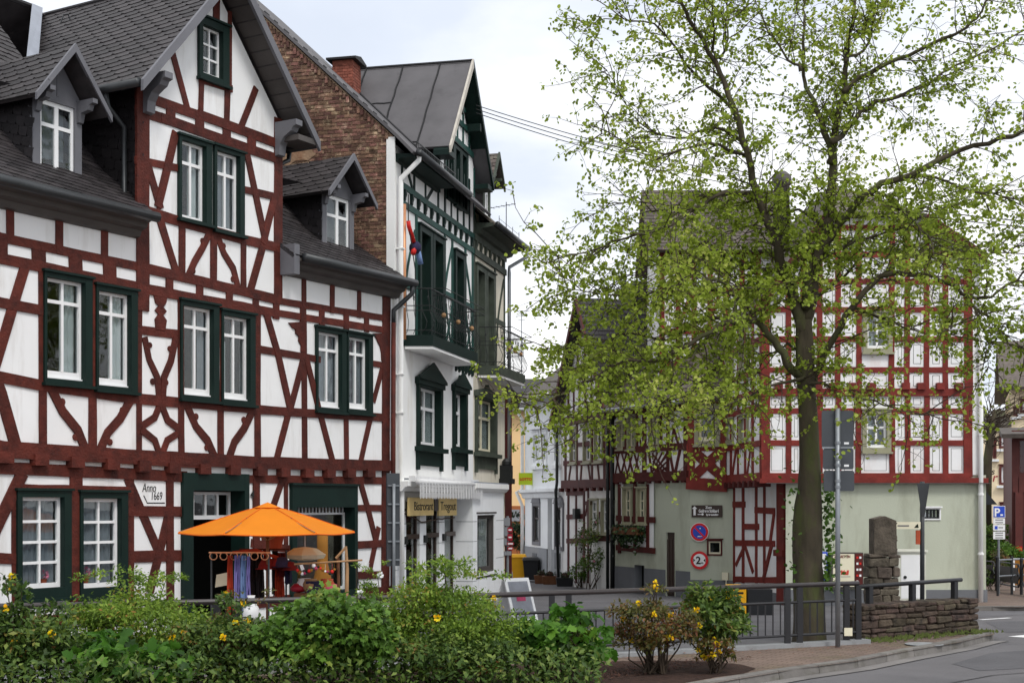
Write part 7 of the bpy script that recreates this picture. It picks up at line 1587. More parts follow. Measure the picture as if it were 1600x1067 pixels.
MB().tube([(0, 0, .0), (0, 0, ztp)], .024, 8).obj('pole', 'wood_brown', ps); MB().lathe([(.25, 0), (.25, .06), (.05, .1)], 16).obj('foot', 'concrete', ps)
for j in range(6):
    t = math.pi / 3 * j; MB().tube([(0, 0, ztp - .05), (PR * .97 * math.cos(t), PR * .97 * math.sin(t), zrm + .015)], .01, 5).obj('rib', 'wood_tan', ps); MB().tube([(0, 0, ztp - .55), (PR * .5 * math.cos(t), PR * .5 * math.sin(t), ztp - .2)], .009, 5).obj('strut', 'wood_tan', ps)
f7 = crop(340, 820, 6.957)
def cloth(t_, px0, px1, py0, py1, D, mat, name='scarf', fold=.02, tilt=0.0, o=None):
    a, d = at(*f7(px0, py0), D), at(*f7(px1, py1), D); m_ = MB(); n = 14; vs = []
    for i in range(n + 1):
        s_ = i / n; x = a.x + (d.x - a.x) * s_
        for j in range(5):
            v = j / 4; vs.append((x * 1 + tilt * v + .012 * math.sin(i * 1.7 + v * 3), D + fold * math.sin(i * 1.9 + v) , a.z + (d.z - a.z) * v + (.02 * math.sin(i) if j == 4 else 0)))
    m_.add(vs, [(i * 5 + j, i * 5 + j + 1, (i + 1) * 5 + j + 1, (i + 1) * 5 + j) for i in range(n) for j in range(4)])
    return m_.obj(name, mat, t_, smooth=True)
CD = 20.6
rk = thing('scarf_stand', 'scarf stand with rings hung with orange, lilac and blue scarves', 'clothes stand'); a = at(*f7(240, 300), CD); zg_ = gz(CD)
MB().tube([(a.x - .45, CD, a.z), (a.x + .45, CD, a.z)], .014, 6).obj('bar', 'copper', rk)
for sx_ in (-.42, .42): MB().tube([(a.x + sx_, CD + .03, zg_), (a.x + sx_, CD + .03, a.z)], .014, 6).obj('upright', 'zinc_dark', rk)
for i in range(6): MB().tube([(a.x - .38 + i * .15 + .055 * math.cos(t), CD - .02, a.z - .05 + .055 * math.sin(t)) for t in np.linspace(0, 6.28, 11)], .008, 4).obj('ring', 'copper', rk)
cl_l = (('orange scarf, leftmost on the ring stand', 105, 165, 330, 1000, 'cloth_orange'), ('lilac patterned scarf on the ring stand', 180, 250, 330, 1000, 'cloth_lilac'), ('pale blue scarf on the ring stand', 252, 305, 330, 960, 'cloth_blue'), ('dusty mauve fringed scarf, rightmost on the ring stand', 318, 352, 340, 980, 'petal_pink'))
for lab, x0, x1, y0, y1, mt in cl_l:
    o_ = cloth(None, x0, x1, y0, y1, CD - .03, mt if mt != 'petal_pink' else 'cloth_lilac'); tag(o_, lab, 'scarf', 'scarves on the ring stand')
gr = thing('garment_rail', 'garment rail with dark red clothes and hats under the parasol', 'clothes rail')
a, d = at(*f7(240, 265), 21.9), at(*f7(780, 265), 21.9); MB().tube([(a.x, 21.9, a.z), (d.x, 21.9, a.z)], .016, 6).obj('bar', 'timber', gr)
for x_ in (a.x + .05, d.x - .05): MB().tube([(x_, 21.9, gz(21.9)), (x_, 21.9, a.z)], .016, 6).obj('upright', 'zinc_dark', gr)
for i, (x0, x1, y0, y1, mt) in enumerate(((350, 430, 300, 900, 'cloth_dark'), (420, 500, 290, 820, 'cloth_dark'), (500, 575, 270, 480, 'cloth_red'), (590, 660, 280, 760, 'cloth_dark'), (620, 720, 480, 780, 'cloth_orange'), (650, 740, 300, 560, 'cloth_red'), (730, 800, 380, 640, 'cloth_navy'))):
    cloth(gr, x0, x1, y0, y1, 21.86 - .03 * i, mt, 'garment', .04)
for i, (x, y, mt, r_) in enumerate(((540, 440, 'cloth_red', .13), (700, 420, 'cloth_navy', .12), (790, 460, 'cloth_red', .10), (640, 420, 'cloth_red', .09))):
    a = at(*f7(x, y), 21.5); MB().lathe([(.01, r_ * .9), (r_ * .6, r_ * .8), (r_, .1 * r_), (r_ * 1.1, -.3 * r_), (r_ * 1.5, -.4 * r_)], 14, (a.x, a.y, a.z)).obj('hat', mt, gr, smooth=True)
cc = at(*f7(420, 320), 21.7); MB().strip([(cc.x - .35, cc.z + .03), (cc.x, cc.z + .07), (cc.x + .35, cc.z - .05)], .05, 21.62, 21.66).obj('hanger', 'cloth_orange', gr)
# wooden display cross with a hanging string of ornaments
wc = thing('branch_display', 'display stand of raw branches with a cross stick beside the shop window', 'display stand'); WD = 21.0
a, d = at(*f7(1395, 230), WD), at(*f7(1405, 720), WD); MB().tube([(a.x - .02, WD, d.z - .5), (d.x, WD, d.z), (a.x + .02, WD, (a.z + d.z) / 2), (a.x, WD, a.z)], [.03, .03, .026, .02], 6).obj('upright', 'wood_tan', wc)
a, d = at(*f7(1300, 360), WD), at(*f7(1310, 740), WD); MB().tube([(a.x, WD + .1, d.z - .5), (d.x, WD + .1, d.z), (a.x, WD + .1, a.z)], .025, 6).obj('upright', 'wood_brown', wc)
a, d = at(*f7(1285, 360), WD), at(*f7(1395, 240), WD); MB().tube([(a.x, WD, a.z), (d.x, WD, d.z)], .02, 6).obj('crook', 'wood_tan', wc)
a, d = at(*f7(835, 425), WD), at(*f7(1575, 380), WD); MB().tube([(a.x, WD - .02, a.z), (d.x, WD - .02, d.z)], .016, 6).obj('cross_stick', 'wood_tan', wc)
random.seed(33)
for i in range(17):
    x, y = 870 + i * 25, 470 + 35 * math.sin(i * .6) + random.uniform(0, 40); p_ = at(*f7(x, y), WD - .02); q_ = at(*f7(x, 415), WD - .02)
    o_ = MB().sphere((p_.x, p_.y, p_.z), random.uniform(.016, .034), 7).tube([(p_.x, p_.y, p_.z), (p_.x, p_.y, q_.z)], .002, 3).obj('ornament', ('red_bright', 'cloth_yellow', 'white_enamel', 'pink', 'black_paint')[i % 5], wc, smooth=True)
a, d = at(*f7(890, 435), WD - .05), at(*f7(945, 480), WD - .05); MB().prism([(a.x, a.z), (d.x - .03, a.z + .01), (d.x, d.z), (a.x + .03, d.z - .02)], WD - .05, WD - .045).obj('price_tag', 'white_enamel', wc)
# lamp shade, yellow paper lantern, flower pot, baskets
ls = at(*f7(950, 300), 22.2); lsp = thing('paper_lamp_shade', 'white faceted paper lamp shade hanging in front of the shop window', 'lamp shade', ls); MB().lathe([(.03, .09), (.18, .07), (.33, -.03), (.3, -.09), (.12, -.12)], 8).obj('shade', 'paper_lamp', lsp); MB().tube([(0, 0, .09), (0, 0, .5)], .006, 4).obj('cord', 'white_paint', lsp)
yl_ = at(*f7(1140, 420), 25.6); yo = thing('paper_lantern', 'tall yellow paper lantern in the shop window', 'lantern', yl_); MB().lathe([(.10, .6), (.10, .25), (.1, .0), (.16, -.25), (.17, -.42), (.1, -.55)], 12).obj('shade', 'cloth_yellow', yo, smooth=True)
tp_ = at(*f7(630, 200), 22.4); po = thing('flower_pot', 'small terracotta pot hanging under the parasol', 'pot', tp_); MB().lathe([(.09, -.1), (.13, .08), (.15, .08), (.15, .12), (.01, .12)], 12).obj('pot', 'terracotta', po); MB().tube([(0, 0, .1), (0, 0, .4)], .006, 4).obj('wire', 'black_iron', po)
tbl = thing('goods_table', 'low dark table of small goods in front of the shop window', 'table'); a, d = at(*f7(840, 740), 21.6), at(*f7(1290, 740), 21.6)
MB().box(a.x, d.x, 21.5, 22.1, a.z - .05, a.z).obj('top', 'wood_brown', tbl)
for x_ in (a.x + .05, d.x - .05):
    for y_ in (21.55, 22.05): MB().box(x_ - .02, x_ + .02, y_ - .02, y_ + .02, gz(21.6), a.z - .05).obj('leg', 'wood_brown', tbl)
goods = (('striped cushion on the goods table', 880, 'sph', 'maroon_sign'), ('round straw basket on the goods table', 1010, 'lat', 'wood_tan'), ('blue gift box on the goods table', 1060, 'box', 'cloth_navy'), ('small white jug on the goods table', 930, 'lat', 'white_enamel'), ('red bowl on the goods table', 1190, 'lat', 'terracotta'), ('pink hat on the goods table', 1230, 'sph', 'pink'))
for lab, x, kd, mt in goods:
    p_ = at(*f7(x, 740), 21.7); t_ = MB()
    if kd == 'sph': t_.lathe([(.02, 0), (.14, .03), (.15, .08), (.09, .14), (.01, .16)], 12)
    elif kd == 'lat': t_.lathe([(.07, 0), (.11, .07), (.12, .14), (.09, .2), (.1, .22)], 12)
    else: t_.box(-.12, .12, -.1, .1, 0, .15).box(-.13, .13, -.11, .11, .15, .19)
    nm_ = lab.split(' on ')[0].split(' ')[-1]; o_ = t_.obj(nm_, mt, None, smooth=(kd != 'box')); o_.location = (p_.x, p_.y, p_.z); tag(o_, lab, nm_, 'small goods on the table')
    if x < 1000: o_.location.y += .12
bg_ = at(*f7(365, 900), 20.2); b_ = MB().lathe([(.08, -.22), (.13, -.18), (.11, 0), (.04, .12), (.06, .18)], 10).obj('cloth_bag', 'awning', None, smooth=True); b_.location = bg_; tag(b_, 'white cloth bag hanging below the scarf stand', 'bag')
wp = at(*f7(60, 590), 21.2); b_ = MB().prism([(-.12, -.12), (.1, -.08), (.13, .12), (-.1, .07)], -.004, .004).obj('paper_notice', 'paper_lamp', None); b_.location = wp; tag(b_, 'tilted paper notice hanging in the dark shop doorway', 'notice')
# pots with pink flowers on the ground-floor sills of the dated house
# ------------------------------------------------------------------ far right: parking sign, barriers, board
p_ = at(1561, 800, 37.5); pk = thing('parking_sign', 'blue parking sign with three white plates on a post in the right street', 'sign', (p_.x, 37.5, gz(37.5))); zk = lambda y: at(1561, y, 37.5).z - gz(37.5); sk = 37.5 / FPX
MB().tube([(0, .04, 0), (0, .04, zk(790))], .035, 8).obj('post', 'galv', pk)
b_ = MB().box(-9.5 * sk, 9.5 * sk, -.01, .01, zk(808.5), zk(790)).obj('parking_plate', 'white_enamel', pk); MB().box(-8.7 * sk, 8.7 * sk, -.014, -.011, zk(807.7), zk(790.8)).obj('blue_field', 'blue_enamel', b_); text('P', .3, 'white_enamel', b_, (-.06, -.016, zk(806)), align='CENTER', bold=.008); MB().box(.03, .1, -.017, -.015, zk(805.5), zk(803)).obj('pictogram', 'white_enamel', b_)
for y0, y1, ln in ((809.5, 818.5, 2), (819.5, 828.5, 1), (830, 842, 3)):
    b_ = MB().box(-9.2 * sk, 9.2 * sk, -.01, .01, zk(y1), zk(y0)).obj('text_plate', 'white_enamel', pk)
    for k in range(ln): z_ = zk(y0 + (y1 - y0) * (k + .6) / (ln + .2)); MB().box((-6 if ln != 1 else -1) * sk, 6 * sk, -.013, -.011, z_ - .012, z_ + .012).obj('lettering_line', 'dormer_grey', b_)
    if ln == 1: MB().box(-7 * sk, -2.5 * sk, -.014, -.011, zk(y1 - 2), zk(y0 + 2)).obj('blue_pictogram', 'blue_enamel', b_)
def barrier(p0, p1, lab, h_=.82, panel=True):
    d = (p1 - p0); L_ = d.length; t_ = thing('street_barrier', lab, 'barrier', p0, math.atan2(d.y, d.x), 'black barriers at the street corner')
    for x_ in (0, L_): MB().tube([(x_, 0, 0), (x_, 0, h_ + .08)], .04, 8).sphere((x_, 0, h_ + .1), .05, 8).obj('post', 'rail_paint', t_)
    r_ = .14; pts = [(.1 + r_, h_), (L_ - .1 - r_, h_), (L_ - .1, h_ - r_), (L_ - .1, .22 + r_), (L_ - .1 - r_, .22), (.1 + r_, .22), (.1, .22 + r_), (.1, h_ - r_), (.1 + r_, h_)]
    MB().tube([(x_, 0, z_) for x_, z_ in pts], .022, 6).obj('frame', 'rail_paint', t_)
    if panel: MB().prism([(.26, h_ - .1), (L_ - .36, h_ - .1), (L_ - .16, h_ * .6), (L_ - .36, .3), (.26, .3)], -.012, .012).obj('panel', 'black_plastic', t_)
    for x_ in (.3, L_ - .3): MB().tube([(x_, 0, .22), (x_, 0, h_)], .016, 5).obj('bar', 'rail_paint', t_)
    for x_ in (0, L_): MB().tube([(x_ + (.0 if x_ == 0 else -.1), 0, h_ * .7), (x_ + (.1 if x_ == 0 else 0), 0, h_ * .7)], .014, 5).obj('link', 'rail_paint', t_)
bp = [gpt(1532, 925), gpt(1557.5, 928), gpt(1596, 934), gpt(1640, 941)]
for i, (a, d, lb) in enumerate(zip(bp, bp[1:], ('black street barrier closest to the sage house corner', 'black street barrier panel in the middle of the row', 'black street barrier cut by the right picture edge'))): a.z = gz(a.y) + .09; d.z = gz(d.y) + .09; barrier(a, d, lb)
fp2 = [at(1559, 888, 36.2), at(1581, 886, 37.0), at(1612, 884, 38)]
gfn = thing('pipe_fence', 'grey pipe fence behind the black barriers', 'fence')
fp3 = [Vector((p.x, p.y, gz(p.y) + .09)) for p in fp2]
for p in fp3: MB().tube([p, p + Vector((0, 0, 1.0))], .035, 8).obj('post', 'zinc_dark', gfn)
for z_ in (.5, .92): MB().tube([p + Vector((0, 0, z_)) for p in fp3], .025, 6).obj('rail', 'galv', gfn)
p_ = at(1601, 860, 39.5); ob = thing('orange_board', 'orange pavement board in white frame at the right edge', 'sign board', (p_.x, 39.5, gz(39.5) + .09)); MB().box(-.3, .3, 0, .03, .15, .85).obj('panel', 'cloth_yellow', ob)
for x_ in (-.32, .3): MB().box(x_, x_ + .04, -.01, .05, 0, .9).obj('frame_leg', 'white_paint', ob)
MB().box(-.28, .3, -.01, .05, .86, .9).obj('frame_top', 'white_paint', ob)
p_ = at(1541, 770, 40.5); ba = thing('black_awning', 'black triangular shop awning behind the sage house corner', 'awning', (p_.x - .3, 40.5, 0)); z0 = at(1541, 788, 40.5).z; z1 = at(1541, 752, 40.5).z
MB().prism([(0, z0), (.62, z0), (.05, z1), (0, z1)], 0, 2.2).obj('cover', 'black_plastic', ba)
# overhead cables
def cable(a, b, sag, r_=.012, lab='', n=14):
    pts = [a + (b - a) * (i / n) - Vector((0, 0, sag * 4 * (i / n) * (1 - i / n))) for i in range(n + 1)]
    o_ = MB().tube(pts, r_, 5).obj('overhead_cable', 'black_iron', None); tag(o_, lab, 'cable', 'overhead cables')
for k, lb in enumerate(('uppermost overhead cable leaving the green gable', 'middle overhead cable leaving the green gable', 'lowest overhead cable leaving the green gable')): cable(at(744, 165 + k * 6, 34.0), at(1200, 283 + k * 9, 36.0), .12, .011, lb)
for k, lb in enumerate(('upper overhead cable right of the gable house', 'lower overhead cable right of the gable house')): cable(at(1450, 328 + k * 9, 36.0), at(1640, 349 + k * 9, 30.0), .03, .014, lb)
# ------------------------------------------------------------------ vegetation
LEAF = {
 'oval': ([(0, 0, 0), (.45, .26, .05), (1, 0, -.06), (.45, -.26, .05)], [(0, 1, 2), (0, 2, 3)]),
 'round': ([(0, 0, 0), (.25, .36, .05), (.7, .38, .04), (1, 0, -.12), (.7, -.38, .04), (.25, -.36, .05)], [(0, 1, 2, 3), (0, 3, 4, 5)]),
 'lobed': ([(0, 0, 0), (.15, .34, .04), (.42, .26, .03), (.62, .42, .0), (.72, .16, .02), (1, 0, -.1), (.72, -.16, .02), (.62, -.42, .0), (.42, -.26, .03), (.15, -.34, .04)], [(0, 1, 2), (0, 2, 3, 4), (0, 4, 5), (0, 5, 6), (0, 6, 7, 8), (0, 8, 9)]),
 'maple': ([(0, 0, 0), (-.05, .42, .03), (.22, .30, .03), (.42, .62, -.06), (.50, .28, .03), (.72, .34, 0), (1, 0, -.14), (.72, -.34, 0), (.50, -.28, .03), (.42, -.62, -.06), (.22, -.30, .03), (-.05, -.42, .03)],
           [(0, 1, 2), (0, 2, 3, 4), (0, 4, 5), (0, 5, 6), (0, 6, 7), (0, 7, 8), (0, 8, 9, 10), (0, 10, 11)]),
}
def foliage(name, kind, P_, Dr, Nn, size, rnd, mat, parent, stuff=True):
    tv, tf = LEAF[kind]; tv = np.array(tv); n = len(P_); k = len(tv)
    x = Dr / (np.linalg.norm(Dr, axis=1, keepdims=True) + 1e-9)
    y = np.cross(Nn, x); y /= (np.linalg.norm(y, axis=1, keepdims=True) + 1e-9); z = np.cross(x, y)
    V = P_[:, None, :] + size[:, None, None] * (tv[None, :, 0:1] * x[:, None, :] + tv[None, :, 1:2] * y[:, None, :] + tv[None, :, 2:3] * z[:, None, :])
    V = V.reshape(-1, 3)
    loops, starts, tot = [], [], []; base = np.arange(n)[:, None] * k
    fl = [base + np.array(f)[None, :] for f in tf]
    li = np.concatenate(fl, axis=1).reshape(-1)
    tt = np.tile(np.array([len(f) for f in tf]), n)
    me = bpy.data.meshes.new(name); me.vertices.add(len(V)); me.vertices.foreach_set('co', V.astype(np.float32).ravel())
    me.loops.add(len(li)); me.loops.foreach_set('vertex_index', li.astype(np.int32))
    me.polygons.add(len(tt)); st = np.concatenate([[0], np.cumsum(tt)[:-1]]); me.polygons.foreach_set('loop_start', st.astype(np.int32)); me.polygons.foreach_set('loop_total', tt.astype(np.int32))
    me.update(); me.validate()
    at_ = me.attributes.new('rnd', 'FLOAT', 'FACE'); at_.data.foreach_set('value', np.repeat(rnd, len(tf)).astype(np.float32)[:len(me.polygons)])
    me.materials.append(MATS[mat])
    return link(name, me, parent, 'stuff' if stuff else None)
def rv(n): 
    v = RNG.normal(size=(n, 3)); return v / np.linalg.norm(v, axis=1, keepdims=True)
def shrub(label, c, r, mat, kind, n, size, clumps=26, cat='shrub', flowers=0, fmat='petal_yellow', stems=9, tall=0, name='shrub', droop=.2, crad=.34, stemmat='twig', hole=.0, seed=0, tone=None, flat=.0):
    """c: centre of the base (x,y,z); r: half extents"""
    rng = np.random.default_rng(seed + 100); t_ = thing(name, label, cat, c)
    cp = []
    for i in range(clumps):
        v = rng.normal(size=3); v /= np.linalg.norm(v); v[2] = v[2] * .75 + .25; q = rng.uniform(.55, .95)
        cp.append((v[0] * r[0] * q, v[1] * r[1] * q, r[2] * (1 + v[2] * q * .95)))
    cp = np.array(cp); cp[:, 2] = np.maximum(cp[:, 2], .08); cr_ = rng.uniform(.65, 1.25, clumps) * crad * min(r[0], r[2])
    for i in range(tall):
        a = rng.uniform(0, 6.28); q = rng.uniform(0, .8); cp = np.vstack([cp, [[math.cos(a) * r[0] * q, math.sin(a) * r[1] * q, r[2] * 2 + rng.uniform(.05, .22)]]]); cr_ = np.append(cr_, crad * min(r[0], r[2]) * .42)
    tone_c = rng.uniform(-.22, .22, len(cp))
    w_ = cr_ ** 2; idx = rng.choice(len(cp), n, p=w_ / w_.sum())
    v = rng.normal(size=(n, 3)); v /= np.linalg.norm(v, axis=1, keepdims=True); v[:, 2] = np.where(v[:, 2] < -.3, -v[:, 2] * .5, v[:, 2])
    rad_ = cr_[idx][:, None] * rng.uniform(.55, 1.12, (n, 1)); P_ = cp[idx] + v * rad_ * np.array([1, 1, .8]); P_[:, 2] = np.maximum(P_[:, 2], .03)
    d = rng.normal(size=(n, 3)) * .6 + v * .7; d[:, 2] -= droop + rng.uniform(0, .3, n)
    nn = v * .5 + np.array([0, -.15, .75]) + rng.normal(size=(n, 3)) * .38
    s_ = size * rng.uniform(.6, 1.25, n); rnd = np.clip(rng.uniform(0, 1, n) * .7 + .15 + tone_c[idx], 0, 1)
    foliage('foliage', kind, P_, d, nn, s_, rnd, mat, t_)
    for i in range(stems):
        j = rng.integers(0, len(cp)); e_ = cp[j]; b0 = np.array([rng.uniform(-.25, .25) * r[0], rng.uniform(-.25, .25) * r[1], 0]); md = (b0 + e_) / 2 + rng.normal(size=3) * .06
        MB().tube([b0, md, e_], [.014, .01, .004], 5).obj('stem', stemmat, t_)
    for i in range(flowers):
        j = rng.integers(0, len(cp)); vv = rng.normal(size=3); vv /= np.linalg.norm(vv); vv[1] = -abs(vv[1]); vv[2] = abs(vv[2]) * .8; q = cp[j] + vv * cr_[j] * 1.05
        k = 16; pv_ = rng.normal(size=(k, 3)); pv_ /= np.linalg.norm(pv_, axis=1, keepdims=True)
        foliage('flower', 'round', q + pv_ * .012, pv_ + np.array([0, 0, .2]), rng.normal(size=(k, 3)), np.full(k, .03) * rng.uniform(.8, 1.4, k), rng.uniform(0, 1, k), fmat, t_, False)
    return t_
def sh(label, x0, x1, ytop, D, mat, kind, n, size, depth=.55, base=.12, **k):
    a, d = at(x0, ytop, D), at(x1, ytop, D); hgt = a.z - base
    return shrub(label, ((a.x + d.x) / 2, D, base), ((d.x - a.x) / 2, depth, hgt / 2), mat, kind, n, size, **k)
sh('dark glossy shrub with yellow blossom at the far left edge', -80, 135, 938, 15.0, 'leaf_dark', 'oval', 7500, .078, flowers=15, seed=1, droop=.0, clumps=44, crad=.4, tall=6)
sh('small-leaved bright green shrub in front of the left windows', 100, 345, 922, 15.9, 'leaf_feather', 'oval', 17000, .052, tall=14, clumps=60, crad=.42, seed=2, flowers=2)
sh('low maple seedling with big lobed leaves before the bright green shrub', 120, 220, 985, 14.6, 'leaf_maple', 'maple', 150, .135, depth=.25, clumps=14, crad=.45, seed=3, stems=5, droop=.35)
sh('second maple seedling with big lobed leaves beside the rusty shrub', 210, 300, 1005, 14.5, 'leaf_maple', 'maple', 120, .125, depth=.25, clumps=14, crad=.45, seed=4, stems=5, droop=.35)
sh('rusty dark shrub between the bright green and the round green shrub', 250, 450, 962, 15.2, 'leaf_dark', 'oval', 7500, .064, flowers=8, seed=5, clumps=44, tall=6, crad=.42)
sh('loose rust-tinted sprays of shrub behind the railing gap', 290, 440, 955, 15.5, 'leaf_rust', 'oval', 1500, .055, flowers=8, seed=15, clumps=18, tall=8)
sh('large round green shrub with lobed leaves in the middle of the bed', 412, 622, 922, 14.9, 'leaf_green', 'lobed', 6200, .08, clumps=60, crad=.36, seed=6, droop=.35)
sh('feathery light green shrub before the bistro front', 580, 818, 910, 15.6, 'leaf_feather', 'oval', 19000, .050, tall=18, clumps=64, crad=.42, seed=7, flowers=6)
sh('dark low shrub at the foot of the feathery shrub', 610, 800, 985, 14.9, 'leaf_dark', 'oval', 5200, .06, seed=8, clumps=36, depth=.4, flowers=1, crad=.42)
sh('small shrub with white flecks by the branch display', 540, 612, 905, 16.6, 'leaf_feather', 'oval', 2400, .045, seed=9, clumps=18, depth=.3, flowers=6, fmat='petal_white', tall=5)
sh('bright maple sapling spreading over the bed behind the feathery shrub', 812, 958, 950, 16.0, 'leaf_maple', 'maple', 420, .13, clumps=24, crad=.36, seed=10, droop=.5, depth=.45)
sh('pale green undergrowth around the maple sapling', 775, 930, 965, 16.3, 'leaf_feather', 'lobed', 2200, .07, clumps=28, seed=12, depth=.4)
sh('open rusty shrub with yellow blossom and bare stems', 945, 1100, 932, 17.2, 'leaf_rust', 'oval', 4200, .060, clumps=36, crad=.34, seed=11, stems=26, flowers=16, tall=5, depth=.45)
sh('dark holly-like shrub at the right end of the planting bed', 1072, 1160, 916, 17.6, 'leaf_dark', 'oval', 3200, .085, clumps=26, crad=.46, seed=13, flowers=4, depth=.4, droop=.0)
sh('yellow-flowered sprig in front of the holly-like shrub', 1085, 1150, 990, 17.2, 'leaf_rust', 'oval', 700, .06, clumps=11, crad=.4, seed=14, flowers=9, depth=.2)
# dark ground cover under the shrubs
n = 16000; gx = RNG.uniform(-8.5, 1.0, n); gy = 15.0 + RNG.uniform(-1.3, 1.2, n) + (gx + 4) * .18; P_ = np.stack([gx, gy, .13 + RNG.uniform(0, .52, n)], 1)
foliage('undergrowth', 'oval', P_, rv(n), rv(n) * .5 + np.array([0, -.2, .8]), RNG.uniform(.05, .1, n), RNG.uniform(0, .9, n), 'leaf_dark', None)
# fallen leaves and grass tufts on the pavement
n = 260; q = []
for i in range(n):
    t = random.random(); p_ = on_rail(-1 + 6 * t); q.append((p_.x + random.gauss(.1, .35), p_.y - abs(random.gauss(.15, .4)), .113))
foliage('leaf_litter', 'oval', np.array(q), rv(n) * np.array([1, 1, .1]), rv(n) * .2 + np.array([0, 0, 1.]), RNG.uniform(.02, .05, n), RNG.uniform(0, 1, n), 'leaf_brown', None)
# ivy in the window box, plants in the lane
t_ = fbx; n = 900; X = RNG.uniform(fb0[0] - .1, fb1[0] + .1, n); P_ = np.stack([X, -.2 + RNG.normal(size=n) * .09, fb0[1] + .16 - np.abs(RNG.normal(size=n)) * .16 - .35 * RNG.random(n) * (np.sin(X * 9) > .3)], 1)
foliage('ivy', 'round', P_, rv(n), rv(n) * .5 + np.array([0, -.7, .4]), RNG.uniform(.05, .1, n), RNG.uniform(0, 1, n), 'leaf_ever', t_)
def lanebush(label, px, py, D, r, mat, n, size, seed, kind='oval', z=None, cat='shrub', **k):
    p_ = at(px, py, D); return shrub(label, (p_.x, D, gz(D)), r, mat, kind, n, size, seed=seed, cat=cat, **k)
lanebush('dark clipped evergreen shrub beside the white shop house', 815, 850, 53.5, (.55, .5, 1.35), 'leaf_ever', 2600, .12, 30, clumps=30)
lanebush('climbing shrub in front of the narrow timbered house', 925, 880, 41.8, (.75, .4, .95), 'leaf_dark', 2000, .09, 31, clumps=26, flowers=4, fmat='petal_pink', tall=5)
lanebush('small potted shrub by the narrow house doorway', 905, 900, 43.0, (.35, .3, .5), 'leaf_green', 700, .08, 32, clumps=12)
for i, (x, D) in enumerate(((846, 46.6), (859, 46.0), (882, 44.4))): lanebush('small plant in the %s' % ('left brown planter box', 'brown planter box near the hatch', 'dark planter tub')[i], x, 890, D, (.2, .14, .26), 'leaf_ever', 160, .07, 40 + i, clumps=7, stems=2)
lanebush('tall green hedge bush behind the parking sign', 1562, 850, 47.5, (1.3, .8, .95), 'leaf_green', 5200, .12, 50, clumps=34); lanebush('reddish shrub between the barrier and the hedge', 1546, 870, 42.5, (.55, .5, .6), 'leaf_rust', 1400, .09, 51, clumps=16)
lanebush('low dark shrub behind the sage house corner', 1550, 890, 39.5, (.6, .4, .38), 'leaf_dark', 1300, .09, 52, clumps=14); lanebush('green bush before the maroon porch', 1588, 850, 44.5, (.6, .5, .75), 'leaf_green', 1600, .1, 53, clumps=16)
# pink flower pots on the window sills of the dated house
for i, (x, y, lb) in enumerate(((210, 610, 'pink flower pot behind the leftmost ground-floor window'), (392, 598, 'pink flower pot behind the second ground-floor window'))):
    L_ = A.L(*c5(x, y)); wp_ = A.root.location.to_2d() + Vector(A.u) * L_[0] - Vector(A.n) * .14
    t_ = thing('flower_pot', lb, 'flower pot', (wp_.x, wp_.y, L_[1] + A.zb - .12)); MB().lathe([(.05, -.02), (.07, .07), (.075, .09)], 10).obj('pot', 'terracotta', t_)
    n = 60; v = rv(n); foliage('blossom', 'round', v * .055 + np.array([0, 0, .15]), v, rv(n), np.full(n, .05), RNG.uniform(0, 1, n), 'petal_pink', t_)

# ------------------------------------------------------------------ the big lime tree
TD = 22.3; tb = at(1263, 1003, TD); tree = thing('lime_tree', 'tall lime tree in fresh spring leaf standing behind the railing', 'tree', (tb.x, TD, gz(TD)))
T0 = np.array([tb.x, TD, gz(TD)])
def W(px, py, dd=0.0):
    p_ = at(px, py, TD + dd); return np.array([p_.x, p_.y, p_.z]) - T0
trk = [(1263, 1012, 34), (1263, 985, 31), (1263, 930, 29), (1262, 870, 30), (1263, 820, 29), (1264, 790, 27), (1266, 765, 22), (1266, 720, 20), (1263, 650, 18.5), (1259, 590, 18), (1257, 545, 17.5), (1256, 500, 15)]
pts = [W(x, y) for x, y, r in trk]; rs = [r * TD / FPX * .80 for _, _, r in trk]
def rough_tube(pts, rs, n=16, amp=.06, seed=0):
    """tube with a lumpy, ridged surface for bark"""
    rng = np.random.default_rng(seed); P_ = []; R_ = []
    for i in range(len(pts) - 1):
        k = max(1, int(np.linalg.norm(pts[i + 1] - pts[i]) / .12))
        for j in range(k): t = j / k; P_.append(pts[i] + (pts[i + 1] - pts[i]) * t); R_.append(rs[i] + (rs[i + 1] - rs[i]) * t)
    P_.append(pts[-1]); R_.append(rs[-1])
    m_ = MB().tube(P_, R_, n); ph = rng.uniform(0, 6, 8)
    V = np.array([tuple(v) for v in m_.v]); c_ = np.repeat(np.array(P_), n, axis=0); d = V - c_; th = np.tile(np.arange(n) / n * 2 * np.pi, len(P_)); zz_ = c_[:, 2]
    f = 1 + amp * (np.sin(3 * th + ph[0] + zz_ * .9) + .7 * np.sin(5 * th + ph[1] - zz_ * 1.7) + .8 * np.sin(zz_ * 5 + ph[2] + 2 * th) * np.sin(zz_ * 2.1 + ph[3])) + rng.normal(size=len(V)) * amp * .25
    m_.v = [tuple(v) for v in c_ + d * f[:, None]]; return m_
rough_tube(pts, rs, 18, .05, 1).obj('trunk', 'bark', tree, smooth=True)
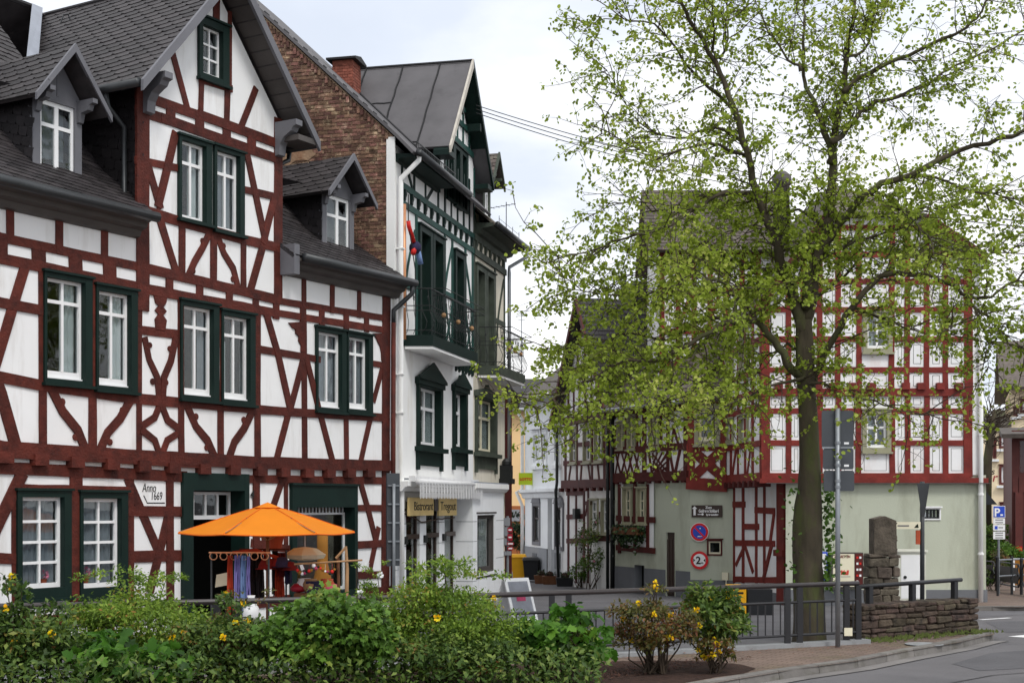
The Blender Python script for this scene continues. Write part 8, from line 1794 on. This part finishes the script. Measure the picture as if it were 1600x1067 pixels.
LIMBS = [   # photo points, depth offset at the end, start radius (m), end radius
 ([(1257, 520), (1226, 423), (1211, 369), (1190, 320), (1168, 238), (1145, 166), (1118, 99), (1078, 27), (1064, 0), (1040, -60), (1025, -130)], -.8, .13, .015),
 ([(1256, 510), (1276, 405), (1294, 351), (1301, 270), (1305, 202), (1321, 135), (1323, 81), (1334, 22), (1340, -50), (1345, -150)], .6, .145, .015),
 ([(1301, 260), (1285, 189), (1267, 153), (1256, 117), (1256, 45), (1258, 0), (1262, -90)], 1.6, .075, .012),
 ([(1260, 480), (1267, 418), (1312, 351), (1361, 297), (1420, 274), (1501, 234), (1582, 211), (1640, 170), (1700, 120)], -1.6, .12, .02),
 ([(1318, 140), (1370, 108), (1438, 76), (1510, 45), (1541, 5), (1580, -60)], -1.2, .06, .012),
 ([(1303, 225), (1330, 193), (1370, 162), (1438, 140), (1474, 112), (1555, 76), (1640, 20)], 1.5, .065, .012),
 ([(1192, 322), (1178, 303), (1128, 303), (1103, 317), (1071, 335), (1021, 363), (967, 374), (925, 392), (861, 406)], -1.4, .06, .01),
 ([(1190, 318), (1150, 300), (1090, 305), (1030, 330), (990, 310), (940, 330)], 1.6, .05, .008),
 ([(1258, 590), (1236, 577), (1210, 531), (1178, 502), (1153, 499), (1113, 516), (1028, 563), (971, 563), (925, 591), (878, 616), (840, 640)], -1.8, .10, .012),
 ([(1180, 503), (1156, 467), (1092, 452), (1021, 460), (943, 460), (890, 450)], .9, .05, .008),
 ([(1153, 499), (1100, 500), (1040, 530), (980, 520), (920, 540), (850, 545)], 1.4, .05, .008),
 ([(1265, 610), (1274, 589), (1294, 545), (1331, 481), (1375, 434), (1426, 430), (1469, 437), (1510, 461), (1537, 464), (1577, 444), (1620, 410)], -1.5, .095, .015),
 ([(1510, 461), (1517, 474), (1550, 498), (1564, 518), (1597, 552), (1630, 575)], -1.6, .04, .008),
 ([(1517, 470), (1535, 510), (1545, 540), (1540, 570)], -1.9, .03, .006),
 ([(1118, 99), (1135, 70), (1136, 20), (1140, -60)], 0.4, .035, .008), ([(1114, 80), (1112, 30), (1110, -50)], -.9, .03, .008),
 ([(1253, 112), (1222, 81), (1186, 18), (1172, -30)], .9, .035, .008), ([(1321, 95), (1357, 68), (1370, 0), (1380, -60)], .7, .04, .008),
 ([(1165, 225), (1120, 200), (1060, 215), (1000, 195), (950, 110)], .8, .045, .006), ([(1150, 180), (1090, 120), (1020, 40), (960, 30), (910, 40)], -1.2, .04, .005),
 ([(1170, 245), (1110, 225), (1050, 240), (1000, 235), (940, 205)], -1.5, .04, .006),
 ([(1375, 434), (1420, 400), (1480, 380), (1540, 400), (1600, 385)], .9, .045, .008), ([(1331, 481), (1390, 500), (1440, 520), (1490, 510)], -2.1, .04, .006),
 ([(1262, 600), (1300, 600), (1350, 620), (1410, 640), (1460, 650)], -2.2, .035, .006), ([(1260, 590), (1215, 600), (1160, 620), (1100, 650), (1050, 660)], -2.4, .04, .006),
 ([(1420, 274), (1470, 280), (1530, 300), (1600, 310), (1660, 330)], .6, .04, .008), ([(1361, 297), (1410, 330), (1450, 370), (1470, 420)], -2.0, .035, .006),
 ([(1028, 563), (985, 590), (950, 620), (920, 660)], -2.3, .03, .005), ([(1113, 516), (1080, 560), (1060, 610), (1020, 640)], -2.6, .03, .005),
 ([(1226, 423), (1180, 420), (1130, 400), (1070, 410), (1010, 420), (960, 440)], .9, .05, .007), ([(1276, 405), (1330, 380), (1390, 360), (1440, 330), (1500, 320)], 2.0, .045, .008),
 ([(1235, 450), (1190, 455), (1120, 440), (1050, 445)], -2.2, .04, .006), ([(1260, 470), (1310, 440), (1350, 400), (1400, 390), (1450, 400)], 2.4, .045, .007),
 ([(1290, 360), (1250, 330), (1200, 340), (1150, 360), (1100, 370)], 2.2, .04, .006), ([(1260, 560), (1230, 540), (1190, 560), (1140, 585)], 1.8, .035, .006),
]
rng = np.random.default_rng(5)
SPN = []      # points along limbs from which twigs grow: (pos, tangent, weight)
for i, (pl_, dd, r0, r1) in enumerate(LIMBS):
    k = len(pl_); P_ = []
    st_d = {2: .1, 12: -1.3, 13: -1.4}.get(i, 0.0)
    for j, (x, y) in enumerate(pl_):
        t = j / (k - 1); P_.append(W(x, y, st_d + (dd - st_d) * t ** 1.2 + .12 * math.sin(j * 2.3 + i)))
    Q = []                               # smooth the limb a little
    for j in range(k - 1):
        p0, p1, p2, p3 = P_[max(j - 1, 0)], P_[j], P_[j + 1], P_[min(j + 2, k - 1)]
        for t in (0, .25, .5, .75): Q.append(.5 * ((2 * p1) + (-p0 + p2) * t + (2 * p0 - 5 * p1 + 4 * p2 - p3) * t * t + (-p0 + 3 * p1 - 3 * p2 + p3) * t ** 3))
    Q.append(P_[-1]); n = len(Q); Q = [q_ + rng.normal(size=3) * .018 for q_ in Q]
    MB().tube(Q, [.86 * (r0 + (r1 - r0) * (j / (n - 1)) ** .6) for j in range(n)], 8).obj('limb', 'bark', tree, smooth=True)
    L_ = 0; nx_ = .35 if r0 > .08 else .12
    for a, b_ in zip(Q, Q[1:]):
        d = b_ - a; l = np.linalg.norm(d); L_ += l
        while L_ > nx_:
            SPN.append((b_ - d * ((L_ - nx_) / max(l, 1e-6)), d / max(l, 1e-6))); nx_ += rng.uniform(.10, .22)
    SPN.append((Q[-1], (Q[-1] - Q[-2]) / np.linalg.norm(Q[-1] - Q[-2])))
tw = MB(); LP, LD_, LN = [], [], []
def leaves_at(p, d, n):
    for _ in range(n):
        LP.append(p + rng.normal(size=3) * .034); v = d * .4 + rng.normal(size=3) * .6; v[2] -= .35; LD_.append(v); LN.append(np.array([0, -.1, .8]) + rng.normal(size=3) * .5)
for p, tg in SPN:
    for _ in range(2 if rng.random() < .35 else 1):
        side = rng.normal(size=3); side -= tg * side.dot(tg); side /= np.linalg.norm(side); side[2] = side[2] * .6 + .12
        d = tg * rng.uniform(.2, .8) + side * rng.uniform(.6, 1.0); d /= np.linalg.norm(d); L_ = rng.uniform(.45, 1.25)
        k = 5; Q = [p]; dd = d.copy()
        for j in range(k):
            dd = dd + rng.normal(size=3) * .16; dd[2] -= .03; dd /= np.linalg.norm(dd); Q.append(Q[-1] + dd * L_ / k)
        tw.tube(Q, [.010 - .0013 * j for j in range(k + 1)], 4, cap=False)
        for j in range(1, k + 1):
            q_ = Q[j]
            if rng.random() < .45: leaves_at(q_, dd, 6)
            for _ in range(1 if rng.random() < .8 else 2):
                s_ = rng.normal(size=3); s_ /= np.linalg.norm(s_); s_[2] *= .6; e_ = dd * .5 + s_; e_ /= np.linalg.norm(e_); l = rng.uniform(.14, .42); m_ = q_ + e_ * l * .5 + rng.normal(size=3) * .02; f_ = q_ + e_ * l + np.array([0, 0, -.02])
                tw.tube([q_, m_, f_], [.0045, .0035, .002], 3, cap=False)
                leaves_at(m_, e_, rng.integers(2, 5)); leaves_at(f_, e_, rng.integers(10, 17))
LP, LD_, LN = np.array(LP), np.array(LD_), np.array(LN)
pxx = 800 + FPX * (LP[:, 0] + T0[0]) / (LP[:, 1] + T0[1]); zz_ = LP[:, 2] + T0[2]
keep = rng.random(len(LP)) < np.clip(np.interp(zz_, [3.4, 4.6, 6.2, 7.5, 10.5], [.5, .68, .68, .5, .42]), 0, 1)
keep &= (rng.random(len(LP)) < np.where((pxx > 1320) & (zz_ < 6.4), .66, 1.0))
LP, LD_, LN = LP[keep], LD_[keep], LN[keep]; nL = len(LP)
crn = foliage('crown', 'round', LP, LD_, LN, RNG.uniform(.040, .076, nL), np.clip(RNG.uniform(0, 1, nL) * .75 + .12 * np.sin(LP[:, 0] * 2.1) + .12 * np.sin(LP[:, 2] * 2.7 + LP[:, 1]) + .12, 0, 1), 'leaf_lime', tree)
tw.obj('twigs', 'twig', tree, kind='stuff')
# epicormic sprouts on the trunk
n = 420; zz2 = RNG.choice([2.3, 2.0, 1.7, 1.3, 2.6, 1.0], n) + RNG.normal(size=n) * .12; sd = np.where(RNG.random(n) < .85, 1, -1)
P_ = np.stack([sd * (.22 + np.abs(RNG.normal(size=n)) * .11), RNG.normal(size=n) * .15 - .1, zz2], 1)
foliage('trunk_sprouts', 'round', P_, rv(n) + np.array([.3, 0, -.3]), rv(n) * .5 + np.array([0, -.3, .7]), RNG.uniform(.05, .09, n), RNG.uniform(0, .8, n), 'leaf_green', tree)
print('leaves', nL, 'spawn', len(SPN))
# bare tree in the right-hand street
bt = thing('bare_street_tree', 'leafless leaning tree in the right street before the cream house', 'tree', (at(1546, 800, 52).x, 52, gz(52)))
rngb = np.random.default_rng(3); tz = lambda x, y: np.array([at(x, y, 52).x, 52, at(x, y, 52).z]) - np.array(bt.location)
MB().tube([tz(1541, 880), tz(1541, 780), tz(1543, 720), tz(1549, 670), tz(1555, 640)], [.22, .2, .17, .13, .08], 8).obj('trunk', 'bark', bt, smooth=True)
tb_ = MB()
for i in range(60):
    p = tz(1543 + rngb.uniform(0, 10), 700 - rngb.uniform(0, 60)); d = np.array([rngb.normal() * .8 + .3, rngb.normal() * .5, rngb.uniform(.1, 1)]); Q = [p]
    for j in range(5): d = d + rngb.normal(size=3) * .25; Q.append(Q[-1] + d / np.linalg.norm(d) * rngb.uniform(.25, .6))
    tb_.tube(Q, [.022, .017, .013, .01, .008, .005], 4)
tb_.obj('branches', 'twig', bt, kind='stuff')
# woods on the hill
n = 2600; hx_ = RNG.uniform(62, 200, n); hy_ = RNG.uniform(192, 280, n); hz_ = np.interp(hx_, hx, hh) * np.clip((hy_ - 190) / 90, 0, 1) ** .8
k = 7; P_ = np.repeat(np.stack([hx_, hy_, hz_ + 1.2], 1), k, axis=0) + RNG.normal(size=(n * k, 3)) * np.array([1.0, 1.0, 1.0])
foliage('hillside_wood', 'round', P_, rv(n * k), rv(n * k) * .5 + np.array([0, -.5, .6]), RNG.uniform(.8, 1.8, n * k), RNG.uniform(0, 1, n * k), 'leaf_hill', None)
